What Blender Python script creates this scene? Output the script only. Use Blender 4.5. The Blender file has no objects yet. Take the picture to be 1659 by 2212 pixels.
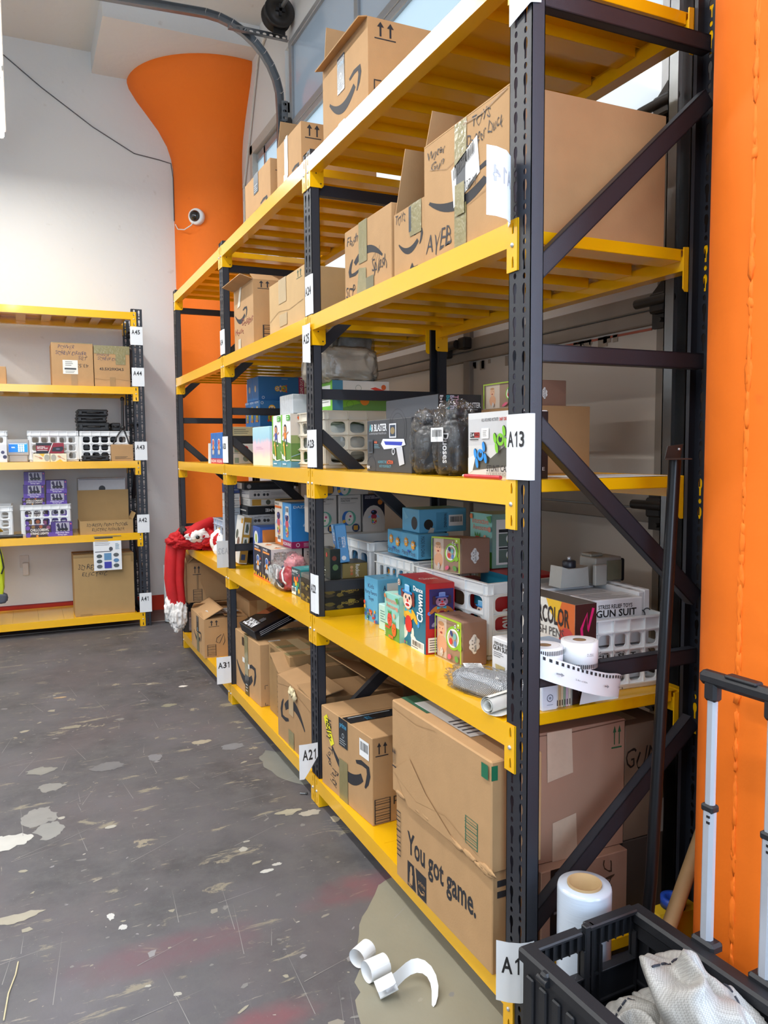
import bpy, math, random
from mathutils import Vector, Matrix, noise, geometry
S = bpy.context.scene
COL = S.collection
PI = math.pi
R = math.radians

# ------------------------------------------------------------------ camera
cam_d = bpy.data.cameras.new('camera')
cam = bpy.data.objects.new('camera', cam_d)
COL.objects.link(cam)
rr = Vector((0.90845897, -0.41790852, -0.00740082))
uu = Vector((0.03954236, 0.06830412, 0.99688061))
ff = Vector((0.4160994, 0.90591777, -0.07857658))
cam.matrix_world = Matrix(((rr.x, uu.x, -ff.x, -1.1029), (rr.y, uu.y, -ff.y, 0.0),
                           (rr.z, uu.z, -ff.z, 1.5166), (0, 0, 0, 1)))
cam_d.sensor_fit = 'HORIZONTAL'
cam_d.sensor_width = 36.0
cam_d.lens = 1709.19 / 1659 * 36
cam_d.clip_start = 0.02
S.camera = cam

# ------------------------------------------------------------------ world, lights, exposure
S.view_settings.view_transform = 'Standard'
S.view_settings.look = 'None'
S.view_settings.gamma = 1
S.view_settings.use_curve_mapping = False
S.view_settings.exposure = 0.36
S.cycles.use_denoising = True
S.cycles.max_bounces = 7
S.cycles.diffuse_bounces = 4
S.cycles.glossy_bounces = 3
S.cycles.transmission_bounces = 6
S.cycles.transparent_max_bounces = 10
S.cycles.caustics_reflective = False
S.cycles.caustics_refractive = False
S.cycles.sample_clamp_indirect = 4.0
w = bpy.data.worlds.new('daylight')
S.world = w
w.use_nodes = True
nt = w.node_tree
bg = nt.nodes['Background']
sky = nt.nodes.new('ShaderNodeTexSky')
sky.sky_type = 'HOSEK_WILKIE'
sky.turbidity = 6
sky.sun_direction = (-0.3, -0.5, 0.8)
mixn = nt.nodes.new('ShaderNodeMix')
mixn.data_type = 'RGBA'
mixn.inputs[0].default_value = 0.92
mixn.inputs[7].default_value = (0.87, 0.94, 1.0, 1)
nt.links.new(sky.outputs[0], mixn.inputs[6])
nt.links.new(mixn.outputs[2], bg.inputs[0])
bg.inputs[1].default_value = 1.35

def area(name, loc, rot, sx, sy, power, color):
    d = bpy.data.lights.new(name, 'AREA')
    d.shape = 'RECTANGLE'
    d.size = sx
    d.size_y = sy
    d.energy = power
    d.color = color
    o = bpy.data.objects.new(name, d)
    o.location = loc
    o.rotation_euler = rot
    COL.objects.link(o)
    return o
WARM = (1.0, 0.98, 0.94)
for lx, ly, pw in ((-1.12, 5.2, 62), (-1.12, 1.0, 62), (-3.3, 5.2, 70), (-3.3, 0.6, 70), (-5.4, 3.0, 70)):
    area('tube_light', (lx, ly, 3.93), (0, 0, 0), 0.09, 3.4, pw, WARM)
area('doorway_daylight', (1.15, -1.7, 2.2), (0, R(90), 0), 2.4, 3.6, 300, (0.55, 0.74, 1.0))
area('far_doorway_daylight', (-2.0, -4.9, 2.2), (R(90), 0, 0), 2.8, 3.4, 150, (0.60, 0.77, 1.0))

# ------------------------------------------------------------------ materials
_m = {}
def lin(h):
    h = h.lstrip('#')
    if len(h) == 3:
        h = ''.join(x * 2 for x in h)
    c = [int(h[i:i + 2], 16) / 255 for i in (0, 2, 4)]
    return [x / 12.92 if x <= 0.04045 else ((x + 0.055) / 1.055) ** 2.4 for x in c]
def M(hexc, rough=0.5, metal=0.0, var=0.06, scale=40.0, bump=0.0, coat=0.0, key=None, trans=0.0, alpha=1.0, emit=0.0, bscale=None, stretch=None):
    k = key or (hexc, rough, metal, var, scale, bump, coat, trans, alpha, emit)
    if k in _m:
        return _m[k]
    m = bpy.data.materials.new('mat_' + (key or hexc.strip('#')))
    m.use_nodes = True
    n = m.node_tree.nodes
    l = m.node_tree.links
    b = n['Principled BSDF']
    c = lin(hexc)
    b.inputs['Roughness'].default_value = rough
    b.inputs['Metallic'].default_value = metal
    if coat:
        b.inputs['Coat Weight'].default_value = coat
        b.inputs['Coat Roughness'].default_value = 0.07
    if trans:
        b.inputs['Transmission Weight'].default_value = trans
    if alpha < 1:
        b.inputs['Alpha'].default_value = alpha
    if emit:
        b.inputs['Emission Color'].default_value = (*c, 1)
        b.inputs['Emission Strength'].default_value = emit
    tc = n.new('ShaderNodeTexCoord')
    ns = n.new('ShaderNodeTexNoise')
    ns.inputs['Scale'].default_value = scale
    ns.inputs['Detail'].default_value = 3
    src = tc.outputs['Object']
    if stretch:
        mp = n.new('ShaderNodeMapping')
        mp.inputs['Scale'].default_value = stretch
        l.new(src, mp.inputs[0])
        src = mp.outputs[0]
    l.new(src, ns.inputs['Vector'])
    mx = n.new('ShaderNodeMix')
    mx.data_type = 'RGBA'
    mx.inputs[6].default_value = (*[x * (1 - var) for x in c], 1)
    mx.inputs[7].default_value = (*[min(1, x * (1 + var)) for x in c], 1)
    l.new(ns.outputs['Fac'], mx.inputs[0])
    l.new(mx.outputs[2], b.inputs['Base Color'])
    if bump:
        nb = ns
        if bscale:
            nb = n.new('ShaderNodeTexNoise')
            nb.inputs['Scale'].default_value = bscale
            nb.inputs['Detail'].default_value = 4
            l.new(src, nb.inputs['Vector'])
        bp = n.new('ShaderNodeBump')
        bp.inputs['Strength'].default_value = bump
        bp.inputs['Distance'].default_value = 0.004
        l.new(nb.outputs['Fac'], bp.inputs['Height'])
        l.new(bp.outputs[0], b.inputs['Normal'])
    _m[k] = m
    return m

YEL = M('#F0B507', 0.26, var=0.03, scale=6, coat=0.4, key='yellow_powder_coat')
BLK = M('#22252D', 0.45, var=0.08, scale=300, bump=0.12, key='black_powder_coat', bscale=900)
CARD = M('#B38D62', 0.85, var=0.10, scale=14, bump=0.10, key='cardboard', bscale=160)
CARD2 = M('#A8835A', 0.85, var=0.10, scale=14, bump=0.12, key='cardboard_dull', bscale=160)
CARD3 = M('#A57E68', 0.85, var=0.08, scale=10, bump=0.08, key='cardboard_pinkish', bscale=160)
CARDIN = M('#8F6E4B', 0.9, var=0.08, scale=20, key='cardboard_inside')
INK = M('#25252A', 0.7, key='print_ink')
PEN = M('#2B2A30', 0.6, key='marker_ink')
PAPER = M('#E6E8EA', 0.75, var=0.02, key='white_paper')
PAPERB = M('#C9CBCB', 0.8, var=0.02, key='paper_back')
WPL = M('#E4E6E6', 0.38, var=0.03, scale=8, key='white_plastic')
CPL = M('#DDD6C6', 0.42, var=0.03, scale=8, key='cream_plastic')
KPL = M('#191A1E', 0.48, var=0.15, scale=30, bump=0.1, key='black_plastic', bscale=400)
TAPE = M('#8C835C', 0.18, var=0.18, scale=30, bump=0.5, key='brown_tape', bscale=60)
TAPEP = M('#B9A27C', 0.35, var=0.06, key='paper_tape')
TAPEK = M('#20262B', 0.25, var=0.2, scale=30, bump=0.4, key='black_tape', bscale=60)
GALV = M('#8B8E90', 0.38, metal=0.85, var=0.12, scale=20, key='galvanised_steel')
ALU = M('#B9BDC2', 0.35, metal=0.7, var=0.04, key='aluminium')
BOLT = M('#C9CACB', 0.3, metal=0.6, key='bolt')
DARK = M('#131316', 0.7, key='dark_rubber')

def wall_mat(name, hexc, stain, sc=1.3):
    m = bpy.data.materials.new(name)
    m.use_nodes = True
    n = m.node_tree.nodes
    l = m.node_tree.links
    b = n['Principled BSDF']
    b.inputs['Roughness'].default_value = 0.72
    tc = n.new('ShaderNodeTexCoord')
    n1 = n.new('ShaderNodeTexNoise')
    n1.inputs['Scale'].default_value = sc
    n1.inputs['Detail'].default_value = 8
    n2 = n.new('ShaderNodeTexNoise')
    n2.inputs['Scale'].default_value = 9
    n2.inputs['Detail'].default_value = 6
    rp = n.new('ShaderNodeValToRGB')
    rp.color_ramp.elements[0].position = 0.70
    rp.color_ramp.elements[1].position = 0.76
    mx = n.new('ShaderNodeMix')
    mx.data_type = 'RGBA'
    c = lin(hexc)
    mx.inputs[6].default_value = (*[x * 0.95 for x in c], 1)
    mx.inputs[7].default_value = (*c, 1)
    m2 = n.new('ShaderNodeMix')
    m2.data_type = 'RGBA'
    m2.inputs[7].default_value = (*lin(stain), 1)
    for q in (n1, n2):
        l.new(tc.outputs['Object'], q.inputs['Vector'])
    l.new(n1.outputs['Fac'], mx.inputs[0])
    l.new(n2.outputs['Fac'], rp.inputs[0])
    l.new(rp.outputs[0], m2.inputs[0])
    l.new(mx.outputs[2], m2.inputs[6])
    l.new(m2.outputs[2], b.inputs['Base Color'])
    n3 = n.new('ShaderNodeTexNoise')
    n3.inputs['Scale'].default_value = 14
    n3.inputs['Detail'].default_value = 8
    bp = n.new('ShaderNodeBump')
    bp.inputs['Strength'].default_value = 0.25
    bp.inputs['Distance'].default_value = 0.012
    l.new(tc.outputs['Object'], n3.inputs['Vector'])
    l.new(n3.outputs['Fac'], bp.inputs['Height'])
    l.new(bp.outputs[0], b.inputs['Normal'])
    return m
WALL = wall_mat('painted_plaster', '#DDDDDB', '#CECCC8')
ORANGE = wall_mat('orange_paint', '#F5760A', '#EC6E0A', 2.0)

def floor_mat():
    m = bpy.data.materials.new('worn_painted_concrete')
    m.use_nodes = True
    n = m.node_tree.nodes
    l = m.node_tree.links
    b = n['Principled BSDF']
    tc = n.new('ShaderNodeTexCoord')
    def noise_(sc, det=6, stretch=None, rough=0.6, dist=0.0):
        q = n.new('ShaderNodeTexNoise')
        q.inputs['Scale'].default_value = sc
        q.inputs['Detail'].default_value = det
        q.inputs['Roughness'].default_value = rough
        q.inputs['Distortion'].default_value = dist
        s_ = tc.outputs['Object']
        if stretch:
            mp = n.new('ShaderNodeMapping')
            mp.inputs['Scale'].default_value = stretch[:3]
            mp.inputs['Rotation'].default_value = (0, 0, stretch[3])
            l.new(s_, mp.inputs[0])
            s_ = mp.outputs[0]
        l.new(s_, q.inputs['Vector'])
        return q.outputs['Fac']
    def ramp(src, a, bb):
        r_ = n.new('ShaderNodeValToRGB')
        r_.color_ramp.elements[0].position = a
        r_.color_ramp.elements[1].position = bb
        l.new(src, r_.inputs[0])
        return r_.outputs[0]
    def mix(fac, a, bb):
        x = n.new('ShaderNodeMix')
        x.data_type = 'RGBA'
        l.new(fac, x.inputs[0])
        if isinstance(a, str):
            x.inputs[6].default_value = (*lin(a), 1)
        else:
            l.new(a, x.inputs[6])
        if isinstance(bb, str):
            x.inputs[7].default_value = (*lin(bb), 1)
        else:
            l.new(bb, x.inputs[7])
        return x.outputs[2]
    col = mix(ramp(noise_(1.6, 8), 0.35, 0.65), '#434244', '#625F63')
    col = mix(ramp(noise_(9, 9, None, 0.72), 0.42, 0.66), col, '#5C5A5B')
    col = mix(ramp(noise_(0.9, 5, None, 0.6, 0.5), 0.52, 0.72), col, '#605759')
    col = mix(ramp(noise_(5, 9, (0.8, 2.6, 1, 0.5), 0.7, 0.6), 0.60, 0.635), col, '#857E6E')
    col = mix(ramp(noise_(3, 9, (1.2, 1, 1, 0.2), 0.65, 0.3), 0.655, 0.67), col, '#8E8674')
    col = mix(ramp(noise_(24, 9, (0.25, 2.2, 1, 0.4), 0.7), 0.635, 0.69), col, '#A79F8E')
    col = mix(ramp(noise_(24, 9, (2.2, 0.2, 1, 0.1), 0.7), 0.66, 0.71), col, '#9C9689')
    col = mix(ramp(noise_(70, 4), 0.70, 0.73), col, '#B9B4A8')
    for (sx_, sy_, rad_, cc_, st_) in ((0.0, 2.43, 0.34, '#7A4850', (1.0, 3.2)), (-0.75, 2.36, 0.35, '#6B4A52', (1.0, 3.0)), (-0.55, 1.95, 0.16, '#83434B', (1.0, 2.2))):
        vm = n.new('ShaderNodeVectorMath')
        vm.operation = 'SUBTRACT'
        vm.inputs[1].default_value = (sx_, sy_, 0)
        l.new(tc.outputs['Object'], vm.inputs[0])
        v2 = n.new('ShaderNodeVectorMath')
        v2.operation = 'MULTIPLY'
        v2.inputs[1].default_value = (st_[0], st_[1], 0)
        l.new(vm.outputs[0], v2.inputs[0])
        v3 = n.new('ShaderNodeVectorMath')
        v3.operation = 'LENGTH'
        l.new(v2.outputs[0], v3.inputs[0])
        ma = n.new('ShaderNodeMath')
        ma.operation = 'MULTIPLY_ADD'
        l.new(noise_(7, 6), ma.inputs[0])
        ma.inputs[1].default_value = rad_
        l.new(v3.outputs['Value'], ma.inputs[2])
        col = mix(ramp(ma.outputs[0], rad_ * 0.9, rad_ * 1.5), mix(noise_(12, 5), col, cc_), col)
    l.new(col, b.inputs['Base Color'])
    mr = n.new('ShaderNodeMapRange')
    mr.inputs['To Min'].default_value = 0.42
    mr.inputs['To Max'].default_value = 0.68
    l.new(noise_(6, 6), mr.inputs[0])
    l.new(mr.outputs[0], b.inputs['Roughness'])
    bp = n.new('ShaderNodeBump')
    bp.inputs['Strength'].default_value = 0.18
    bp.inputs['Distance'].default_value = 0.004
    l.new(noise_(40, 8), bp.inputs['Height'])
    l.new(bp.outputs[0], b.inputs['Normal'])
    return m
FLOOR = floor_mat()

def frosted(name, hexc, mixf=0.25):
    m = bpy.data.materials.new(name)
    m.use_nodes = True
    n = m.node_tree.nodes
    l = m.node_tree.links
    out = n['Material Output']
    n.remove(n['Principled BSDF'])
    t = n.new('ShaderNodeBsdfTranslucent')
    t.inputs[0].default_value = (*lin(hexc), 1)
    g = n.new('ShaderNodeBsdfGlossy')
    g.inputs['Roughness'].default_value = 0.12
    tc = n.new('ShaderNodeTexCoord')
    v = n.new('ShaderNodeTexNoise')
    v.inputs['Scale'].default_value = 120
    l.new(tc.outputs['Object'], v.inputs['Vector'])
    bp = n.new('ShaderNodeBump')
    bp.inputs['Strength'].default_value = 0.15
    l.new(v.outputs['Fac'], bp.inputs['Height'])
    l.new(bp.outputs[0], t.inputs['Normal'])
    fr = n.new('ShaderNodeFresnel')
    fr.inputs[0].default_value = 1.45
    mx = n.new('ShaderNodeMixShader')
    mx.inputs[0].default_value = mixf
    l.new(t.outputs[0], mx.inputs[1])
    l.new(g.outputs[0], mx.inputs[2])
    l.new(mx.outputs[0], out.inputs[0])
    return m
GLASS_B = frosted('frosted_glass_blue', '#E2EEF4', 0.12)
GLASS_G = frosted('frosted_glass_grey', '#C6CCD2', 0.28)
GLASS_W = frosted('white_translucent_panel', '#F2F4F4', 0.05)

def film(name, hexc, alpha, rough=0.12, bump=0.6, sc=25):
    m = M(hexc, rough, var=0.05, scale=sc, bump=bump, key=name, alpha=alpha, bscale=sc)
    return m
def clear_film(name, tint, base, sc):
    m = bpy.data.materials.new(name)
    m.use_nodes = True
    n = m.node_tree.nodes
    l = m.node_tree.links
    out = n['Material Output']
    n.remove(n['Principled BSDF'])
    tr = n.new('ShaderNodeBsdfTransparent')
    tr.inputs[0].default_value = (.97, .97, .97, 1)
    g = n.new('ShaderNodeBsdfGlossy')
    g.inputs['Roughness'].default_value = 0.10
    d = n.new('ShaderNodeBsdfDiffuse')
    d.inputs[0].default_value = (*lin(tint), 1)
    tc = n.new('ShaderNodeTexCoord')
    v = n.new('ShaderNodeTexNoise')
    v.inputs['Scale'].default_value = sc
    v.inputs['Detail'].default_value = 3
    v.inputs['Distortion'].default_value = 1.5
    l.new(tc.outputs['Object'], v.inputs['Vector'])
    bp = n.new('ShaderNodeBump')
    bp.inputs['Strength'].default_value = 0.9
    bp.inputs['Distance'].default_value = 0.012
    l.new(v.outputs['Fac'], bp.inputs['Height'])
    l.new(bp.outputs[0], g.inputs['Normal'])
    lw = n.new('ShaderNodeLayerWeight')
    lw.inputs[0].default_value = 0.25
    l.new(bp.outputs[0], lw.inputs[1])
    m1 = n.new('ShaderNodeMixShader')
    m1.inputs[0].default_value = base
    l.new(tr.outputs[0], m1.inputs[1])
    l.new(d.outputs[0], m1.inputs[2])
    mr = n.new('ShaderNodeMapRange')
    mr.inputs['To Min'].default_value = 0.035
    mr.inputs['To Max'].default_value = 0.42
    l.new(lw.outputs['Fresnel'], mr.inputs[0])
    m2 = n.new('ShaderNodeMixShader')
    l.new(mr.outputs[0], m2.inputs[0])
    l.new(m1.outputs[0], m2.inputs[1])
    l.new(g.outputs[0], m2.inputs[2])
    l.new(m2.outputs[0], out.inputs[0])
    return m
CLEAR = clear_film('clear_plastic_film', '#E8EAEA', 0.015, 30)
CLEARC = film('clear_plastic_case', '#8E8A80', 0.45, 0.1, 0.05, 10)
MILKY = film('milky_plastic_film', '#DDE2E2', 0.55, 0.2, 0.8, 40)
def woven(name, c1, c2, sx, sy):
    m = bpy.data.materials.new(name)
    m.use_nodes = True
    n = m.node_tree.nodes
    l = m.node_tree.links
    b = n['Principled BSDF']
    b.inputs['Roughness'].default_value = 0.4
    tc = n.new('ShaderNodeTexCoord')
    ck = n.new('ShaderNodeTexChecker')
    mp = n.new('ShaderNodeMapping')
    mp.inputs['Scale'].default_value = (sx, sy, sx)
    ck.inputs['Scale'].default_value = 1.0
    ck.inputs[1].default_value = (*lin(c1), 1)
    ck.inputs[2].default_value = (*lin(c2), 1)
    l.new(tc.outputs['Object'], mp.inputs[0])
    l.new(mp.outputs[0], ck.inputs[0])
    l.new(ck.outputs[0], b.inputs['Base Color'])
    bp = n.new('ShaderNodeBump')
    bp.inputs['Strength'].default_value = 0.3
    bp.inputs['Distance'].default_value = 0.002
    l.new(ck.outputs[1], bp.inputs['Height'])
    l.new(bp.outputs[0], b.inputs['Normal'])
    return m
SACK = woven('woven_polypropylene', '#A5A39E', '#8E8C88', 300, 300)
MESHB = woven('silver_mesh', '#C7CBD0', '#4A4E55', 330, 330)
CAMO = None

# ------------------------------------------------------------------ mesh builder
class MB:
    def __init__(s):
        s.v = []
        s.f = []
        s.m = []
        s.sm = []
        s.mats = []
    def mi(s, m):
        if m not in s.mats:
            s.mats.append(m)
        return s.mats.index(m)
    def add(s, vs, fs, m, smooth=False):
        o = len(s.v)
        s.v += [tuple(x) for x in vs]
        k = s.mi(m)
        for f in fs:
            s.f.append(tuple(i + o for i in f))
            s.m.append(k)
            s.sm.append(smooth)
    def box(s, a, b, m, r=0.0):
        x0, y0, z0 = (min(a[i], b[i]) for i in range(3))
        x1, y1, z1 = (max(a[i], b[i]) for i in range(3))
        if r <= 0:
            vs = [(x, y, z) for x in (x0, x1) for y in (y0, y1) for z in (z0, z1)]
            s.add(vs, [(0, 1, 3, 2), (4, 6, 7, 5), (0, 4, 5, 1), (2, 3, 7, 6), (0, 2, 6, 4), (1, 5, 7, 3)], m)
            return
        r = min(r, (x1 - x0) * .45, (y1 - y0) * .45, (z1 - z0) * .45)
        lo, hi = (x0, y0, z0), (x1, y1, z1)
        vs = []
        idx = {}
        for c in range(8):
            bits = (c & 1, c >> 1 & 1, c >> 2 & 1)
            for ax in range(3):
                p = []
                for i in range(3):
                    base = hi[i] if bits[i] else lo[i]
                    if i != ax:
                        base += -r if bits[i] else r
                    p.append(base)
                idx[(c, ax)] = len(vs)
                vs.append(p)
        fs = []
        for ax in range(3):
            o = [i for i in range(3) if i != ax]
            for sd in (0, 1):
                q = []
                for ba, bb in ((0, 0), (1, 0), (1, 1), (0, 1)):
                    c = (sd << ax) | (ba << o[0]) | (bb << o[1])
                    q.append(idx[(c, ax)])
                fs.append(q)
            for ba in (0, 1):
                for bb in (0, 1):
                    c0 = (ba << o[0]) | (bb << o[1])
                    c1 = c0 | (1 << ax)
                    fs.append([idx[(c0, o[0])], idx[(c1, o[0])], idx[(c1, o[1])], idx[(c0, o[1])]])
        for c in range(8):
            fs.append([idx[(c, 0)], idx[(c, 1)], idx[(c, 2)]])
        cen = Vector(((x0 + x1) / 2, (y0 + y1) / 2, (z0 + z1) / 2))
        out = []
        for f in fs:
            p = [Vector(vs[i]) for i in f]
            nn = (p[1] - p[0]).cross(p[2] - p[0])
            fc = sum(p, Vector()) / len(p)
            out.append(tuple(f) if nn.dot(fc - cen) > 0 else tuple(reversed(f)))
        s.add(vs, out, m)
    def tube(s, pts, r, m, n=10, cap=True, smooth=True, rads=None):
        pts = [Vector(p) for p in pts]
        rings = []
        a = None
        for i, p in enumerate(pts):
            t = (pts[min(i + 1, len(pts) - 1)] - pts[max(i - 1, 0)]).normalized()
            if a is None:
                a = t.cross(Vector((0, 0, 1)))
                if a.length < 1e-3:
                    a = t.cross(Vector((1, 0, 0)))
            else:
                a = a - t * a.dot(t)
            a.normalize()
            b = a.cross(t)
            q = rads[i] if rads else r
            rings.append([p + a * math.cos(2 * PI * k / n) * q + b * math.sin(2 * PI * k / n) * q for k in range(n)])
        vs = [v for rg in rings for v in rg]
        fs = []
        for i in range(len(pts) - 1):
            for k in range(n):
                fs.append((i * n + k, i * n + (k + 1) % n, (i + 1) * n + (k + 1) % n, (i + 1) * n + k))
        s.add(vs, fs, m, smooth)
        if cap:
            s.add(rings[0], [tuple(range(n))], m)
            s.add(rings[-1], [tuple(reversed(range(n)))], m)
    def lathe(s, prof, m, c=(0, 0, 0), n=32, smooth=True, axis='z'):
        vs = []
        for rd, h in prof:
            for k in range(n):
                a = 2 * PI * k / n
                if axis == 'z':
                    p = (c[0] + rd * math.cos(a), c[1] + rd * math.sin(a), c[2] + h)
                elif axis == 'y':
                    p = (c[0] + rd * math.cos(a), c[1] + h, c[2] + rd * math.sin(a))
                else:
                    p = (c[0] + h, c[1] + rd * math.cos(a), c[2] + rd * math.sin(a))
                vs.append(p)
        fs = []
        for i in range(len(prof) - 1):
            for k in range(n):
                fs.append((i * n + k, i * n + (k + 1) % n, (i + 1) * n + (k + 1) % n, (i + 1) * n + k))
        s.add(vs, fs, m, smooth)
    def prism(s, poly, ax, a, b, m):
        n = len(poly)
        def P(p, t):
            if ax == 'y':
                return (p[0], t, p[1])
            if ax == 'x':
                return (t, p[0], p[1])
            return (p[0], p[1], t)
        vs = [P(p, a) for p in poly] + [P(p, b) for p in poly]
        fs = [(i, (i + 1) % n, n + (i + 1) % n, n + i) for i in range(n)]
        tr = geometry.tessellate_polygon([[Vector((p[0], p[1], 0)) for p in poly]])
        fs += [tuple(t) for t in tr] + [tuple(n + i for i in reversed(t)) for t in tr]
        s.add(vs, fs, m)
    def blob(s, c, rad, m, seed=0, amp=0.15, freq=2.0, n=28, sharp=1.0, flat=None, ridge=False):
        vs = []
        fs = []
        off = Vector((seed * 3.1, seed * 1.7, seed * 2.3))
        for i in range(n + 1):
            th = PI * i / n
            for k in range(2 * n):
                ph = PI * k / n
                d = Vector((math.sin(th) * math.cos(ph), math.sin(th) * math.sin(ph), math.cos(th)))
                e = Vector([math.copysign(abs(x) ** sharp, x) for x in d])
                q = noise.fractal(d * freq + off, 0.9, 2.0, 4)
                if ridge:
                    q = 0.5 - abs(noise.fractal(d * freq + off, 0.9, 2.0, 4)) * 2
                k2 = 1 + amp * q
                p = Vector((e.x * rad[0] * k2 + c[0], e.y * rad[1] * k2 + c[1], e.z * rad[2] * k2 + c[2]))
                if flat is not None and p.z < flat:
                    p.z = flat + (p.z - flat) * 0.02
                vs.append(p)
        w2 = 2 * n
        for i in range(n):
            for k in range(w2):
                fs.append((i * w2 + k, (i + 1) * w2 + k, (i + 1) * w2 + (k + 1) % w2, i * w2 + (k + 1) % w2))
        s.add(vs, fs, m, True)
    def holed(s, O, U, V, w_, h_, hole, m, T=None, smooth_n=4):
        """one rectangular cell w_ x h_ with a polygonal hole (list of (u,v) fractions), thickness vector T"""
        hn = len(hole)
        cx = sum(p[0] for p in hole) / hn
        cy = sum(p[1] for p in hole) / hn
        outer = []
        for p in hole:
            dx, dy = p[0] - cx, p[1] - cy
            t = 1e9
            if dx > 1e-9:
                t = min(t, (1 - cx) / dx)
            if dx < -1e-9:
                t = min(t, (0 - cx) / dx)
            if dy > 1e-9:
                t = min(t, (1 - cy) / dy)
            if dy < -1e-9:
                t = min(t, (0 - cy) / dy)
            outer.append([cx + dx * t, cy + dy * t])
        for corner in ((0, 0), (1, 0), (1, 1), (0, 1)):
            j = min(range(hn), key=lambda i: (outer[i][0] - corner[0]) ** 2 + (outer[i][1] - corner[1]) ** 2)
            outer[j] = list(corner)
        W3 = lambda p: O + U * (p[0] * w_) + V * (p[1] * h_)
        ring = [W3(p) for p in outer] + [W3(p) for p in hole]
        fs = [(i, (i + 1) % hn, hn + (i + 1) % hn, hn + i) for i in range(hn)]
        s.add(ring, fs, m)
        if T is not None:
            s.add([p + T for p in ring], [tuple(reversed(f)) for f in fs], m)
            inn = [W3(p) for p in hole]
            s.add(inn + [p + T for p in inn], [(i, (i + 1) % hn, hn + (i + 1) % hn, hn + i) for i in range(hn)], m)
    def mesh(s, name):
        me = bpy.data.meshes.new(name)
        me.from_pydata(s.v, [], s.f)
        for m in s.mats:
            me.materials.append(m)
        me.polygons.foreach_set('material_index', s.m)
        me.polygons.foreach_set('use_smooth', s.sm)
        me.update()
        return me
    def build(s, name, parent=None, loc=None, rot=None):
        o = bpy.data.objects.new(name, s.mesh(name))
        COL.objects.link(o)
        if parent:
            o.parent = parent
        if loc:
            o.location = loc
        if rot:
            o.rotation_euler = rot
        return o

def tag(o, label, cat, group=None):
    o['label'] = label
    o['category'] = cat
    if group:
        o['group'] = group
    return o
def struct(o):
    o['kind'] = 'structure'
    return o
def empty(name, loc, rot=(0, 0, 0)):
    o = bpy.data.objects.new(name, None)
    COL.objects.link(o)
    o.location = loc
    o.rotation_euler = rot
    return o

# ------------------------------------------------------------------ lettering and print on faces
_tx = {}
def text_geo(t, bold=False, hand=False):
    k = (t, bold, hand)
    if k in _tx:
        return _tx[k]
    c = bpy.data.curves.new('t', 'FONT')
    c.body = t
    c.resolution_u = 2
    c.offset = 0.022 if bold else (-0.006 if hand else 0.0)
    if hand:
        c.shear = 0.25
    o = bpy.data.objects.new('t', c)
    me = o.to_mesh()
    vs = [(v.co.x, v.co.y) for v in me.vertices]
    fs = [tuple(p.vertices) for p in me.polygons]
    o.to_mesh_clear()
    bpy.data.objects.remove(o)
    bpy.data.curves.remove(c)
    if hand:
        vs = [(x + 0.05 * math.sin(y * 7 + x * 3), y + 0.10 * math.sin(x * 4.3) + 0.06 * math.sin(x * 9 + 1)) for x, y in vs]
    if not vs:
        _tx[k] = ([], [])
        return _tx[k]
    x0 = min(v[0] for v in vs); x1 = max(v[0] for v in vs)
    y0 = min(v[1] for v in vs); y1 = max(v[1] for v in vs)
    sx = max(x1 - x0, 1e-6); sy = max(y1 - y0, 1e-6)
    _tx[k] = ([((x - x0) / sx, (y - y0) / sy) for x, y in vs], fs)
    return _tx[k]

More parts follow.
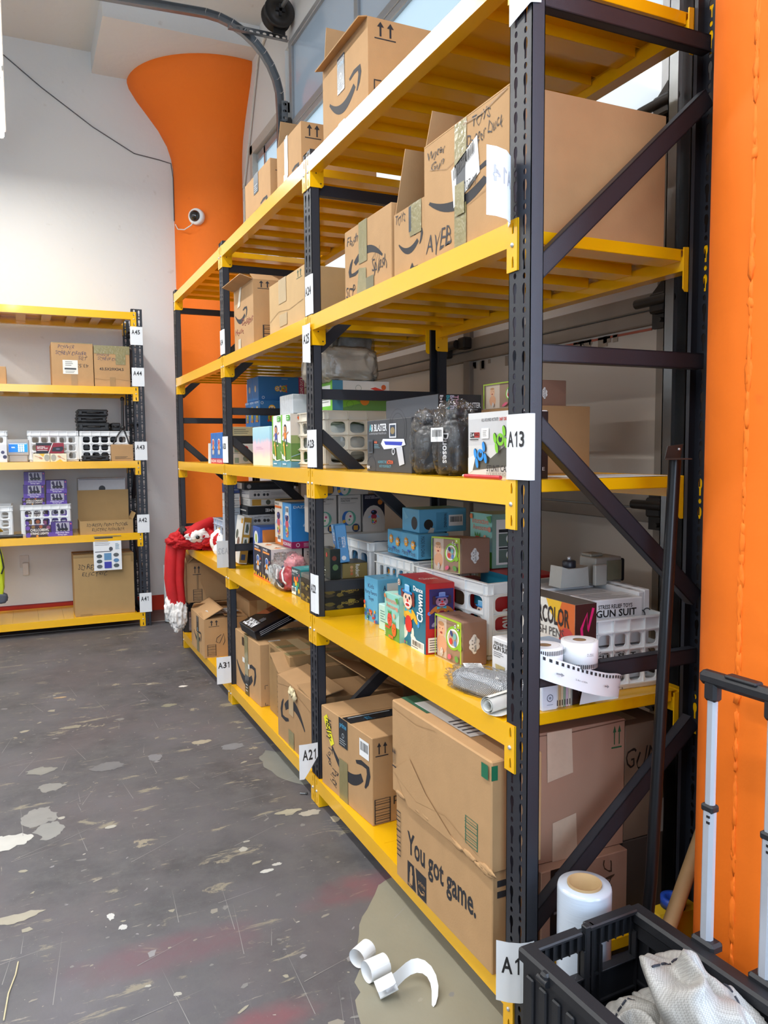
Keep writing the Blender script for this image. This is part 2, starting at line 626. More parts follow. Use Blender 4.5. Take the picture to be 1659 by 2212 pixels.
def C(c):
    return c if not isinstance(c, str) else M(c, 0.45, var=0.03, scale=60)
class Face:
    def __init__(s, mb, O, U, V, W, H, off=0.0006):
        s.mb = mb
        s.O = Vector(O); s.U = Vector(U); s.V = Vector(V)
        s.W = W; s.H = H
        s.N = s.U.cross(s.V)
        s.off = off
        s.fn = None
    def pt(s, u, v):
        if s.fn:
            return s.fn(u, v, s.off)
        return s.O + s.U * (u * s.W) + s.V * (v * s.H) + s.N * s.off
    def raw(s, uv, fs, c):
        s.mb.add([s.pt(*p) for p in uv], fs, C(c))
        s.off += 0.00022
    def r(s, u0, v0, u1, v1, c):
        s.raw([(u0, v0), (u1, v0), (u1, v1), (u0, v1)], [(0, 1, 2, 3)], c)
    def p(s, pts, c):
        tr = geometry.tessellate_polygon([[Vector((a, b, 0)) for a, b in pts]])
        s.raw(pts, [tuple(t) for t in tr], c)
    def c(s, u, v, rad, c, ry=None, n=20):
        rx = rad * s.H / s.W
        ry = ry or rad
        s.raw([(u + rx * math.cos(2 * PI * k / n), v + ry * math.sin(2 * PI * k / n)) for k in range(n)], [tuple(range(n))], c)
    def e(s, u, v, rx, ry, c, a=0.0, n=18):
        q = s.W / s.H
        pts = []
        for k in range(n):
            x = rx * math.cos(2 * PI * k / n) * q
            y = ry * math.sin(2 * PI * k / n)
            pts.append((u + (x * math.cos(a) - y * math.sin(a)) / q, v + x * math.sin(a) + y * math.cos(a)))
        s.raw(pts, [tuple(range(n))], c)
    def ring(s, u, v, r0, r1, c, n=24):
        q = s.H / s.W
        vs = [(u + rr_ * q * math.cos(2 * PI * k / n), v + rr_ * math.sin(2 * PI * k / n)) for rr_ in (r0, r1) for k in range(n)]
        s.raw(vs, [(k, (k + 1) % n, n + (k + 1) % n, n + k) for k in range(n)], c)
    def map(s, u0, v0, u1, v1, rot=0, mir=False):
        def f(a, b):
            if mir:
                a = 1 - a
            if rot == 90:
                a, b = 1 - b, a
            elif rot == -90:
                a, b = b, 1 - a
            elif rot == 180:
                a, b = 1 - a, 1 - b
            return (u0 + (u1 - u0) * a, v0 + (v1 - v0) * b)
        return f
    def t(s, txt, u0, v0, u1, v1, c, rot=0, fl=''):
        vs, fs = text_geo(txt, 'b' in fl, 'h' in fl)
        f = s.map(u0, v0, u1, v1, rot, 'm' in fl)
        if vs:
            s.raw([f(*p) for p in vs], fs, c)
    def l(s, u0, v0, u1, v1, n, c, fill=0.35):
        random.seed(int(u0 * 977 + v0 * 331 + n))
        vs, fs = [], []
        for i in range(n):
            vv = v1 - (v1 - v0) * (i + 0.5) / n
            h = (v1 - v0) / n * fill
            e = u0 + (u1 - u0) * random.uniform(0.6, 1)
            b = len(vs)
            vs += [(u0, vv - h / 2), (e, vv - h / 2), (e, vv + h / 2), (u0, vv + h / 2)]
            fs.append((b, b + 1, b + 2, b + 3))
        s.raw(vs, fs, c)
    def st(s, pts, wd, c):
        """stroke: polyline in uv with width wd in metres"""
        P2 = [Vector((a * s.W, b * s.H)) for a, b in pts]
        vs = []
        for i, p in enumerate(P2):
            t = (P2[min(i + 1, len(P2) - 1)] - P2[max(i - 1, 0)])
            t = t.normalized() if t.length > 1e-9 else Vector((1, 0))
            nn = Vector((-t.y, t.x)) * (wd / 2)
            for q in (p + nn, p - nn):
                vs.append((q.x / s.W, q.y / s.H))
        s.raw(vs, [(2 * i, 2 * i + 1, 2 * i + 3, 2 * i + 2) for i in range(len(P2) - 1)], c)

def smile(f, u0, v0, u1, v1, c=None, rot=0, mir=False):
    c = c or INK
    g = f.map(u0, v0, u1, v1, rot, mir)
    def bez(a, b, d, t):
        return ((1 - t) ** 2 * a[0] + 2 * t * (1 - t) * b[0] + t * t * d[0], (1 - t) ** 2 * a[1] + 2 * t * (1 - t) * b[1] + t * t * d[1])
    lo, up = [], []
    for i in range(15):
        t = i / 14
        lo.append(g(*bez((0.0, 0.66), (0.42, -0.42), (0.84, 0.40), t)))
        up.append(g(*bez((0.02, 0.72), (0.40, 0.06), (0.78, 0.56), t)))
    vs = lo + up
    f.raw(vs, [(i, i + 1, 15 + i + 1, 15 + i) for i in range(14)], c)
    pts = [(0.66, 0.78), (0.80, 0.86), (0.95, 0.84), (0.97, 0.66), (0.93, 0.42), (0.88, 0.26)]
    wd = [0.05, 0.075, 0.09, 0.085, 0.07, 0.03]
    vs = []
    for i, p in enumerate(pts):
        a = pts[max(0, i - 1)]; b = pts[min(len(pts) - 1, i + 1)]
        d = Vector((b[0] - a[0], b[1] - a[1])).normalized()
        for sg in (1, -1):
            vs.append(g(p[0] - d.y * sg * wd[i] * 0.5, p[1] + d.x * sg * wd[i] * 0.9))
    f.raw(vs, [(2 * i, 2 * i + 1, 2 * i + 3, 2 * i + 2) for i in range(len(pts) - 1)], c)
def arrows(f, u0, v0, u1, v1, c=None):
    c = c or INK
    w_, h_ = u1 - u0, v1 - v0
    f.r(u0, v0, u1, v0 + h_ * 0.07, c)
    for k in (0.28, 0.74):
        x = u0 + w_ * k
        f.r(x - w_ * 0.045, v0 + h_ * 0.17, x + w_ * 0.045, v0 + h_ * 0.75, c)
        f.p([(x - w_ * 0.16, v0 + h_ * 0.70), (x + w_ * 0.16, v0 + h_ * 0.70), (x, v1)], c)
def barcode(f, u0, v0, u1, v1, c=None, rot=0, n=26):
    random.seed(int(u0 * 1000 + v1 * 100))
    c = c or '#1d1d1f'
    g = f.map(u0, v0, u1, v1, rot)
    x = 0
    vs, fs = [], []
    while x < 1:
        w_ = random.choice((0.4, 0.7, 1.1)) / n
        b = len(vs)
        vs += [g(x, 0), g(min(1, x + w_), 0), g(min(1, x + w_), 1), g(x, 1)]
        fs.append((b, b + 1, b + 2, b + 3))
        x += w_ + random.choice((0.4, 0.6, 1.0)) / n
    f.raw(vs, fs, c)
def hatch(f, u0, v0, u1, v1, c=None):
    c = c or INK
    a = (u1 - u0) * 0.06
    b = (v1 - v0) * 0.025
    f.r(u0, v0, u0 + a, v1, c); f.r(u1 - a, v0, u1, v1, c)
    f.r(u0, v0, u1, v0 + b, c); f.r(u0, v1 - b, u1, v1, c)
    for q, h in ((0.12, .03), (0.22, .015), (0.30, .03), (0.42, .02), (0.55, .035), (0.66, .015), (0.78, .03), (0.88, .02)):
        y = v0 + (v1 - v0) * q
        f.r(u0, y, u1, y + (v1 - v0) * h, c)
def label(f, u0, v0, u1, v1, rot=0, txt=None, bars=True):
    f.r(u0, v0, u1, v1, '#ECEDEC')
    w_, h_ = u1 - u0, v1 - v0
    if bars:
        barcode(f, u0 + w_ * .1, v0 + h_ * .35, u1 - w_ * .1, v0 + h_ * .85, rot=rot)
    else:
        f.l(u0 + w_ * .1, v0 + h_ * .15, u1 - w_ * .1, v0 + h_ * .9, 5, '#555558')
    if txt:
        f.t(txt, u0 + w_ * .35, v0 + h_ * .08, u1 - w_ * .2, v0 + h_ * .28, '#202022')
def astro(f, u, v, h, suit='#EFF0F2', belly='#F0A23A', visor='#182a6b', wheel=None, trim='#9DC4E8'):
    k = f.H / f.W * 1.25
    f.e(u, v + .16 * h, .17 * h * k, .15 * h, suit)
    f.e(u - .14 * h * k, v - .02 * h, .12 * h * k, .05 * h, trim, 0.5)
    f.e(u + .14 * h * k, v - .02 * h, .12 * h * k, .05 * h, trim, -0.5)
    f.e(u, v - .04 * h, .12 * h * k, .13 * h, belly)
    f.e(u, v + .16 * h, .125 * h * k, .11 * h, visor)
    f.e(u - .04 * h * k, v + .19 * h, .04 * h * k, .03 * h, '#5a7fd0')
    if wheel:
        f.c(u, v - .27 * h, .15 * h, wheel)
        f.c(u, v - .27 * h, .12 * h, '#EADDC2')
        for i, cc in enumerate(('#D8392F', '#F1B22C', '#3AA655', '#3C7FD0', '#C23F86')):
            a = i * 1.257
            f.c(u + .065 * h * k * math.cos(a), v - .27 * h + .065 * h * math.sin(a), .045 * h, cc)
    else:
        f.e(u - .08 * h * k, v - .24 * h, .055 * h * k, .1 * h, suit)
        f.e(u + .08 * h * k, v - .24 * h, .055 * h * k, .1 * h, suit)
def duck(f, u, v, h, rot=0):
    k = f.H / f.W
    def q(a, b):
        if rot:
            return (u - b * h * k, v + a * h)
        return (u + a * h * k, v + b * h)
    f.c(*q(0, .22), .19 * h, '#E8B62E')
    f.c(*q(0, .22), .13 * h, '#EFE3CE')
    f.c(*q(-.06, .26), .03 * h, '#1c1c1c'); f.c(*q(.06, .26), .03 * h, '#1c1c1c')
    f.c(*q(0, .17), .045 * h, '#E8962B')
    f.c(*q(-.16, 0), .07 * h, '#E9C9B6'); f.c(*q(.16, 0), .07 * h, '#E9C9B6')
    f.c(*q(0, -.02), .11 * h, '#2E6FAE')
    f.c(*q(0, -.24), .22 * h, '#DDA51F')
    f.c(*q(0, -.24), .17 * h, '#8FA83C')
    for a, b, c in ((-.07, -.2, '#D8432F'), (.06, -.28, '#3A86D0'), (.03, -.17, '#F1C52C'), (-.05, -.31, '#C94A86')):
        f.c(*q(a, b), .05 * h, c)
    f.c(*q(-.2, -.4), .06 * h, '#D94B32'); f.c(*q(.2, -.4), .06 * h, '#D94B32')
def fruit(f, u, v, r_, c):
    f.c(u, v, r_, c, ry=r_ * 1.2)
    k = f.H / f.W
    for a in (-.5, 0, .5):
        f.p([(u + (a - .25) * r_ * k, v + r_ * 1.05), (u + (a + .25) * r_ * k, v + r_ * 1.05), (u + a * 1.5 * r_ * k, v + r_ * 1.7)], '#4C9A3A')
    f.c(u - .35 * r_ * k, v + .2 * r_, r_ * .1, '#222222'); f.c(u + .35 * r_ * k, v + .2 * r_, r_ * .1, '#222222')
    f.c(u, v - .2 * r_, r_ * .12, '#7c2a20')
def kid(f, u, v, h, hair='#6E2A1E', shirt='#EDE8E0'):
    k = f.H / f.W * 1.35
    f.e(u - .14 * h * k, v - .26 * h, .045 * h * k, .16 * h, '#2A2F52', -0.35)
    f.e(u + .10 * h * k, v - .28 * h, .045 * h * k, .17 * h, '#2A2F52', 0.2)
    f.e(u - .2 * h * k, v - .43 * h, .07 * h * k, .035 * h, '#E6B8A8'); f.e(u + .15 * h * k, v - .45 * h, .07 * h * k, .035 * h, '#E6B8A8')
    f.e(u - .18 * h * k, v + .02 * h, .13 * h * k, .03 * h, '#C98A66', 0.6); f.e(u + .2 * h * k, v + .06 * h, .13 * h * k, .03 * h, '#C98A66', 0.3)
    f.e(u, v - .05 * h, .12 * h * k, .15 * h, shirt)
    f.c(u, v + .25 * h, .17 * h, hair)
    f.e(u, v + .21 * h, .13 * h * k, .13 * h, '#CF8F68')
    f.c(u - .05 * h * k, v + .23 * h, .015 * h, '#222'); f.c(u + .05 * h * k, v + .23 * h, .015 * h, '#222')
    f.e(u, v + .15 * h, .04 * h * k, .012 * h, '#8c3a2a')
def clown(f, u, v, h, dim=False):
    k = f.H / f.W * 1.45
    D = (lambda a, b: b if dim else a)
    f.e(u - .12 * h * k, v - .42 * h, .10 * h * k, .06 * h, D('#F0EEEA', '#8a7fa0'), 0.5); f.e(u + .15 * h * k, v - .43 * h, .10 * h * k, .06 * h, D('#F0EEEA', '#8a7fa0'), -0.4)
    f.e(u - .1 * h * k, v - .33 * h, .035 * h * k, .09 * h, D('#F3EBDC', '#7c7396')); f.e(u + .12 * h * k, v - .33 * h, .035 * h * k, .09 * h, D('#F3EBDC', '#7c7396'))
    f.c(u - .26 * h * k, v - .12 * h, .055 * h, D('#3E9BE6', '#5b7fd8')); f.c(u + .28 * h * k, v - .14 * h, .055 * h, D('#3E9BE6', '#5b7fd8'))
    f.e(u - .17 * h * k, v - .03 * h, .11 * h * k, .055 * h, D('#F0B226', '#b0682e'), 0.7); f.e(u + .18 * h * k, v - .04 * h, .11 * h * k, .055 * h, D('#F0B226', '#b0682e'), -0.7)
    f.e(u, v - .04 * h, .15 * h * k, .10 * h, D('#F3B72B', '#b76d2c'))
    f.c(u + .01 * h * k, v - .2 * h, .145 * h, D('#D8231F', '#8d1f35'))
    f.c(u - .06 * h * k, v - .07 * h, .022 * h, '#E88A24'); f.c(u + .07 * h * k, v - .07 * h, .022 * h, '#E88A24')
    f.p([(u - .1 * h * k, v + .07 * h), (u - .1 * h * k, v - .01 * h), (u + .1 * h * k, v + .07 * h), (u + .1 * h * k, v - .01 * h)][0:2] + [(u, v + .03 * h)], '#3FB0C8')
    f.p([(u + .1 * h * k, v + .07 * h), (u, v + .03 * h), (u + .1 * h * k, v - .01 * h)], '#3FB0C8')
    for sx in (-1, 1):
        for dy in (-.04, .03, .1):
            f.c(u + sx * .16 * h * k, v + (.22 + dy) * h, .055 * h, D('#7A2A22', '#3a1a2c'))
    f.e(u, v + .2 * h, .13 * h * k, .145 * h, D('#F3CDB4', '#9b6f8c'))
    f.e(u - .05 * h * k, v + .25 * h, .022 * h * k, .03 * h, '#23242a'); f.e(u + .06 * h * k, v + .25 * h, .022 * h * k, .03 * h, '#23242a')
    f.e(u + .005 * h * k, v + .13 * h, .085 * h * k, .05 * h, D('#F7F1EC', '#c7a9bd'))
    f.e(u + .005 * h * k, v + .125 * h, .06 * h * k, .026 * h, '#C5201E')
    f.c(u + .005 * h * k, v + .2 * h, .032 * h, '#DC1F1D')
    f.e(u, v + .345 * h, .15 * h * k, .03 * h, D('#2D86C8', '#3a4f9a'))
    f.r(u - .07 * h * k, v + .35 * h, u + .07 * h * k, v + .46 * h, D('#79BCE8', '#6f86c8'))
    f.e(u, v + .46 * h, .07 * h * k, .015 * h, D('#A9D6F2', '#8fa0d8'))
def croc(f, u, v, h):
    k = f.H / f.W * 1.25
    f.e(u, v, .34 * h * k, .33 * h, '#86BE2A', 0.3)
    f.e(u - .02 * h * k, v - .01 * h, .26 * h * k, .26 * h, '#EDEFEA', 0.3)
    f.e(u - .02 * h * k, v - .01 * h, .21 * h * k, .21 * h, '#B7A38E', 0.3)
    f.e(u + .26 * h * k, v - .2 * h, .1 * h * k, .09 * h, '#86BE2A')
    f.c(u + .08 * h * k, v + .34 * h, .05 * h, '#F4F4F0'); f.c(u + .2 * h * k, v + .3 * h, .05 * h, '#F4F4F0')
    f.c(u + .08 * h * k, v + .34 * h, .025 * h, '#222'); f.c(u + .2 * h * k, v + .3 * h, .025 * h, '#222')
    f.c(u - .1 * h * k, v - .1 * h, .09 * h, '#D43A36'); f.e(u + .07 * h * k, v + .06 * h, .07 * h * k, .09 * h, '#6FB4AE', .3)
    f.e(u + .09 * h * k, v - .13 * h, .06 * h * k, .09 * h, '#5E8CC8', -.3); f.e(u - .07 * h * k, v + .12 * h, .05 * h * k, .09 * h, '#2D3E7C', .6)
def baby(f, u, v, h):
    k = f.H / f.W * 1.4
    f.e(u, v - .28 * h, .2 * h * k, .25 * h, '#D9A27E')
    f.e(u - .02 * h * k, v + .12 * h, .15 * h * k, .19 * h, '#E2B08C')
    f.e(u - .02 * h * k, v + .28 * h, .12 * h * k, .06 * h, '#B88A5E')
    f.c(u - .07 * h * k, v + .15 * h, .018 * h, '#333'); f.c(u + .04 * h * k, v + .15 * h, .018 * h, '#333')
    f.e(u - .01 * h * k, v + .03 * h, .045 * h * k, .03 * h, '#A8453C')
def cloud(f, u, v, h, t=None):
    k = f.H / f.W
    for a, b, q in ((0, 0, .22), (0, .2, .19), (0, -.2, .19), (.13, .1, .16), (-.13, .1, .16), (.13, -.12, .16), (-.13, -.12, .16), (0, .34, .11), (0, -.34, .11)):
        f.c(u + a * h * k, v + b * h, q * h * 0.9, '#E7E3DE')
    f.t('Bath Toys', u - .02 * h * k, v - .33 * h, u + .13 * h * k, v + .33 * h, '#333335', rot=90)
    f.l(u - .14 * h * k, v - .25 * h, u - .05 * h * k, v + .25 * h, 3, '#8a8684')
def sunny(f, u, v, h):
    k = f.H / f.W
    for i in range(8):
        a = i * PI / 4
        x, y = math.cos(a), math.sin(a)
        f.p([(u + (x * .3 - y * .14) * h * k, v + (y * .3 + x * .14) * h), (u + (x * .3 + y * .14) * h * k, v + (y * .3 - x * .14) * h), (u + x * .55 * h * k, v + y * .55 * h)], '#E28A2B')
    f.c(u, v, .36 * h, '#E9A83A')
    for sx in (-.12, .12):
        f.c(u + sx * h * k, v + .06 * h, .13 * h, '#F4F2EC'); f.c(u + sx * h * k, v + .05 * h, .055 * h, '#1b1b1d')
def stuntcar(f, u, v, h, c):
    k = f.H / f.W * 1.35
    for a, b, an in ((-.26, .05, .3), (.18, .3, .3), (-.16, -.3, .3), (.28, -.12, .3)):
        f.e(u + a * h * k, v + b * h, .09 * h * k, .2 * h, '#1E1F22', an)
        f.e(u + (a - .03) * h * k, v + b * h, .07 * h * k, .19 * h, c, an)
    f.e(u, v, .17 * h * k, .22 * h, c, -.4)
    f.e(u, v + .02 * h, .09 * h * k, .12 * h, '#20242a', -.4)
    f.e(u + .03 * h * k, v + .12 * h, .05 * h * k, .06 * h, c)
def blaster(f, u, v, h):
    k = f.H / f.W * 1.75
    f.r(u - .1 * h * k, v + .22 * h, u + .16 * h * k, v + .62 * h, '#D9DCE2')
    f.r(u - .07 * h * k, v + .26 * h, u + .13 * h * k, v + .58 * h, '#27384E')
    f.e(u + .03 * h * k, v + .42 * h, .08 * h * k, .1 * h, '#8C7A55')
    f.p([(u - .42 * h * k, v + .06 * h), (u - .34 * h * k, v + .2 * h), (u + .44 * h * k, v + .18 * h), (u + .5 * h * k, v + .02 * h), (u + .2 * h * k, v - .06 * h), (u - .3 * h * k, v - .1 * h)], '#DDE2EC')
    f.p([(u - .3 * h * k, v + .13 * h), (u + .4 * h * k, v + .1 * h), (u + .36 * h * k, v + .0 * h), (u - .24 * h * k, v + .03 * h)], '#2B3FB4')
    f.p([(u + .16 * h * k, v - .03 * h), (u + .38 * h * k, v - .03 * h), (u + .46 * h * k, v - .5 * h), (u + .28 * h * k, v - .56 * h)], '#C3C8D2')
    f.ring(u + .06 * h * k, v - .16 * h, .06 * h, .1 * h, '#C3C8D2')
def wheelimg(f, u, v, r_):
    k = f.H / f.W
    f.c(u, v, r_, '#5E9C86')
    f.e(u - .35 * r_ * k, v, r_ * .62 * k, r_ * .95, '#2F62A8')
    f.e(u + .05 * r_ * k, v, r_ * .6 * k, r_ * .85, '#CFC8BE')
    f.e(u + .15 * r_ * k, v + .1 * r_, r_ * .35 * k, r_ * .5, '#DCCFC6')
    f.c(u + .2 * r_ * k, v + .25 * r_, r_ * .16, '#C04A70'); f.c(u + .05 * r_ * k, v - .2 * r_, r_ * .14, '#5a9c6a')
    f.c(u - .7 * r_ * k, v - .4 * r_, r_ * .22, '#D8A024')
def texts(*items):
    return items

def draw(f, decals):
    for d in decals:
        k = d[0]
        if callable(k):
            k(f, *d[1:])
        else:
            getattr(f, k)(*d[1:])

def face_of(mb, side, D, L, H, off=0.0006):
    if side == 'f':
        return Face(mb, (0, L, 0), (0, -1, 0), (0, 0, 1), L, H, off)
    if side == 'e':
        return Face(mb, (0, 0, 0), (1, 0, 0), (0, 0, 1), D, H, off)
    if side == 't':
        return Face(mb, (0, 0, H), (1, 0, 0), (0, 1, 0), D, L, off)
    if side == 'r':
        return Face(mb, (D, 0, 0), (0, 1, 0), (0, 0, 1), L, H, off)

def carton(name, lab, cat, N, D, L, H, ang=0, mat=None, f=(), e=(), t=(), rr_=(), group=None, parts=(), opened=False, flaps=(), rad=0.0025, rot=None, parent=None):
    """box: N near-aisle bottom corner, D along x, L along y, H up. faces f (aisle), e (near end), t (top)"""
    mat = mat or CARD
    mb = MB()
    if opened:
        th = 0.005
        mb.box((0, 0, 0), (th, L, H), mat); mb.box((D - th, 0, 0), (D, L, H), mat)
        mb.box((th, 0, 0), (D - th, th, H), mat); mb.box((th, L - th, 0), (D - th, L, H), mat)
        mb.box((th, th, 0), (D - th, L - th, th), CARDIN)
    else:
        mb.box((0, 0, 0), (D, L, H), mat, rad)
    for side, dec in (('f', f), ('e', e), ('t', t), ('r', rr_)):
        if dec:
            draw(face_of(mb, side, D, L, H), dec)
    o = mb.build(name, parent, N, rot or (0, 0, R(ang)))
    if lab:
        tag(o, lab, cat, group)
    for pn, side, dec, *pl in parts:
        m2 = MB()
        draw(face_of(m2, side, D, L, H, 0.0021), dec)
        po = m2.build(pn, o)
        if pl:
            po['label'] = pl[0]
    for fl in flaps:
        side, a, ln = fl[:3]
        m2 = MB()
        a = R(a)   # 0 = straight up, positive = outward
        c_, s_ = math.cos(a), math.sin(a)
        th = 0.004
        if side == 'f':
            q = [(0, 0.004, H), (0, L - .004, H), (-s_ * ln, L - .004, H + c_ * ln), (-s_ * ln, .004, H + c_ * ln)]
            tv = Vector((c_, 0, s_)) * th
        elif side == 'r':
            q = [(D, .004, H), (D, L - .004, H), (D + s_ * ln, L - .004, H + c_ * ln), (D + s_ * ln, .004, H + c_ * ln)]
            tv = Vector((-c_, 0, s_)) * th
        elif side == 'e':
            q = [(0.004, 0, H), (D - .004, 0, H), (D - .004, -s_ * ln, H + c_ * ln), (.004, -s_ * ln, H + c_ * ln)]
            tv = Vector((0, c_, s_)) * th
        else:
            q = [(0.004, L, H), (D - .004, L, H), (D - .004, L + s_ * ln, H + c_ * ln), (.004, L + s_ * ln, H + c_ * ln)]
            tv = Vector((0, -c_, s_)) * th
        q = [Vector(p) for p in q]
        vs = q + [p + tv for p in q]
        m2.add(vs, [(0, 1, 2, 3), (7, 6, 5, 4), (0, 4, 5, 1), (1, 5, 6, 2), (2, 6, 7, 3), (3, 7, 4, 0)], mat)
        m2.build('flap', o)
    return o

# ================================================================== the setting
YW, XW, ZC = 7.72, 0.86, 5.05
def plane_obj(name, quads, mats):
    mb = MB()
    for q, m in zip(quads, mats):
        mb.add(q, [tuple(range(len(q)))], m)
    return struct(mb.build(name))
mb = MB(); mb.box((-7.2, -5.2, -0.1), (1.3, 7.92, 0), FLOOR); struct(mb.build('floor'))
mb = MB(); mb.box((-7.2, -5.2, ZC), (1.1, 7.92, ZC + .15), WALL)
mb.box((-0.385, 6.70, 4.87), (XW, YW, ZC), WALL); struct(mb.build('ceiling'))
mb = MB(); mb.box((-7.2, YW, 0), (1.06, YW + .2, ZC), WALL); struct(mb.build('wall_far'))
mb = MB(); mb.box((-7.2, -5.2, 0), (-7.0, YW, ZC), WALL); struct(mb.build('wall_left'))
mb = MB()
mb.box((-7.0, -5.2, 0), (-3.4, -5.0, ZC), WALL); mb.box((2.2 - .0, -5.2, 0), (2.0, -5.0, ZC), WALL)
mb.box((-3.4, -5.2, 4.1), (2.2, -5.0, ZC), WALL); mb.box((-.6, -5.2, 0), (1.06, -5.0, 4.1), WALL); struct(mb.build('wall_near'))
mb = MB()
mb.box((XW, -5.0, 0), (XW + .2, -3.6, ZC), WALL); mb.box((XW, -3.6, 3.5), (XW + .2, .2, ZC), WALL); mb.box((XW, .2, 0), (XW + .2, 2.005, ZC), WALL)
mb.box((XW, 2.005, 4.555), (XW + .2, 6.02, ZC), WALL); mb.box((XW + .06, 5.89, 0), (XW + .2, 6.02, 4.6), WALL)
mb.box((XW, 6.02, 0), (XW + .2, 6.98, 2.3), WALL); mb.box((XW, 6.02, 4.15), (XW + .2, 6.98, ZC), WALL)
mb.box((XW, 6.98, 0), (XW + .2, YW, ZC), WALL)
struct(mb.build('wall_right'))
RED = wall_mat('red_band_paint', '#C4300F', '#B52C0E')
mb = MB(); mb.box((-7.0, YW - .004, 0.0), (0.3, YW, 0.145), RED); mb.box((-7.0, YW - .006, 0.145), (-.16, YW, .155), M('#8E1712', 0.5)); struct(mb.build('baseboard_far'))
# band of bare floor along the far wall, with a pale line
PLINTH = M('#6A5B58', 0.6, var=0.25, scale=6, key='bare_floor_band')
mb = MB(); mb.box((-7.0, 7.20, 0.0), (XW, YW, 0.0015), PLINTH); mb.box((-7.0, 7.185, 0), (XW, 7.205, 0.002), M('#A7A49E', 0.6)); struct(mb.build('floor_band'))
mb = MB(); mb.box((.845, 1.56, 0), (XW, 1.995, 4.6), M('#2A2624', .55, var=.15)); o = struct(mb.build('added_dark_jamb'))  # dark jamb plate added so the rear post's holes look dark, not wall-white
# columns with flared capitals
prof = [(0.41, 0), (0.41, 4.12), (0.425, 4.22), (0.46, 4.33), (0.535, 4.46), (0.63, 4.58), (0.72, 4.69), (0.785, 4.79), (0.80, 4.84), (0.80, 4.87)]
mb = MB(); mb.lathe(prof, ORANGE, (0.715, YW, 0), 64); struct(mb.build('column'))
mb = MB(); mb.lathe(prof[:2] + [(r_, z_) for r_, z_ in prof[2:]] , ORANGE, (0.715, 1.150, 0), 64); struct(mb.build('column'))
# ragged scrape line of old plaster on the near column
mb = MB()
random.seed(5)
for i in range(120):
    z = 0.30 + i * 0.021 + random.uniform(-.02, .02)
    a = R(170 + 5 * noise.noise(Vector((0, 0, z * .7))))
    mb.blob((0.715 + .408 * math.cos(a), 1.150 + .408 * math.sin(a), z), (random.uniform(.004, .008), random.uniform(.004, .010), random.uniform(.015, .04)), ORANGE, i, .5, 2, 6)
struct(mb.build('column_scrape'))
# bare concrete patches and worn marks on the floor
CONC = M('#8B8674', 0.62, var=0.16, scale=5, bump=0.15, key='bare_concrete', bscale=60)
def ragged(pts, jit, sub=5, seed=1):
    random.seed(seed)
    out = []
    for i, p in enumerate(pts):
        q = pts[(i + 1) % len(pts)]
        for k in range(sub):
            t = k / sub
            out.append((p[0] + (q[0] - p[0]) * t + random.uniform(-jit, jit), p[1] + (q[1] - p[1]) * t + random.uniform(-jit, jit)))
    return out
def flat(mb, pts, z, m):
    tr = geometry.tessellate_polygon([[Vector((a, b, 0)) for a, b in pts]])
    fs = []
    for t in tr:
        a, b, c_ = (pts[i] for i in t)
        cr = (b[0] - a[0]) * (c_[1] - a[1]) - (b[1] - a[1]) * (c_[0] - a[0])
        fs.append(tuple(t) if cr > 0 else tuple(reversed(t)))
    mb.add([(a, b, z) for a, b in pts], fs, m)
mb = MB()
flat(mb, ragged([(-.40, 1.45), (-.36, 1.80), (-.285, 1.99), (-.17, 2.24), (-.03, 2.417), (.08, 2.470), (.20, 2.376), (.263, 2.385), (.40, 2.42), (.6, 2.35), (.6, .6), (-.2, .6)], .008), .0012, CONC)
flat(mb, ragged([(-.09, 3.60), (-.075, 3.74), (-.03, 3.80), (.05, 3.74), (.06, 3.33), (.0, 3.33), (-.07, 3.46)], .008, 4, 3), .0012, M('#777770', 0.6, var=.15, scale=8))
struct(mb.build('floor_patch'))
mb = MB()
random.seed(11)
PALE = ['#8A8479', '#96907F', '#7D7B78', '#A8A499', '#8A8787', '#7A7875']
for (x, y, a, b, c_) in ((-1.20, 3.318, .09, .07, '#BDBBB4'), (-1.031, 3.80, .055, .06, '#85837E'), (-1.085, 3.50, .075, .10, '#888682'), (-1.05, 3.36, .06, .09, '#898884'), (-1.07, 4.02, .07, .05, '#84827B'), (-.78, 3.93, .075, .06, '#6E6D6E'),
                      (-.889, 2.628, .012, .025, '#C2C1BC'), (-.86, 2.55, .016, .015, '#BDBBB6'), (-.35, 2.68, .03, .012, '#BDBCB6'), (-.30, 2.71, .02, .012, '#B5B3AC'), (-.30, 4.06, .06, .03, '#A09682'), (-.55, 3.95, .04, .05, '#78777a'), (-.16, 3.93, .06, .05, '#77777a'), (-1.18, 2.75, .10, .03, '#9E9786'),
                      (-.9, 4.6, .07, .03, '#8A8474'), (-.35, 4.75, .05, .03, '#85826F'), (-.05, 3.05, .05, .03, '#A49E92'), (.02, 2.95, .02, .03, '#B0A48E'), (-.13, 3.1, .06, .02, '#A09A86'), (-.2, 5.1, .03, .02, '#D8D4CC'), (-.93, 5.2, .05, .02, '#A88F70')):
    pts = [(x + a * math.cos(t * .5236) * random.uniform(.7, 1.15), y + b * math.sin(t * .5236) * random.uniform(.7, 1.15)) for t in range(12)]
    flat(mb, ragged(pts, min(a, b) * .12, 3, int(x * 100)), .0011, M(c_, .55, var=.14, scale=15))
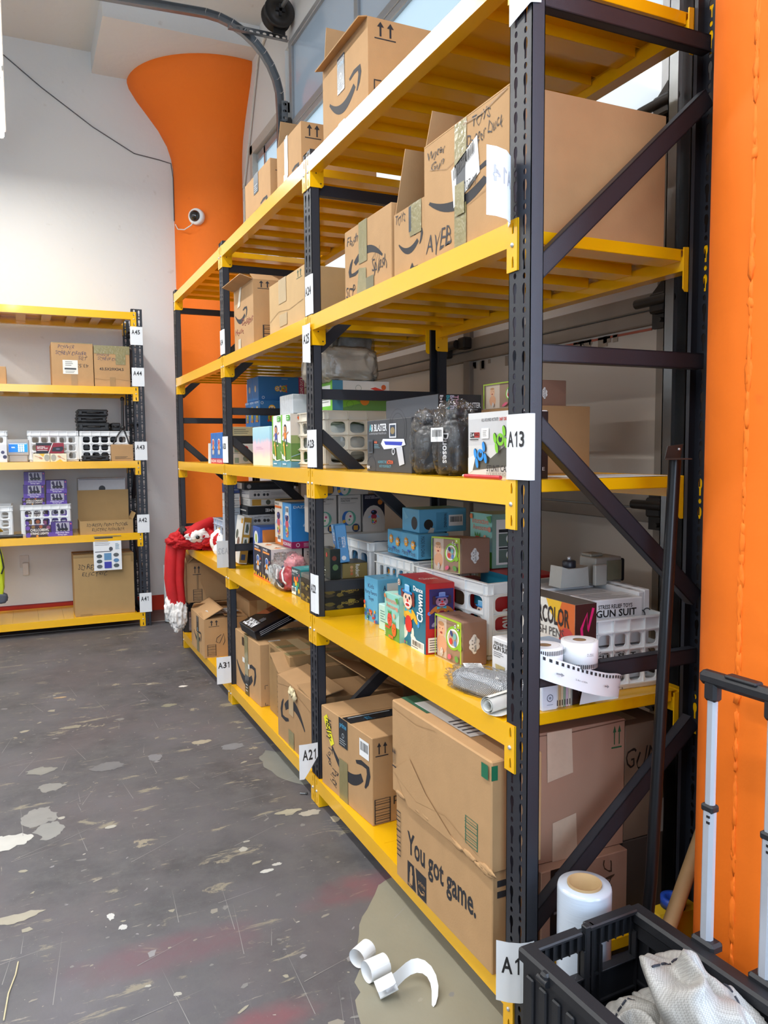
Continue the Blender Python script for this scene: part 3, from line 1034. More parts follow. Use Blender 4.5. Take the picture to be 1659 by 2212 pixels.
for i in range(420):
    y = 1.2 + 5.6 * random.random() ** 1.3
    x = random.uniform(-2.4 if y > 3 else -1.5, 0.0)
    a = random.choice((.004, .006, .008, .012, .02)) * random.uniform(.6, 1.4)
    b = a * random.uniform(.3, .9)
    an = random.uniform(-.5, .9)
    n_ = random.choice((5, 6, 7))
    pts = []
    for t in range(n_):
        q = 2 * PI * t / n_
        k = random.uniform(.55, 1.2)
        px_, py_ = a * math.cos(q) * k, b * math.sin(q) * k
        pts.append((x + px_ * math.cos(an) - py_ * math.sin(an), y + px_ * math.sin(an) + py_ * math.cos(an)))
    flat(mb, pts, .0009 + .0000008 * i, M(random.choice(PALE), .6))
for i in range(70):
    x = random.uniform(-1.5, -.05); y = random.uniform(1.5, 5.5); an = random.choice((random.uniform(.1, .6), random.uniform(1.2, 1.9))); ln = random.uniform(.05, .35)
    d = Vector((math.cos(an), math.sin(an))); nn = Vector((-d.y, d.x)) * .0011
    p0 = Vector((x, y)); p1 = p0 + d * ln
    flat(mb, [tuple(p0 - nn), tuple(p1), tuple(p0 + nn)], .0014, M('#8E8C88', .6))
struct(mb.build('floor_wear'))

# ------------------------------------------------------------------ sectional door in the right wall
PANEL = M('#C9C1B6', 0.6, var=0.06, scale=3, bump=0.06, key='door_panel_paint', bscale=30)
PANELW = M('#D8D6D2', 0.55, var=0.05, scale=3, key='door_panel_white')
RAIL = M('#8A8177', 0.6, var=0.18, scale=9, key='door_rail_paint')
STILE = M('#A2A5A8', 0.4, metal=0.4, var=0.08, key='door_frame_metal')
ROLL = M('#2B2724', 0.5, metal=0.3, var=0.2, key='roller_bracket')
door = struct(empty('door_1', (0.87, 3.95, 0)))
dd = Matrix.Translation((-0.87, -3.95, 0))
def dpart(mb, name):
    o = mb.build(name, door)
    o.location = (-0.87, -3.95, 0)
    return o
zs = [0.02, 0.69, 1.31, 1.98, 2.60, 3.24, 3.92, 4.56]
Y0, Y1 = 2.0, 5.9
mulls = [2.0, 3.27, 4.58, 5.84]
for i in range(7):
    z0, z1 = zs[i], zs[i + 1]
    mb = MB()
    glazed = i >= 4
    rm = STILE if glazed else RAIL
    hb = 0.055
    mb.box((.845, Y0, z0), (.895, Y1, z0 + hb), rm, .004); mb.box((.845, Y0, z1 - hb * (.9)), (.895, Y1, z1 - .004), rm, .004)
    for y in mulls:
        mb.box((.850, y, z0), (.893, y + .06, z1), rm, .003)
    dpart(mb, 'section_frame')
    mb = MB()
    for a, b in zip(mulls[:-1], mulls[1:]):
        if glazed:
            mb.box((.868, a + .05, z0 + .04), (.874, b + .01, z1 - .04), {4: GLASS_W, 5: GLASS_B, 6: GLASS_G}[i])
        else:
            mb.box((.872, a + .05, z0 + .04), (.89, b + .01, z1 - .04), PANEL if i < 3 else PANELW)
    dpart(mb, 'glass_pane' if glazed else 'panel')
mb = MB()
random.seed(8)
for i in range(24):   # peeling paint along the joint
    y = random.uniform(2.2, 3.3)
    mb.box((.868, y, 1.90 + random.uniform(-.02, .01)), (.871, y + random.uniform(.01, .05), 1.925), M('#9C8F80', .8))
mb.box((.868, 2.1, 1.915), (.872, 2.75, 1.923), M('#B2604A', .7)); mb.box((.868, 2.05, 1.268), (.872, 3.2, 1.277), M('#B4493C', .7))
dpart(mb, 'flaking_paint')
for z in (0.69, 1.31, 1.98, 2.60, 3.24, 3.92):
    for y in (Y0 + .01, Y1 - .02):
        mb = MB()
        mb.tube([(.80, y - .07, z + .015), (.80, y + .09, z + .015)], .016, ROLL, 10)
        mb.prism([(y - .05, z - .07), (y + .05, z - .07), (y + .05, z + .05), (y, z + .09), (y - .05, z + .05)], 'x', .832, .846, ROLL)
        mb.box((.80, y - .035, z - .025), (.84, y + .035, z + .04), ROLL, .006)
        mb.tube([(.795, y - .02, z - .05), (.83, y - .02, z - .05)], .008, ROLL, 8)
        dpart(mb, 'roller_bracket')
mb = MB()
mb.box((.800, 3.24, 1.985), (.846, 3.30, 2.04), ROLL, .006); mb.tube([(.80, 3.30, 2.01), (.80, 3.46, 2.01)], .022, ROLL, 10)
mb.box((.81, 3.42, 1.96), (.846, 3.5, 2.03), ROLL, .006)
dpart(mb, 'hinge')
# tracks
def track(y, name, curved):
    mb = MB()
    pts = [(.80, y, 0.02), (.80, y, 2.0)] + [(.80, y, 4.05)]
    if curved:
        for k in range(1, 10):
            a = R(90 * k / 9)
            pts.append((.80 - .55 * (1 - math.cos(a)), y, 4.12 + .55 * math.sin(a)))
        pts += [(-.6, y, 4.63), (-3.4, y, 4.42)]
    for i in range(len(pts) - 1):
        a, b = Vector(pts[i]), Vector(pts[i + 1])
        d = (b - a).normalized()
        n_ = Vector((d.z, 0, -d.x))
        for (o0, o1, y0, y1) in ((-.028, -.024, -.02, .02), (-.028, .028, .016, .02), (.024, .028, -.02, .02)):
            q = []
            for p in (a, b):
                for (oo, yy) in ((o0, y0), (o1, y0), (o1, y1), (o0, y1)):
                    q.append(p + n_ * oo + Vector((0, yy, 0)))
            mb.add(q, [(0, 1, 2, 3), (7, 6, 5, 4), (0, 4, 5, 1), (1, 5, 6, 2), (2, 6, 7, 3), (3, 7, 4, 0)], GALV)
    return dpart(mb, name)
track(5.965, 'track', True)
track(1.925, 'track', False)
mb = MB()
hole = [(.5 + .3 * math.cos(2 * PI * k / 10), .5 + .22 * math.sin(2 * PI * k / 10)) for k in range(10)]
for k in range(9):
    mb.holed(Vector((.40 + k * .05, 5.93, 4.575)), Vector((1, 0, 0)), Vector((0, 0, 1)), .05, .045, hole, GALV, Vector((0, .003, 0)))
mb.box((.40, 5.90, 4.572), (.85, 5.933, 4.576), GALV)
for k in range(3):
    mb.holed(Vector((.80, 5.94, 4.0 + .05 * k)), Vector((1, 0, 0)), Vector((0, 0, 1)), .05, .05, hole, GALV, Vector((0, .003, 0)))
dpart(mb, 'perforated_bracket')
mb = MB()
dc = (.745, 5.80, 4.70)
mb.lathe([(.0, -.03), (.05, -.03), (.05, -.025), (.095, -.02), (.105, -.03), (.112, -.03), (.112, -.01), (.10, 0), (.10, .05), (.112, .06), (.112, .075), (0, .075)], ROLL, dc, 32, axis='y')
mb.box((.735, 5.75, 4.66), (.755, 5.772, 4.74), DARK); mb.box((.71, 5.75, 4.69), (.78, 5.772, 4.71), DARK)
mb.tube([(.745, 5.70, 4.70), (.745, 1.9, 4.70)], .014, GALV, 10)
mb.box((.71, 5.82, 4.56), (.80, 5.828, 4.74), ROLL)
dpart(mb, 'cable_drum')
# window left of the door
mb = MB()
for a, b in (((XW - .02, 6.0, 2.28), (XW + .1, 6.08, 4.17)), ((XW - .02, 6.92, 2.28), (XW + .1, 7.0, 4.17)), ((XW - .02, 6.0, 4.09), (XW + .1, 7.0, 4.17)), ((XW - .02, 6.0, 2.28), (XW + .1, 7.0, 2.36))):
    mb.box(a, b, M('#B9B4AC', .6, var=.1), .004)
win = struct(mb.build('window_1'))
mb = MB(); mb.box((XW + .03, 6.06, 2.34), (XW + .036, 6.94, 4.11), GLASS_B); mb.build('pane', win)
mb = MB()
for a, b in (((XW + .02, 6.06, 2.34), (XW + .05, 6.10, 4.10)), ((XW + .02, 6.66, 2.34), (XW + .05, 6.70, 4.10)), ((XW + .02, 6.06, 4.02), (XW + .05, 6.94, 4.08))):
    mb.box(a, b, ALU)
mb.build('sash', win)
# conduit beside the column, cable across the far wall, cameras, socket
mb = MB(); mb.tube([(.845, 6.49, 4.86), (.845, 6.70, 4.80), (.845, 7.0, 4.27), (.845, 7.22, 3.91), (.845, 7.25, 3.4), (.845, 7.25, 2.2)], .011, M('#CFCAC2', .5), 8)
mb.lathe([(.016, -.02), (.016, .02)], M('#B7B2AA', .5), (.845, 7.225, 3.9), 10)
tag(mb.build('conduit_pipe'), 'thin pale conduit pipe running up the wall beside the far orange column', 'pipe')
mb = MB(); mb.tube([(-1.5, YW - .008, 5.03), (-1.088, YW - .008, 4.885), (-.80, YW - .008, 4.67), (-.39, YW - .008, 4.404), (-.04, YW - .008, 4.225), (.18, YW - .008, 4.20), (.285, YW - .012, 4.18), (.30, YW - .02, 4.05), (.30, YW - .02, 3.66)], .0045, M('#5A5A5E', .6), 6)
tag(mb.build('wall_cable'), 'thin dark cable sagging diagonally across the white far wall', 'cable')
dome = tag(empty('security_camera', (0.443, 7.38, 3.63)), 'white dome security camera mounted on the far orange column', 'camera')
dn = Vector((-.62, -.78, -.05)).normalized()
mb = MB(); q = dn.to_track_quat('Z', 'Y').to_matrix()
def tf(mbx, mat3):
    mbx.v = [tuple(mat3 @ Vector(v)) for v in mbx.v]
mb.lathe([(0, -.02), (.072, -.02), (.072, .02), (.066, .034), (.05, .038)], M('#F1F1EF', .35), (0, 0, 0), 28); tf(mb, q); mb.build('housing', dome)
mb = MB(); mb.blob((0, 0, .036), (.05, .05, .045), M('#1C1A17', .06, coat=.6), 0, 0, 1, 14); tf(mb, q); mb.build('dome_lens', dome)
mb = MB(); mb.tube([(-.03, -.0, -.05), (-.06, -.03, -.09), (-.11, .02, -.12), (-.145, .14, -.09), (-.145, .25, -.02)], .005, M('#E4E2DE', .5), 6); mb.build('cord', dome)
out = tag(empty('wall_outlet', (-1.10, YW, .50)), 'wall outlet plate under the second shelf of the far rack', 'outlet')
mb = MB(); mb.box((-.035, -.006, -.01), (.04, 0, .10), M('#CFC6BC', .5), .003); mb.build('faceplate', out)
mb = MB(); mb.box((-.015, -.05, -.075), (.035, -.006, .035), M('#DDD8D0', .45), .004); mb.build('plug_adapter', out)
# ceiling light
GLOW = M('#FFFDF6', .4, emit=9.0, key='lit_tube')
for a, b, lab in ((5.98, 7.1, 'lit white tube light hanging at the upper left, farther of two in line'), (3.5, 5.92, 'long lit white tube light at the upper left, nearer of two in line')):
    L_ = tag(empty('tube_light_fixture', (-1.135, (a + b) / 2, 4.0)), lab, 'ceiling light', 'tube lights')
    h = (b - a) / 2
    mb = MB(); mb.box((-.04, -h, .03), (.04, h, .075), M('#E9E9E7', .4), .006); mb.build('housing', L_)
    mb = MB(); mb.tube([(0, -h + .02, 0), (0, h - .02, 0)], .026, GLOW, 14); mb.build('tube', L_)
    for sg in (-1, 1):
        mb = MB(); mb.box((-.02, sg * h - .01 - .01 * sg, -.02), (.02, sg * h + .01 - .01 * sg, .035), M('#D9D9D6', .4)); mb.build('end_cap', L_)
        mb = MB(); mb.tube([(0, sg * h * .7, .07), (0, sg * h * .7, ZC - 4.0)], .004, GALV, 6); mb.build('hanger', L_)

# ================================================================== racks
ZL = [0.125, 0.823, 1.44, 2.065, 2.69]
PW, PD, BL, HC, DEPTH = 0.0897, 0.0366, 1.42, 0.1226, 0.62
def post_mesh():
    mb = MB()
    pitch = 0.0797
    n_ = 34
    O0 = 0.0
    top = n_ * pitch
    U = Vector((0, 1, 0)); V = Vector((0, 0, 1)); T = Vector((.002, 0, 0))
    small = [(.5 + .16 * math.cos(2 * PI * k / 8), .5 + .32 * math.sin(2 * PI * k / 8)) for k in range(8)]
    key = [(.40, .06), (.60, .06), (.60, .40), (.68, .52), (.70, .70), (.66, .84), (.56, .92), (.44, .92), (.34, .84), (.30, .70), (.32, .52), (.40, .40)]
    for c in range(2):
        y0 = .006 + c * (PW - .012) / 2
        cw = (PW - .012) / 2
        for k in range(n_):
            z = k * pitch + (.0 if c == 0 else .006)
            hs = pitch * .30
            mb.holed(Vector((0, y0, z + hs)), U, V, cw, pitch - hs, key, BLK, T)
            mb.holed(Vector((0, y0, z)), U, V, cw, hs, small, BLK, T)
    mb.box((0, 0, 0), (.002, .006, top + .006), BLK); mb.box((0, PW - .006, 0), (.002, PW, top + .006), BLK)
    mb.box((0, .006, top), (.0019, PW - .006, top + .006), BLK)
    mb.box((0, 0, 0), (PD, .002, top + .006), BLK); mb.box((0, PW - .002, 0), (PD, PW, top + .006), BLK)
    mb.box((PD - .002, 0, 0), (PD, .014, top + .006), BLK); mb.box((PD - .002, PW - .014, 0), (PD, PW, top + .006), BLK)
    mb.box((-.002, -.002, -.0), (PD + .002, PW + .002, .004), BLK)
    return mb.mesh('post')
POSTM = post_mesh()
def beam_mesh():
    mb = MB()
    mb.prism([(-.004, -.063), (.040, -.063), (.040, -.024), (.022, -.024), (.022, -.003), (-.004, -.003)], 'y', 0, BL, YEL)
    return mb.mesh('beam')
BEAMM = beam_mesh()
def conn_mesh(side):
    """side 0: at the beam's near end (front plate reaches back over the post before it); side 1: far end"""
    mb = MB()
    pw = .042
    slot = [(.42, .2), (.62, .2), (.62, .5), (.56, .8), (.48, .8), (.42, .62)]
    y0 = -pw if side == 0 else 0
    U, V, T = Vector((0, -1, 0)), Vector((0, 0, 1)), Vector((.004, 0, 0))
    O = Vector((-.0042, y0 + pw, -HC))
    for (a, b, hl) in ((0, .36, slot), (.36, .66, None), (.66, 1, slot)):
        if hl:
            mb.holed(O + V * HC * a, U, V, pw, HC * (b - a), hl, YEL, T)
        else:
            p = O + V * HC * a
            mb.box((p.x, y0, p.z), (p.x + .004, y0 + pw, p.z + HC * (b - a)), YEL)
    e = (y0, y0 + .0015) if side == 0 else (y0 + pw - .0015, y0 + pw)
    mb.box((-.0042, e[0], -HC), (0, e[1], 0), YEL)
    ys = (0.0, .004) if side == 0 else (-.004, 0.0)
    mb.prism([(-.0042, -HC), (.046, -HC), (.054, -HC + .008), (.054, -.004), (-.0042, 0)], 'y', ys[0], ys[1], YEL)
    yb = y0 + pw * .5
    mb.lathe([(0, -.009), (.004, -.0085), (.0058, -.0065), (.0058, -.0042)], BOLT, (0, yb, -HC * .49), 12, axis='x')
    ym = ys[0] - .0006 if side else ys[1]
    for (xx, zz) in ((.042, -HC + .016), (.022, -HC * .55)):
        mb.lathe([(0, 0), (.0028, 0), (.0028, .0006)], DARK, (xx, ym, zz), 10, axis='y')
    return mb.mesh('connector')
CONM = (conn_mesh(0), conn_mesh(1))
def deck_mesh():
    mb = MB()
    n_ = 7
    a, b = .022, BL - .022
    w_ = (b - a) / n_
    for i in range(n_):
        y0 = a + i * w_ + .0006
        y1 = y0 + w_ - .0012
        mb.box((.022, y0, -.006), (DEPTH - .022, y1, -.004), YEL)
        for yy in (y0, y1 - .0015):
            mb.box((.043, yy, -.036), (DEPTH - .043, yy + .0015, -.006), YEL)
        mb.box((.043, y0, -.036), (DEPTH - .043, y0 + .075, -.0345), YEL)
    return mb.mesh('shelf_deck')
DECKM = deck_mesh()
def link(name, me, parent, loc, rot=(0, 0, 0), scale=None):
    o = bpy.data.objects.new(name, me)
    COL.objects.link(o)
    o.parent = parent
    o.location = loc
    o.rotation_euler = rot
    if scale:
        o.scale = scale
    return o
def bar_mesh(a, b, wx, wy):
    mb = MB()
    a, b = Vector(a), Vector(b)
    d = (b - a).normalized()
    n_ = Vector((0, 1, 0))
    t_ = d.cross(n_)
    h, k = wx / 2, wy / 2
    th = .003
    def slab(t0, t1, n0, n1):
        q = []
        for p in (a, b):
            for (tt, nn) in ((t0, n0), (t1, n0), (t1, n1), (t0, n1)):
                q.append(p + t_ * tt + n_ * nn)
        mb.add(q, [(0, 1, 2, 3), (7, 6, 5, 4), (0, 4, 5, 1), (1, 5, 6, 2), (2, 6, 7, 3), (3, 7, 4, 0)], BLK)
    slab(-h, h, -k, -k + th); slab(-h, -h + th, -k, k); slab(h - th, h, -k, k)
    slab(-h, -h * .45, k - th, k); slab(h * .45, h, k - th, k)
    return mb.mesh('brace')
BR = [((.036, 0, .10), (.584, 0, .10)), ((.036, 0, .29), (.584, 0, .752)), ((.036, 0, .940), (.584, 0, .940)), ((.036, 0, 1.585), (.584, 0, 1.10)), ((.036, 0, 1.748), (.584, 0, 1.748)), ((.036, 0, 1.935), (.584, 0, 2.435)), ((.036, 0, 2.57), (.584, 0, 2.57))]
BRM = [bar_mesh(a, b, .042 if a[2] == b[2] else .046, .03) for a, b in BR]
def rack(name, loc, rot, bays, lab):
    r_ = tag(empty(name, loc, rot), lab, 'storage rack')
    for k in range(bays + 1):
        y = k * (PW + BL)
        link('post', POSTM, r_, (0, y, 0))
        link('post', POSTM, r_, (DEPTH, y + PW, 0), (0, 0, PI))
        for m in BRM:
            link('brace', m, r_, (0, y + PW / 2, 0))
    for k in range(bays):
        y = k * (PW + BL) + PW
        for z in ZL:
            b = link('beam', BEAMM, r_, (0, y, z))
            link('connector', CONM[0], b, (0, 0, 0)); link('connector', CONM[1], b, (0, BL, 0))
            b = link('beam', BEAMM, r_, (DEPTH, y + BL, z), (0, 0, PI))
            link('connector', CONM[0], b, (0, 0, 0)); link('connector', CONM[1], b, (0, BL, 0))
            link('shelf_deck', DECKM, r_, (0, y, z))
    return r_
rack('storage_rack', (0, 1.571, 0), (0, 0, 0), 3, 'long yellow and black steel storage rack running from the near right to the far column')
rack('storage_rack', (-.11, 7.05, 0), (0, 0, R(90)), 1, 'yellow and black steel storage rack standing against the white far wall')
Z1, Z2, Z3, Z4, Z5 = [z - .004 for z in ZL]

# ================================================================== cartons on the top shelf
CART = 'cardboard box'
def tapestrip(u0, v0, u1, v1, m=None):
    return ('r', u0, v0, u1, v1, m or TAPE)
UP = lambda u0, v0, u1, v1, c=None: (arrows, u0, v0, u1, v1, c)
DBLUE = '#2C4A66'
carton('cardboard_box', 'tallest open brown box with curved arrow print on the top shelf', CART, (.07, 2.66, Z5), .42, .455, .35, opened=True,
       f=[(smile, .16, .30, .86, .66)], e=[UP(.06, .80, .26, .97), ('r', .05, .30, .06, .40, INK), ('r', .05, .39, .12, .40, INK)],
       parts=[('printed_tape', 'f', [('r', .36, .55, .52, .93, M('#596169', .25, key='grey_tape')), ('t', 'prime', .38, .80, .50, .88, '#8FB2C8'), ('ring', .44, .72, .02, .032, '#D6DADC'), ('l', .38, .58, .50, .66, 4, '#AEB5BA')], 'grey printed tape'), ('printed_tape', 'f', [('r', .37, 0, .52, .24, M('#596169', .25, key='grey_tape')), ('t', 'prime', .39, .13, .50, .2, '#8FB2C8')], 'grey printed tape')],
       flaps=[('f', 104, .035), ('b', -12, .16)])
carton('cardboard_box', 'middle-sized open brown box with frayed tape on the top shelf, beside the tallest one', CART, (.07, 3.392, Z5), .36, .355, .262, opened=True,
       f=[(smile, .10, .02, .92, .42)], e=[UP(.05, .74, .26, .97)],
       parts=[('frayed_tape', 'f', [('r', .34, .30, .46, 1.0, M('#7C8894', .2)), ('r', .40, .34, .48, 1.02, M('#D8D6CC', .2)), ('r', .3, .06, .42, .4, M('#DAD3C4', .3))])], flaps=[('b', -25, .12), ('r', -40, .1)])
carton('cardboard_box', 'smallest brown box with curved arrow print at the far end of the top shelf', CART, (.07, 3.864, Z5), .34, .47, .262,
       f=[(smile, .12, .05, .9, .42)], e=[UP(.08, .78, .36, .97)],
       parts=[('printed_tape', 'f', [('r', .38, .62, .56, 1.0, M('#596169', .25, key='grey_tape')), ('l', .4, .64, .54, .8, 4, '#AEB5BA')]), ('printed_tape', 'f', [('r', .40, .0, .56, .3, M('#596169', .25, key='grey_tape'))])])
# ------------------------------------------------------------------ fourth level
carton('cardboard_box', 'large open brown box with handwriting and barcode label, nearest on the fourth shelf', CART, (.03, 1.70, Z4), .50, .46, .352, opened=True,
       f=[(smile, .06, .32, .92, .60), ('t', 'AYEB', .02, .06, .36, .26, PEN, 0, 'h'), ('t', 'TOYS', .60, .86, .80, .96, PEN, 0, 'h'), ('t', 'Danger Duck', .54, .73, .93, .85, PEN, 0, 'h'), ('t', 'Water', .05, .84, .28, .93, PEN, 0, 'h'), ('t', 'Gun', .10, .74, .27, .82, PEN, 0, 'h'),
          ('st', [(.08, .78), (.3, .7), (.5, .74)], .0015, '#94714A'), ('st', [(.55, .33), (.8, .38), (.98, .36)], .0015, '#94714A'), ('st', [(.97, .98), (.7, .93), (.5, .95)], .003, '#8B6A45')],
       parts=[('brown_tape', 'f', [('r', .40, .66, .54, .99, TAPE), ('r', .42, .50, .53, .68, M('#3A3F46', .3)), ('r', .40, 0, .54, .36, TAPE)]),
              ('shipping_label', 'f', [('p', [(.36, .66), (.66, .80), (.69, .52), (.39, .36)], '#E9E9E8'), ('p', [(.56, .44), (.66, .50), (.66, .53), (.56, .47)], '#2a2a2c')] + [('p', [(.39 + i * .016, .57 + i * .0077), (.397 + i * .016 + (i % 3) * .002, .573 + i * .0077), (.393 + i * .0162 + (i % 3) * .002, .655 + i * .0077), (.385 + i * .0162, .652 + i * .0077)], '#1f1f22') for i in range(16)] + [('t', '07-H', .55, .44, .66, .51, '#202022'), ('r', .42, .28, .53, .52, TAPE)], 'white barcode label')],
       flaps=[('b', -25, .10), ('f', -100, .12)])
carton('cardboard_box', 'brown box marked TOYS with a raised dark flap on the fourth shelf', CART, (.034, 2.168, Z4), .40, .212, .213, opened=True,
       f=[(smile, .16, .30, .95, .62), ('t', 'TOYS', .06, .80, .40, .97, PEN, 0, 'h'), ('r', .55, 0, .8, .10, INK), ('p', [(.55, .1), (.62, .17), (.67, .1)], INK)],
       parts=[('brown_tape', 'f', [('r', .55, .55, .92, 1.0, TAPE), ('r', .52, .62, .6, .98, M('#2d353c', .3))])],
       flaps=[('b', -22, .20)])
carton('cardboard_box', 'brown box with an upside-down curved arrow and scribbles, left of the box marked TOYS', CART, (.032, 2.40, Z4), .32, .405, .262, mat=CARD,
       f=[(smile, .10, .30, .84, .66, None, 180), ('t', 'Flash', .06, .74, .32, .9, PEN, 0, 'h'), ('t', 'Splash', .62, .2, .92, .42, PEN, 0, 'h'), ('t', 'SCP', .03, .03, .25, .22, PEN, 0, 'h'), ('st', [(.62, .42), (.7, .5), (.68, .3), (.78, .55), (.76, .25)], .003, PEN)],
       parts=[('brown_tape', 'f', [('r', .34, .45, .52, 1.0, TAPE), ('p', [(.28, 0), (.5, 0), (.5, .36), (.34, .4)], TAPE), ('r', .5, .06, .66, .22, M('#6f6a4c', .2))])])
carton('cardboard_box', 'plain tan box behind the post with the A24 sheet', CART, (.03, 3.262, Z4), .42, .52, .245, mat=M('#C3A273', .85, var=.08, scale=14, bump=.1, bscale=160, key='cardboard_tan'),
       f=[UP(.80, .82, .95, .97, '#3F5B44'), ('st', [(.02, .3), (.3, .42), (.6, .36), (.97, .42)], .002, '#8F7048')], parts=[('paper_tape', 'f', [('r', .30, .55, .52, 1.0, TAPEP), ('r', .32, .12, .54, .34, TAPEP)])], e=[('st', [(.02, .02), (.02, .98)], .002, '#8a6844')])
carton('cardboard_box', 'crushed brown box with red handwriting, farthest on the fourth shelf', CART, (.03, 4.07, Z4), .24, .40, .342, opened=True,
       f=[(smile, .06, .42, .70, .68), ('t', 'House', .06, .26, .5, .38, '#8A3430', 0, 'h'), ('t', 'Designs', .42, .36, .98, .5, '#8A3430', 0, 'h')],
       e=[UP(.1, .86, .4, .98), (hatch, .2, .02, .72, .32)],
       parts=[('torn_tape', 'f', [('p', [(.2, .7), (.34, .72), (.44, 1.0), (.34, 1.0)], M('#D8CDB8', .25)), ('r', .22, 0, .36, .2, M('#CFC7B2', .25))])],
       flaps=[('f', 75, .07), ('e', -60, .08), ('b', 10, .06)])
# ------------------------------------------------------------------ third level, near bay
def bitbox_front(f):
    k = f
    k.ring(.72, .80, .28, .30, '#3A3C42'); k.ring(.72, .80, .36, .375, '#3A3C42'); k.ring(.1, .1, .2, .215, '#3A3C42')
    k.t('AR BLASTER', .06, .78, .48, .92, '#E4E8EE', 0, 'b'); k.t('A', .06, .78, .12, .92, '#4FB6C8', 0, 'b')
    k.t('AUGMENTED REALITY BLASTER GUN', .06, .72, .47, .755, '#B8BCC2')
    blaster(k, .60, .50, .66)
    k.t('AUGMENTS THE', .28, .17, .48, .22, '#58A9C4'); k.t('ACTION', .49, .16, .63, .23, '#E2622F', 0, 'b'); k.t('INTO YOUR REALITY', .32, .09, .59, .14, '#58A9C4')
    k.r(.04, .36, .16, .62, '#48505A'); k.r(.06, .39, .14, .59, '#23282f'); k.t('FREE', .2, .55, .27, .59, '#E2622F', 0, 'b'); k.l(.2, .45, .34, .54, 3, '#6E98A8')
    k.t('bit', .02, .06, .09, .13, '#E8E8EA', 0, 'b')
GREYBOX = M('#3B3D42', .45, var=.04, scale=8, key='charcoal_carton')
carton('toy_box', 'charcoal box showing a white and blue toy blaster, on the middle shelf', 'toy box', (.08, 2.355, Z3), .22, .365, .188, mat=GREYBOX,
       f=[(bitbox_front,)], e=[('t', 'BATTLE', .06, .58, .4, .66, '#B9BBC0', 0, 'b'), ('t', 'BEGIN', .06, .46, .36, .54, '#4FA8B4', 0, 'b'), ('t', 'bit', .05, .1, .3, .2, '#D8D8DA', 0, 'b')])
carton('toy_box', 'grey and black box lying flat on top of the charcoal blaster box', 'toy box', (.19, 2.37, Z3 + .189), .17, .42, .078, mat=M('#515359', .5, var=.04, key='grey_carton'),
       e=[('r', .0, 0, 1, 1, '#1F2026'), ('t', 'AR BLASTER', .48, .42, .98, .66, '#DADDE2', 0, 'b'), ('l', .5, .3, .96, .38, 1, '#8f9298'), ('t', 'THE', .36, .5, .46, .95, '#D4A0B8', -90, 'b'), ('t', 'BATTLE', .27, .2, .36, .95, '#C9C2D8', -90, 'b'), ('t', 'BEGINS', .18, .1, .26, .95, '#3FA0AC', -90, 'b'), ('t', 'bit', .03, .45, .11, .95, '#D8D8DA', -90, 'b')])
carton('cardboard_box', 'plain dark carton behind the bagged black bottles on the middle shelf', CART, (.36, 2.06, Z3), .22, .34, .215, mat=CARD2)
def bath_front(f):
    f.r(0, 0, 1, 1, '#9B7F68')
    f.r(.02, .02, .38, .96, '#CDBBA9')
    baby(f, .20, .56, .84)
    croc(f, .66, .57, .82)
    cloud(f, .24, .16, .22)
    f.e(.55, .13, .07, .06, '#D8607C', .3); f.e(.82, .14, .07, .07, '#5E9A4A', -.3)
    for q in ((0, .955, 1, 1), (0, 0, .025, 1), (.96, 0, 1, 1)):
        f.r(*q, '#A3C52F')
    f.r(.84, .85, .95, 1, '#A3C52F'); f.c(.895, .92, .025, '#F2F4EA')
    f.r(0, 0, 1, .02, '#B9AC9A')
def bath_end(f):
    cloud(f, .45, .5, .5)
MAUVE = M('#8E6A57', .7, var=.06, scale=12, key='mauve_carton')
def bathbox(lab, N, D, L, H, ang=0, rot=None):
    return carton('toy_box', lab, 'toy box', N, D, L, H, ang, mat=MAUVE, f=[(bath_front,)], e=[(bath_end,)], t=[('l', .3, .3, .7, .7, 3, '#7a5a48')], rot=rot)
bathbox('mauve and lime bath toys box behind the grey box on the middle shelf', (.37, 2.12, Z3 + .216), .16, .24, .085)
def bag_bottle(lab, x, y, h, seed, lean, sticker):
    b = tag(empty('bagged_bottle', (x, y, Z3)), lab, 'bottle', 'bottles in plastic bags')
    mb = MB(); mb.lathe([(0, .006), (.050, .006), (.053, .02), (.053, h * .66), (.04, h * .72), (.026, h * .78), (.024, h * .9), (0, h * .9)], M('#15161A', .35, var=.1), (0, 0, 0), 28); mb.build('bottle', b)
    mb = MB(); mb.lathe([(.027, h * .80), (.029, h * .80), (.029, h * .93), (0, h * .93)], M('#202127', .4), (0, 0, 0), 20); mb.build('cap', b)
    mb = MB(); mb.blob((0, 0, h * .5), (.062, .062, h * .53), CLEAR, seed, .22, 2.2, 40, .72, flat=.001, ridge=True); mb.build('plastic_bag', b)
    if sticker:
        mb = MB(); f = Face(mb, (-.066, .034, h * .48), (.10, -.995, 0), (0, 0, 1), .065, .042); label(f, 0, 0, 1, 1); mb.build('sticker', b)
        mb = MB(); f = Face(mb, (-.062, -.004, h * .18), (.55, -.83, 0), (0, 0, 1), .05, .09); f.t('Duoses', .3, 0, .7, 1, '#D9DADB', -90, 'b'); mb.build('printed_name', b)
bag_bottle('black bottle in crinkled clear plastic, the one without a barcode sticker', .105, 2.262, .20, 3, 0, False)
bag_bottle('black bottle in crinkled clear plastic with a white barcode sticker', .105, 2.105, .215, 9, 0, True)
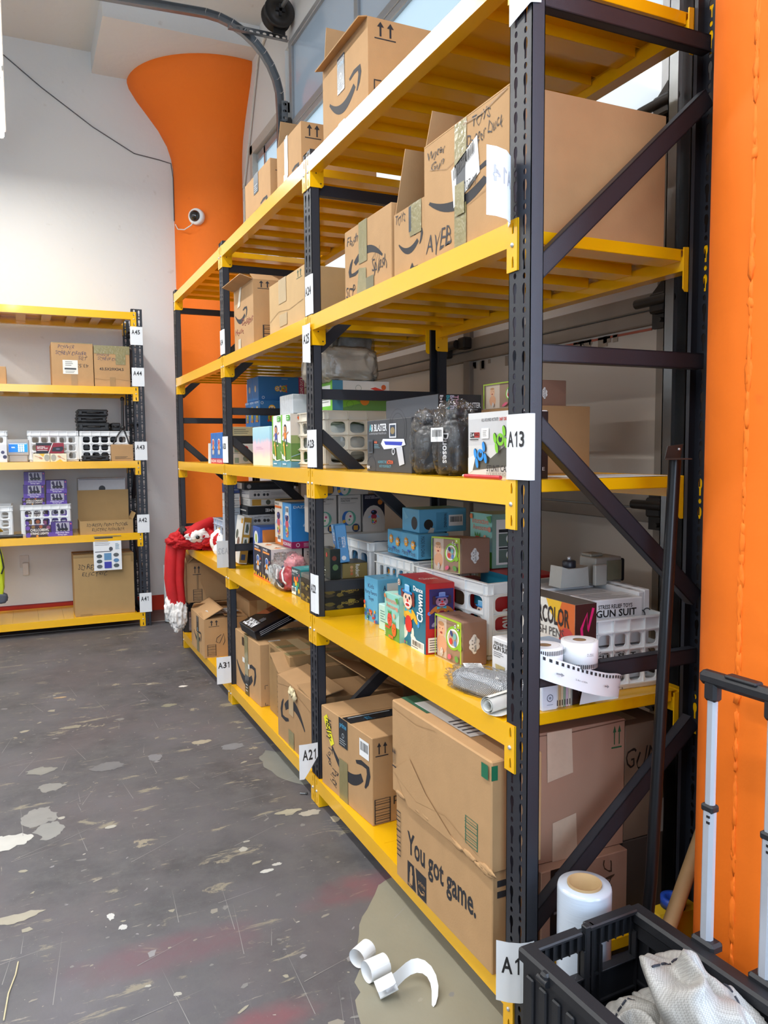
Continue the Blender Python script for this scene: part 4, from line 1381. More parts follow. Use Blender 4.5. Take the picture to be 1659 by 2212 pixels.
def stunt_front(f):
    f.r(0, 0, 1, 1, '#CFD0D0'); f.r(0, .5, 1, 1, '#C6C7C9'); f.r(0, .9, 1, 1, '#D5D6D6')
    f.p([(0, .28), (.3, .42), (.5, .3), (1, .62), (1, .2), (0, .1)], '#55554F')
    f.p([(0, .3), (.18, .36), (.1, .1), (0, .05)], '#E5E5E2')
    f.t('ALL-ROUND ROTATE', .30, .86, .66, .91, '#3a3a3c'); f.t("360' DEMON", .68, .86, .94, .91, '#C23A2C', 0, 'b')
    f.r(.05, .62, .15, .70, '#1c1c1e'); f.r(.15, .62, .26, .70, '#B62A26'); f.t('2.4', .06, .64, .14, .69, '#E8E8E8', 0, 'b'); f.t('GHZ', .16, .64, .25, .69, '#1c1c1e', 0, 'b'); f.l(.05, .57, .26, .61, 1, '#3a3a3c')
    f.r(.31, .60, .47, .76, '#E6E6E4'); f.l(.34, .63, .44, .73, 4, '#8d8d8d')
    stuntcar(f, .30, .35, .42, '#2A8FE0'); stuntcar(f, .74, .58, .42, '#7CC62E')
    f.t('STUNT CAR', .46, .10, .92, .20, '#1D1D1F', 0, 'b'); f.t('DOUBLE-SIDED', .46, .04, .86, .085, '#6A6A6A')
carton('toy_box', 'grey and white stunt car box beside the A13 sheet on the middle shelf', 'toy box', (.08, 1.745, Z3), .102, .24, .182, mat=M('#CDCECE', .5),
       f=[(stunt_front,)], e=[('r', 0, 0, 1, .985, '#17171A'), ('ring', .35, .36, .13, .19, '#D23A38'), ('t', 'RATE', .45, .12, .9, .17, '#C9C9C9'), ('l', .5, .05, .75, .09, 1, '#C9C9C9')])
mb = MB(); mb.tube([(0, -.09, .006), (0, .09, .006)], .0055, M('#B22233', .35), 10); mb.tube([(0, .09, .006), (0, .10, .006)], .004, M('#D9C8B8', .5), 8)
tag(mb.build('marker_pen', None, (.03, 1.83, Z3)), 'red pen lying in front of the stunt car box', 'pen')
mb = MB()
for (x0, y0, x1, y1, z, c_) in ((.24, 1.70, .50, 1.90, .001, '#CFCFCD'), (.30, 1.69, .56, 1.86, .0022, '#DADAD8')):
    mb.box((x0, y0, Z3 + z - .0008), (x1, y1, Z3 + z), M(c_, .7))
tag(mb.build('paper_sheet'), 'loose sheets of printed paper lying on the middle shelf at the near end', 'paper')
# ------------------------------------------------------------------ crates with open grid sides
def rr_hole(mx=.12, my=.12, rad=.22, asp=1.0, n=4):
    pts = []
    for cx, cy, a0 in ((1 - mx - rad, 1 - my - rad * asp, 0), (mx + rad, 1 - my - rad * asp, 90), (mx + rad, my + rad * asp, 180), (1 - mx - rad, my + rad * asp, 270)):
        for k in range(n + 1):
            a = R(a0 + 90 * k / n)
            pts.append((cx + rad * math.cos(a), cy + rad * asp * math.sin(a)))
    return pts
def crate(lab, N, D, L, H, nx, ny, nz, ang=0, mat=None, rim=.04, group=None, parent=None):
    """grid crate: D along x with nx holes, L along y with ny holes, nz rows"""
    mat = mat or WPL
    o = MB()
    th = .006
    foot = .018
    zh = H - rim - foot
    hole = rr_hole()
    for (O, U, W_, n_, T) in ((Vector((0, L, 0)), Vector((0, -1, 0)), L, ny, Vector((th, 0, 0))), (Vector((D, 0, 0)), Vector((0, 1, 0)), L, ny, Vector((-th, 0, 0))),
                              (Vector((0, 0, 0)), Vector((1, 0, 0)), D, nx, Vector((0, th, 0))), (Vector((D, L, 0)), Vector((-1, 0, 0)), D, nx, Vector((0, -th, 0)))):
        e = .018
        cw = (W_ - 2 * e) / n_
        for i in range(n_):
            for j in range(nz):
                o.holed(O + U * (e + i * cw) + Vector((0, 0, foot + j * zh / nz)), U, Vector((0, 0, 1)), cw, zh / nz, hole, mat, T)
        N_ = U.cross(Vector((0, 0, 1)))
        for i in range(n_ + 1):   # ribs
            p = O + U * (e + i * cw)
            a = p - U * .0015 + N_ * .006 + Vector((0, 0, foot)); b = p + U * .0015 - N_ * .001 + Vector((0, 0, H - rim))
            o.box(a, b, mat)
        for j in range(nz + 1):
            a = O + U * e + N_ * .006 + Vector((0, 0, foot + j * zh / nz - .0015)); b = O + U * (W_ - e) - N_ * .001 + Vector((0, 0, foot + j * zh / nz + .0015))
            o.box(a, b, mat)
        for q in (0, W_ - e):
            a = O + U * q + N_ * .004 + Vector((0, 0, foot)); b = O + U * (q + e) - N_ * th + Vector((0, 0, H - rim))
            o.box(a, b, mat, .003)
    o.box((.002, .002, 0), (D - .002, L - .002, foot), mat, .004)
    ob = o.build('storage_crate', parent, N, (0, 0, R(ang)))
    if lab:
        tag(ob, lab, 'crate', group)
    m2 = MB()
    ov = .008
    for a, b in (((-ov, -ov), (D + ov, .006)), ((-ov, L - .006), (D + ov, L + ov)), ((-ov, .006), (.006, L - .006)), ((D - .006, .006), (D + ov, L - .006))):
        m2.box((a[0], a[1], H - .004), (b[0], b[1], H), mat); m2.box((a[0], a[1], H - rim), (b[0], b[1], H - rim + .003), mat)
    for a, b in (((0, 0), (D, .005)), ((0, L - .005), (D, L)), ((0, .005), (.005, L - .005)), ((D - .005, .005), (D, L - .005))):
        m2.box((a[0], a[1], H - rim), (b[0], b[1], H - .004), mat)
    for i in range(ny + 1):
        y = .018 + (L - .036) * i / ny
        m2.box((-ov, y - .0015, H - rim), (0, y + .0015, H - .004), mat); m2.box((D, y - .0015, H - rim), (D + ov, y + .0015, H - .004), mat)
    for i in range(nx + 1):
        x = .018 + (D - .036) * i / nx
        m2.box((x - .0015, -ov, H - rim), (x + .0015, 0, H - .004), mat); m2.box((x - .0015, L, H - rim), (x + .0015, L + ov, H - .004), mat)
    m2.build('rim', ob)
    return ob
# third level, middle bay
crate('cream crate of bagged goods behind the post with the A23 sheet', (.10, 3.23, Z3), .31, .42, .252, 3, 4, 3, mat=CPL)
for i, (x, y, z, rx, ry, rz) in enumerate(((.255, 3.36, .10, .14, .11, .085), (.255, 3.53, .10, .14, .09, .09))):
    mb = MB(); mb.blob((x, y, Z3 + z + .02), (rx, ry, rz), M('#AEB1AE', .25, var=.1, bump=.5, bscale=50), i + 20, .12, 2.5, 24, .7); tag(mb.build('plastic_bag'), ['grey plastic bag of goods in the near half of the cream crate', 'grey plastic bag of goods in the far half of the cream crate'][i], 'bag')
def football_end(f):
    f.r(0, 0, 1, 1, '#DDD6CC'); f.r(0, 0, 1, .62, '#64914A'); f.p([(0, .62), (0, 0), (.5, .25), (.2, .5)], '#7BB83A')
    f.r(0, 0, .18, 1, '#4C86A0'); f.c(.56, .34, .17, '#D8822E'); f.p([(.66, .75), (.95, .55), (.98, .65), (.75, .8)], '#D8432F'); f.c(.9, .8, .09, '#D8642E')
    f.ring(.3, .2, .12, .13, '#4a7a38'); f.ring(.45, .75, .1, .11, '#4a6a38')
carton('toy_box', 'green sports game box lying on the cream crate', 'toy box', (.135, 3.22, Z3 + .253), .27, .22, .128, mat=M('#6FB03A', .5), f=[('r', 0, 0, 1, 1, '#6DBE2C'), ('r', .15, .15, .9, .85, '#E4E6E2'), ('l', .2, .25, .85, .75, 6, '#7d807c')], e=[(football_end,)], t=[('r', 0, 0, 1, 1, '#4C86A0')])
mb = MB(); mb.blob((.22, 3.35, Z3 + .45), (.145, .15, .078), M('#B9AE9C', .3, var=.08, bump=.7, bscale=26), 4, .10, 2.6, 40, .5, ridge=True); mb.blob((.22, 3.35, Z3 + .452), (.152, .156, .082), CLEAR, 14, .10, 2.2, 28, .5, ridge=True)
tag(mb.build('wrapped_bundle'), 'wrinkled beige bundle in plastic on top of the green sports game box', 'bundle')
def kick_front(f, c1):
    f.r(0, 0, 1, 1, '#EFEEEA'); f.p([(0, 0), (1, 0), (1, .45), (0, .52)], '#5E8C3A'); f.r(0, .0, 1, .12, '#4E93B4'); f.p([(0, 1), (.14, 1), (0.05, .3), (0, .12)], '#77C227')
    kid(f, .46, .62, .46, '#27222a', c1); f.r(.62, .88, .98, .98, '#4BAA35'); f.l(.66, .89, .94, .97, 2, '#F4F6F0')
    f.c(.2, .2, .05, '#F2F2EC'); f.c(.4, .17, .05, '#F2F2EC'); f.l(.2, .03, .8, .09, 1, '#D9E8F0'); f.p([(.3, .45), (.42, .2), (.5, .22), (.4, .5)], '#F0B51E')
    f.st([(0, .3), (.3, .16), (.6, .12), (1, .14)], .004, '#F2F2EC')
def kick_end(f):
    f.r(0, 0, 1, 1, '#CDC4BA'); f.r(0, 0, 1, .58, '#5C7F3E'); f.r(0, .45, 1, .6, '#8C9A62'); f.r(0, 0, 1, .11, '#4C86A6'); f.p([(.35, .11), (1, .11), (1, .34)], '#77B92B')
    kid(f, .62, .70, .46); f.e(.26, .9, .11, .04, '#D8622A', -.5); f.st([(0, .14), (.3, .13), (.65, .20), (1, .36)], .005, '#EDEFE6'); f.st([(.0, .2), (.4, .3), (.7, .36), (1, .44)], .004, '#7FA3B4'); f.l(.4, .03, .85, .08, 1, '#D5E4EC')
for nm, y, c_, lab in (('a', 3.575, '#E8832C', 'tall sports toy box with children on grass, next to the A23 sheet'), ('b', 3.725, '#4A56A8', 'tall sports toy box with children on grass, farther of the pair near the A23 sheet')):
    carton('toy_box', lab, 'toy box', (.06, y, Z3), .20, .145, .252, mat=M('#E9E8E4', .45), f=[(kick_front, c_)], e=[(kick_end,)], group='sports toy boxes')
def pastel(name, c):
    m = bpy.data.materials.new(name)
    m.use_nodes = True
    n = m.node_tree.nodes; l = m.node_tree.links
    tc = n.new('ShaderNodeTexCoord'); sp = n.new('ShaderNodeSeparateXYZ'); ns = n.new('ShaderNodeTexNoise'); ns.inputs['Scale'].default_value = 14
    ma = n.new('ShaderNodeMath'); ma.operation = 'MULTIPLY_ADD'; ma.inputs[1].default_value = .05
    rp = n.new('ShaderNodeValToRGB')
    l.new(tc.outputs['Object'], sp.inputs[0]); l.new(tc.outputs['Object'], ns.inputs['Vector']); l.new(ns.outputs['Fac'], ma.inputs[0]); l.new(sp.outputs['Z'], ma.inputs[2])
    mr = n.new('ShaderNodeMapRange'); mr.inputs['From Min'].default_value = .025; mr.inputs['From Max'].default_value = .225
    l.new(ma.outputs[0], mr.inputs[0]); l.new(mr.outputs[0], rp.inputs[0])
    el = rp.color_ramp.elements
    el[0].position = 0; el[0].color = (*lin('#DDE6CF'), 1)
    el[1].position = 1; el[1].color = (*lin('#B4DCE6'), 1)
    for p_, h in ((.25, '#E9DCCB'), (.42, '#E9C6D0'), (.6, '#E6C9D6'), (.72, '#A4D0E2')):
        q = el.new(p_); q.color = (*lin(h), 1)
    l.new(rp.outputs[0], n['Principled BSDF'].inputs['Base Color'])
    n['Principled BSDF'].inputs['Roughness'].default_value = .45
    return m
PAST = pastel('pastel_print', 0)
carton('gift_box', 'pastel blue and pink clouded box on the middle shelf', 'gift box', (.06, 3.93, Z3), .11, .315, .205, mat=PAST, f=[('l', .22, .42, .72, .5, 2, '#C9A6BE')])
mb = MB(); mb.box((0, 0, 0), (.21, .2, .095), MILKY, .004); mb.box((.004, .004, .004), (.206, .196, .07), M('#BFC0CC', .5), .004); tag(mb.build('plastic_case', None, (.085, 3.62, Z3 + .253)), 'pale lavender plastic case on top of the tall sports toy boxes', 'plastic case')
mb = MB(); mb.blob((0, 0, .13), (.09, .10, .135), M('#8A8880', .5, var=.3, scale=18), 6, .3, 2.5, 24, .7, flat=.002); mb.blob((0, 0, .14), (.105, .11, .15), CLEAR, 5, .2, 2, 36, .65, flat=.002, ridge=True)
mb.box((-.106, -.05, .12), (-.103, .01, .19), M('#D9D5C6', .6))
tag(mb.build('plastic_bag', None, (.33, 3.50, Z3 + .39)), 'clear plastic bag of grey metal parts high under the fourth shelf, behind the A25 sheet', 'bag')
carton('cardboard_box', 'brown carton under the clear bag of metal parts on the middle shelf', CART, (.275, 3.68, Z3), .24, .2, .388, mat=CARD2)
# third level, far bay
cr3 = crate('white crate under the blue duck toy boxes in the far bay', (.25, 4.74, Z3), .32, .50, .228, 3, 5, 2)
for i, (z, h, kk) in enumerate(((0, .064, 'w'), (.065, .058, 'w'), (.124, .045, 'k'), (.17, .055, 'y'))):
    col = {'w': '#DDD9D0', 'k': '#1E1F22', 'y': '#C9BE94'}[kk]
    dec_f = [('t', 'CUTE', .3, .3, .95, .7, '#A83A30', 0, 'b')] if kk == 'w' else []
    dec_e = [('c', .62, .5, .28, '#B8282A' if i else '#7d8a80'), ('r', .1, .1, .3, .6, '#8fa08e')] if kk == 'w' else ([('l', .1, .2, .9, .8, 3, '#7A7560')] if kk == 'y' else [])
    carton('product_box', ['bottom white box with red lettering behind the A33 post', 'second white box with red lettering from the bottom of its pile behind the A33 post', 'black box in the pile of small boxes behind the A33 post', 'yellowish box on top of the pile of small boxes behind the A33 post'][i], 'product box', (.07, 4.75, Z3 + z), .135, .2, h, mat=M(col, .5), f=dec_f, e=dec_e)
mb = MB(); mb.box((0, 0, 0), (.05, .12, .055), MILKY, .002); mb.box((.004, .004, .003), (.046, .116, .04), M('#5A6674', .5)); tag(mb.build('plastic_case', None, (.206, 4.74, Z3 + .124)), 'small clear case of grey parts beside the pile of boxes behind the A33 post', 'plastic case')
DUCKB = M('#2F76B8', .45, var=.05, scale=10, key='duck_box_blue')
def duckf(f):
    duck(f, .5, .50, .72); f.t('DAZZLING', .1, .90, .9, .97, '#D9E6F2', 0, 'b')
def ducke(f):
    duck(f, .5, .52, .75); f.ring(.1, .9, .04, .055, '#DDE6EE'); f.l(.86, .1, .95, .3, 4, '#A9C4DC')
for i in range(3):
    carton('toy_box', ['nearest of the blue duck toy boxes in the lower row on the white crate', 'middle of the blue duck toy boxes in the lower row on the white crate', 'farthest of the blue duck toy boxes in the lower row on the white crate'][i], 'toy box', (.26, 4.80 + .112 * i, Z3 + .230), .158, .11, .162, mat=DUCKB, f=[(duckf,)], e=[(ducke,)], group='blue duck toy boxes')
carton('toy_box', 'blue duck toy box at the right of the lower row on the white crate', 'toy box', (.42, 4.80, Z3 + .230), .15, .11, .162, mat=DUCKB, e=[(ducke,)], group='blue duck toy boxes')
def duckside(f):
    f.r(.88, 0, 1, 1, '#B2245C'); f.t('DAZZLING DUCK', .905, .04, .975, .96, '#F0E6EC', 90, 'b')
    duck(f, .48, .5, .62, rot=1); f.l(.5, .88, .7, .94, 1, '#A9C4DC'); f.ring(.1, .12, .04, .06, '#DDE6EE')
for i in range(2):
    carton('toy_box', ['blue duck toy box lying on its side on top, with a magenta strip', 'blue duck toy box lying behind the one with a magenta strip'][i], 'toy box', (.262, 4.83 + .135 * i, Z3 + .393), .30, .13, .148, mat=DUCKB, f=[('c', .5, .5, .14, '#C9B79A')], e=[(duckside,)] if i == 0 else [], group='blue duck toy boxes')
for i in range(2):
    carton('toy_box', ['blue and red toy box standing just left of the A33 sheet', 'blue and red toy box farther behind the one left of the A33 sheet'][i], 'toy box', (.035, 4.86 + .16 * i, Z3), .14, .155, .195, mat=M('#2E6DB8', .45), f=[('r', 0, 0, 1, .17, '#C03040'), ('t', 'DAZZLING', .05, .04, .95, .13, '#EDE4E8', 0, 'b'), (astro, .5, .56, .8, '#E9E2D6', '#E07A2A', '#C9463A')], e=[('r', 0, 0, 1, .17, '#C03040')])
crate('cream crate behind the blue and red toy boxes in the far bay', (.2, 5.30, Z3), .35, .42, .20, 3, 4, 2, mat=CPL)
mb = MB(); mb.prism([(0, 0), (.05, 0), (.035, .13), (.02, .13)], 'x', 0, .06, M('#E6E2D6', .6)); tag(mb.build('display_card', None, (.03, 5.19, Z3)), 'white folded card standing at the far end of the middle shelf', 'card')

# ================================================================== second level, near bay
TEAL = M('#11708A', .4, var=.04, scale=8, key='clown_box_teal')
def clownf(f):
    f.r(0, 0, 1, 1, '#0F6F8C'); clown(f, .40, .50, .86)
    f.c(.1, .9, .05, '#D8BFA8'); f.c(.1, .9, .035, '#7A3A34'); f.t('D', .08, .88, .12, .93, '#F1EDE6', 0, 'b')
    f.t('Dance', .64, .86, .97, .93, '#EDEFF0', 0, 'b'); f.t('Clown', .76, .44, .97, .84, '#EDEFF0', 90, 'b')
    f.r(.04, .02, .22, .11, '#E6E4E0'); barcode(f, .05, .03, .21, .10); f.c(.33, .05, .02, '#C23A55'); f.c(.40, .05, .02, '#7BA83C')
def clowne(f):
    f.r(0, 0, 1, 1, '#B41E22'); f.r(.12, .36, .97, .92, '#2E2360'); clown(f, .54, .64, .50, True); f.r(.05, .03, .5, .24, '#E3E0DA'); f.l(.1, .05, .45, .22, 5, '#45454a')
carton('toy_box', 'teal and red dancing clown box at the front of the second shelf', 'toy box', (.128, 2.347, Z2), .108, .24, .243, -3, mat=M('#B41E22', .4), f=[(clownf,)], e=[(clowne,)], t=[('r', 0, 0, 1, 1, '#B81F22'), ('t', 'Clown', .2, .35, .8, .5, '#E8D5C8', 0, 'b')],
       parts=[('barcode_label', 'f', [(label, .50, .0, .96, .145), ('l', .52, .01, .9, .05, 1, '#77777a')], 'white barcode label')])
bathbox('mauve and lime bath toys box in front of the clown box on the second shelf', (.161, 2.152, Z2), .088, .176, .146)
def fruitf(f):
    f.r(0, 0, 1, 1, '#8CCFC4'); f.p([(0, 0), (1, 0), (1, .30), (.6, .38), (0, .30)], '#5E9B3A'); f.p([(0, .3), (.3, .55), (.6, .38), (1, .62), (1, .3)], '#A9D7D2')
    f.t('Interactive', .10, .80, .84, .91, '#E9D6C4', 0, 'b'); f.t('Interactive', .11, .805, .85, .912, '#D07C62'); f.t('Awesome', .12, .68, .84, .78, '#E9D6C4', 0, 'b'); f.t('Awesome', .13, .685, .85, .782, '#D07C62')
    fruit(f, .36, .42, .135, '#D8453A'); fruit(f, .68, .24, .125, '#E4622A'); f.c(.72, .55, .055, '#E9A88A'); f.r(.1, .22, .42, .27, '#C9452E'); f.r(.34, .03, .66, .09, '#D8662E')
    f.c(.1, .93, .05, '#DB7A3A'); f.p([(.8, .95), (1, .98), (1, .84), (.92, .86)], '#4F9A4A'); f.c(.94, .72, .05, '#E0907C'); f.l(.05, .05, .17, .16, 3, '#EDEFE2')
carton('toy_box', 'mint fruit-faced toy box between the blue favors box and the clown box', 'toy box', (.118, 2.532, Z2), .075, .139, .167, -3, mat=M('#9FD0C2', .45), f=[(fruitf,)], e=[('r', 0, 0, 1, 1, '#86B8A8')], t=[('t', 'Interactive', .15, .2, .85, .75, '#E2C6B4', 0, 'b')])
PBLUE = M('#5FA9CE', .45, var=.05, scale=9, key='party_blue')
def partyf(f):
    f.r(0, 0, 1, 1, '#62AED6'); f.t('Kids', .27, .76, .72, .86, '#3A2C5A'); f.t('Party Favors', .06, .60, .94, .71, '#3A2C5A'); f.t('Toys', .30, .46, .70, .57, '#3A2C5A')
    random.seed(3)
    for i in range(26):
        f.c(random.uniform(.05, .95), random.uniform(.03, .26), random.uniform(.02, .045), random.choice(('#E2622C', '#E8A42C', '#3A8A52', '#3A5AA8', '#D23A3A', '#EDEBE4')))
    f.c(.1, .42, .045, '#D8432F'); f.c(.12, .32, .045, '#E8A42C')
carton('party_favor_box', 'tall light blue party favors box, leftmost at the front of the second shelf', 'party box', (.176, 2.849, Z2), .135, .123, .18, 2, mat=PBLUE, f=[(partyf,)], e=[('t', 'A', .18, .74, .28, .86, '#26304a', 0, 'b'), ('r', .3, .72, .75, .9, '#D8DCDC'), ('l', .82, .74, .95, .86, 2, '#26304a')], t=[('c', .3, .3, .06, '#3A6A8A'), ('c', .6, .6, .05, '#8A7A5A')])
carton('product_box', 'small narrow mint box between the blue favors box and the fruit-faced box', 'product box', (.150, 2.70, Z2), .03, .085, .10, mat=M('#B9DFD8', .5), f=[('l', .2, .3, .8, .8, 5, '#4f8a88')])
crate('white crate of boxed toys behind the clown box on the second shelf', (.272, 2.185, Z2), .325, .48, .258, 3, 4, 3, 2)
for i, (y, h) in enumerate(((2.215, .19), (2.34, .18), (2.46, .2), (2.56, .17))):
    carton('toy_box', ['nearest red clown box standing inside the white crate', 'second red clown box standing inside the white crate', 'third red clown box standing inside the white crate', 'farthest red clown box standing inside the white crate'][i], 'toy box', (.30, y, Z2 + .02), .15 if i else .20, .10, h, mat=M('#B41E22', .4), f=[('r', 0, 0, 1, 1, '#9A7A5C' if i % 2 else '#16708A'), (croc, .5, .5, .5) if i % 2 else (clown, .5, .5, .8)], e=[('t', 'Clown', .12, .2, .5, .75, '#EDEFF0', 90, 'b'), ('r', .7, 0, 1, 1, '#2E2360')], group='red clown boxes')
carton('toy_box', 'flat teal and red clown box lying on top in the white crate', 'toy box', (.40, 2.215, Z2 + .215), .18, .22, .05, mat=M('#B41E22', .4), f=[('r', 0, 0, 1, 1, '#11708A')], e=[('t', 'Dance', .1, .2, .6, .8, '#E8E6E4', 0, 'b')])
bathbox('mauve and lime bath toys box tilted on the rim of the white crate', (.285, 2.375, Z2 + .262), .12, .19, .125, 0, (R(-3), R(2), R(3)))
def gamee(f):
    f.r(0, 0, 1, 1, '#7C9A8C'); f.r(.1, .06, 1, .90, '#D9D4CE'); f.t('GAME SHOW', .42, .77, .98, .84, '#2a2a2c'); f.r(.16, .66, .66, .72, '#2a2a2c')
    for v in (.40, .10):
        f.r(.16, v, 1.0, v + .24, '#5C6A60'); f.c(.44, v + .14, .085, '#D8D8D2'); f.c(.44, v + .09, .06, '#C4CE3E')
    f.r(.16, .35, .6, .385, '#2a2a2c')
carton('toy_box', 'mint game box with fruit faces at the back of the second shelf', 'toy box', (.425, 2.40, Z2 + .268), .17, .15, .195, mat=M('#9FC4B4', .45), f=[(fruitf,)], e=[(gamee,)])
crate('white crate of blue party boxes behind the light blue favors box', (.285, 2.745, Z2), .30, .33, .258, 3, 5, 3, 2)
def ptf(f):
    sunny(f, .28, .62, .42); sunny(f, .76, .55, .42); f.t('Party Toys', .08, .06, .92, .30, '#4A3A52'); f.r(.44, .24, .56, .34, '#2E5AB0')
def pte(f):
    f.t('MADE IN CHINA', .1, .1, .22, .92, '#2A4258', -90); f.r(.55, .1, .9, .9, '#4E93B6'); f.t('WARNING', .66, .12, .82, .75, '#26343f', -90, 'b'); f.t('CHOKING HAZARD', .56, .12, .64, .88, '#26343f', -90); f.p([(.7, .8), (.82, .8), (.76, .9)], '#26343f')
for i in range(2):
    carton('party_favor_box', ['blue sun-faced party toys box, nearer of the two on the back crate', 'blue sun-faced party toys box, farther of the two on the back crate'][i], 'party box', (.31, 2.76 + .142 * i, Z2 + .262), .14, .14, .10, mat=PBLUE, f=[(ptf,)], e=[(pte,)], group='party toys boxes')
    carton('party_favor_box', ['blue party toys box inside the back crate, nearer end', 'blue party toys box inside the back crate, farther end'][i], 'party box', (.315, 2.775 + .142 * i, Z2 + .02), .22, .138, .22, mat=PBLUE, f=[(ptf,)], e=[(pte,)], group='party toys boxes')
carton('party_favor_box', 'torn blue party box with a barcode label, topmost on the back crate', 'party box', (.335, 2.80, Z2 + .363), .22, .15, .095, 0, mat=PBLUE, f=[('c', .75, .4, .28, '#2a2622'), ('p', [(.1, .9), (.4, .6), (.2, .5)], '#79BCD8')], e=[('r', .36, .1, .6, .85, '#4E93B6'), ('t', 'WARNING', .52, .2, .58, .8, '#26343f', -90, 'b'), ('c', .2, .35, .22, '#2a2622')], parts=[('barcode_label', 'e', [(label, .62, .25, .92, .72)], 'white barcode label'), ('torn_flap', 'e', [('p', [(.18, 0), (.3, 0), (.32, .18), (.24, .22)], '#C9C4BA')])])
# silver mesh bag, paper roll, stress-relief box
b = tag(empty('mesh_bag', (.095, 1.885, Z2)), 'silver mesh packet in clear plastic lying at the front of the second shelf', 'bag')
mb = MB(); mb.blob((0, 0, .026), (.052, .135, .034), MESHB, 2, .12, 2.0, 36, .6, flat=.002); mb.build('mesh_packet', b, rot=(0, 0, R(14)))
mb = MB(); mb.blob((0, 0, .027), (.060, .150, .037), CLEAR, 8, .22, 2.4, 36, .6, flat=.001, ridge=True); mb.build('plastic_wrap', b, rot=(0, 0, R(14)))
mb = MB(); f = Face(mb, (-.035, .085, .058), (.9, -.43, -.02), (.35, .93, .05), .055, .045); f.r(0, 0, 1, 1, '#E6E8EA'); f.l(.1, .1, .9, .9, 5, '#6d7680'); mb.build('sticker', b)
mb = MB(); f = Face(mb, (-.02, -.05, .060), (.6, -.8, -.1), (.7, .6, .0), .10, .022); label(f, 0, 0, 1, 1); mb.build('sticker', b)
mb = MB()
ax = Vector((.96, .28, 0)).normalized(); sd = Vector((-.28, .96, 0)).normalized()
p0 = Vector((-.012, 1.735, Z2 + .0255))
for ln in (0.13,):
    vs = []; fs = []
    K = 60
    for k in range(K + 1):
        a = 2 * PI * 2.3 * k / K
        rd = .012 + .012 * k / K
        o_ = sd * (rd * math.cos(a)) + Vector((0, 0, rd * math.sin(a)))
        vs += [p0 + o_, p0 + o_ + ax * ln]
    tail = p0 - sd * .05 + Vector((0, 0, -.022))
    vs += [tail, tail + ax * ln * .9]
    for k in range(K + 1):
        fs.append((2 * k, 2 * k + 1, 2 * k + 3, 2 * k + 2))
    mb.add(vs, fs[:K], M('#E4E3DC', .6, var=.02), True)
    b0 = p0 - Vector((0, 0, .0235))
    q = [b0, b0 - sd * .03 + Vector((0, 0, .002)), b0 - sd * .05 + Vector((0, 0, .008))]
    mb.add([q[0], q[0] + ax * ln, q[1], q[1] + ax * ln, q[2], q[2] + ax * ln * .9], [(0, 1, 3, 2), (2, 3, 5, 4)], M('#E4E3DC', .6, var=.02), True)
tag(mb.build('paper_roll'), 'curled roll of thick white paper against the near post on the second shelf', 'paper roll')
GUNW = M('#DCDCDE', .5, var=.02, key='white_product_carton')
def gunf(f):
    f.t('STRESS RELIEF TOYS', .12, .86, .88, .92, '#1d1d1f', 0, 'b'); f.t('GUN SUIT', .08, .74, .92, .85, '#1d1d1f', 0, 'b'); f.l(.1, .6, .7, .72, 3, '#77777b'); f.p([(.2, .45), (.7, .45), (.7, .36), (.45, .36), (.4, .15), (.28, .15)], '#B9A878')
carton('product_box', 'white stress relief toy box partly behind the near post on the second shelf', 'product box', (.155, 1.875, Z2), .07, .10, .142, mat=GUNW, f=[(gunf,)], e=[(gunf,)])
# ------------------------------------------------------------------ second level, near end
WCOL = M('#E6DFD2', .4, var=.03, scale=8, key='watercolor_carton')
def wcf(f):
    f.p([(.55, 1), (1, 1), (1, .45), (.84, .55), (.7, .8)], '#D8682A'); f.p([(.55, 1), (.8, 1), (.72, .78), (.62, .86)], '#E8B62E'); f.c(.88, .62, .12, '#C8433A'); f.c(.93, .5, .08, '#7E5AA0'); f.p([(.9, .45), (1, .5), (1, .05), (.86, .2)], '#2F8E86')
    f.t('WATERCOLOR', .06, .74, .92, .93, '#2E2421', 0, 'b'); f.t('BRUSH PENS', .24, .62, .84, .71, '#4A423E')
    for x, y, h in ((.45, .34, .12), (.60, .24, .09), (.74, .25, .08), (.3, .3, .1)):
        f.e(x, y, h * .3, h, '#8E2A56', .3); f.e(x - .03, y - .02, h * .22, h * .8, '#B23A6A', -.3)
    f.p([(.8, .05), (.9, .35), (.84, .05)], '#3E7A3A'); f.p([(.84, .05), (.98, .3), (.9, .04)], '#5E9A3E')
def wce(f):
    f.r(0, 0, 1, 1, '#3A1D1C'); f.st([(.35, .62), (.3, .75), (.55, .9), (.6, .72), (.85, .95)], .009, '#D8246E')
    f.t('WATERCOLOR', .24, .17, .42, .60, '#E6DCD6', 90, 'b'); f.t('BRUSH PENS', .48, .17, .62, .50, '#E6DCD6', 90, 'b'); f.t('BLENDABLE WATER-BASED INK', .68, .17, .76, .60, '#C9B8B0', 90); f.t('60', .3, .03, .75, .14, '#E6DCD6', 90, 'b')
carton('product_box', 'large watercolor brush pen box with painted flowers, near end of the second shelf', 'product box', (.255, 1.715, Z2), .075, .275, .272, 2, mat=WCOL, f=[(wcf,)], e=[(wce,)], t=[('r', 0, 0, 1, 1, '#5a524c')])
carton('product_box', 'blue and red pen box behind the label rolls on the second shelf', 'product box', (.178, 1.735, Z2), .07, .085, .165, mat=M('#B8412E', .4), t=[('r', 0, 0, 1, 1, '#9DB0C6')], e=[('r', 0, 0, 1, 1, '#C22F28'), ('l', .05, .5, .95, .9, 2, '#3a1a1a')], f=[('r', 0, 0, 1, 1, '#9DB0C6')])
cg = crate('white crate of stress relief boxes at the near end of the second shelf', (.345, 1.755, Z2), .252, .42, .212, 4, 5, 3, -4)
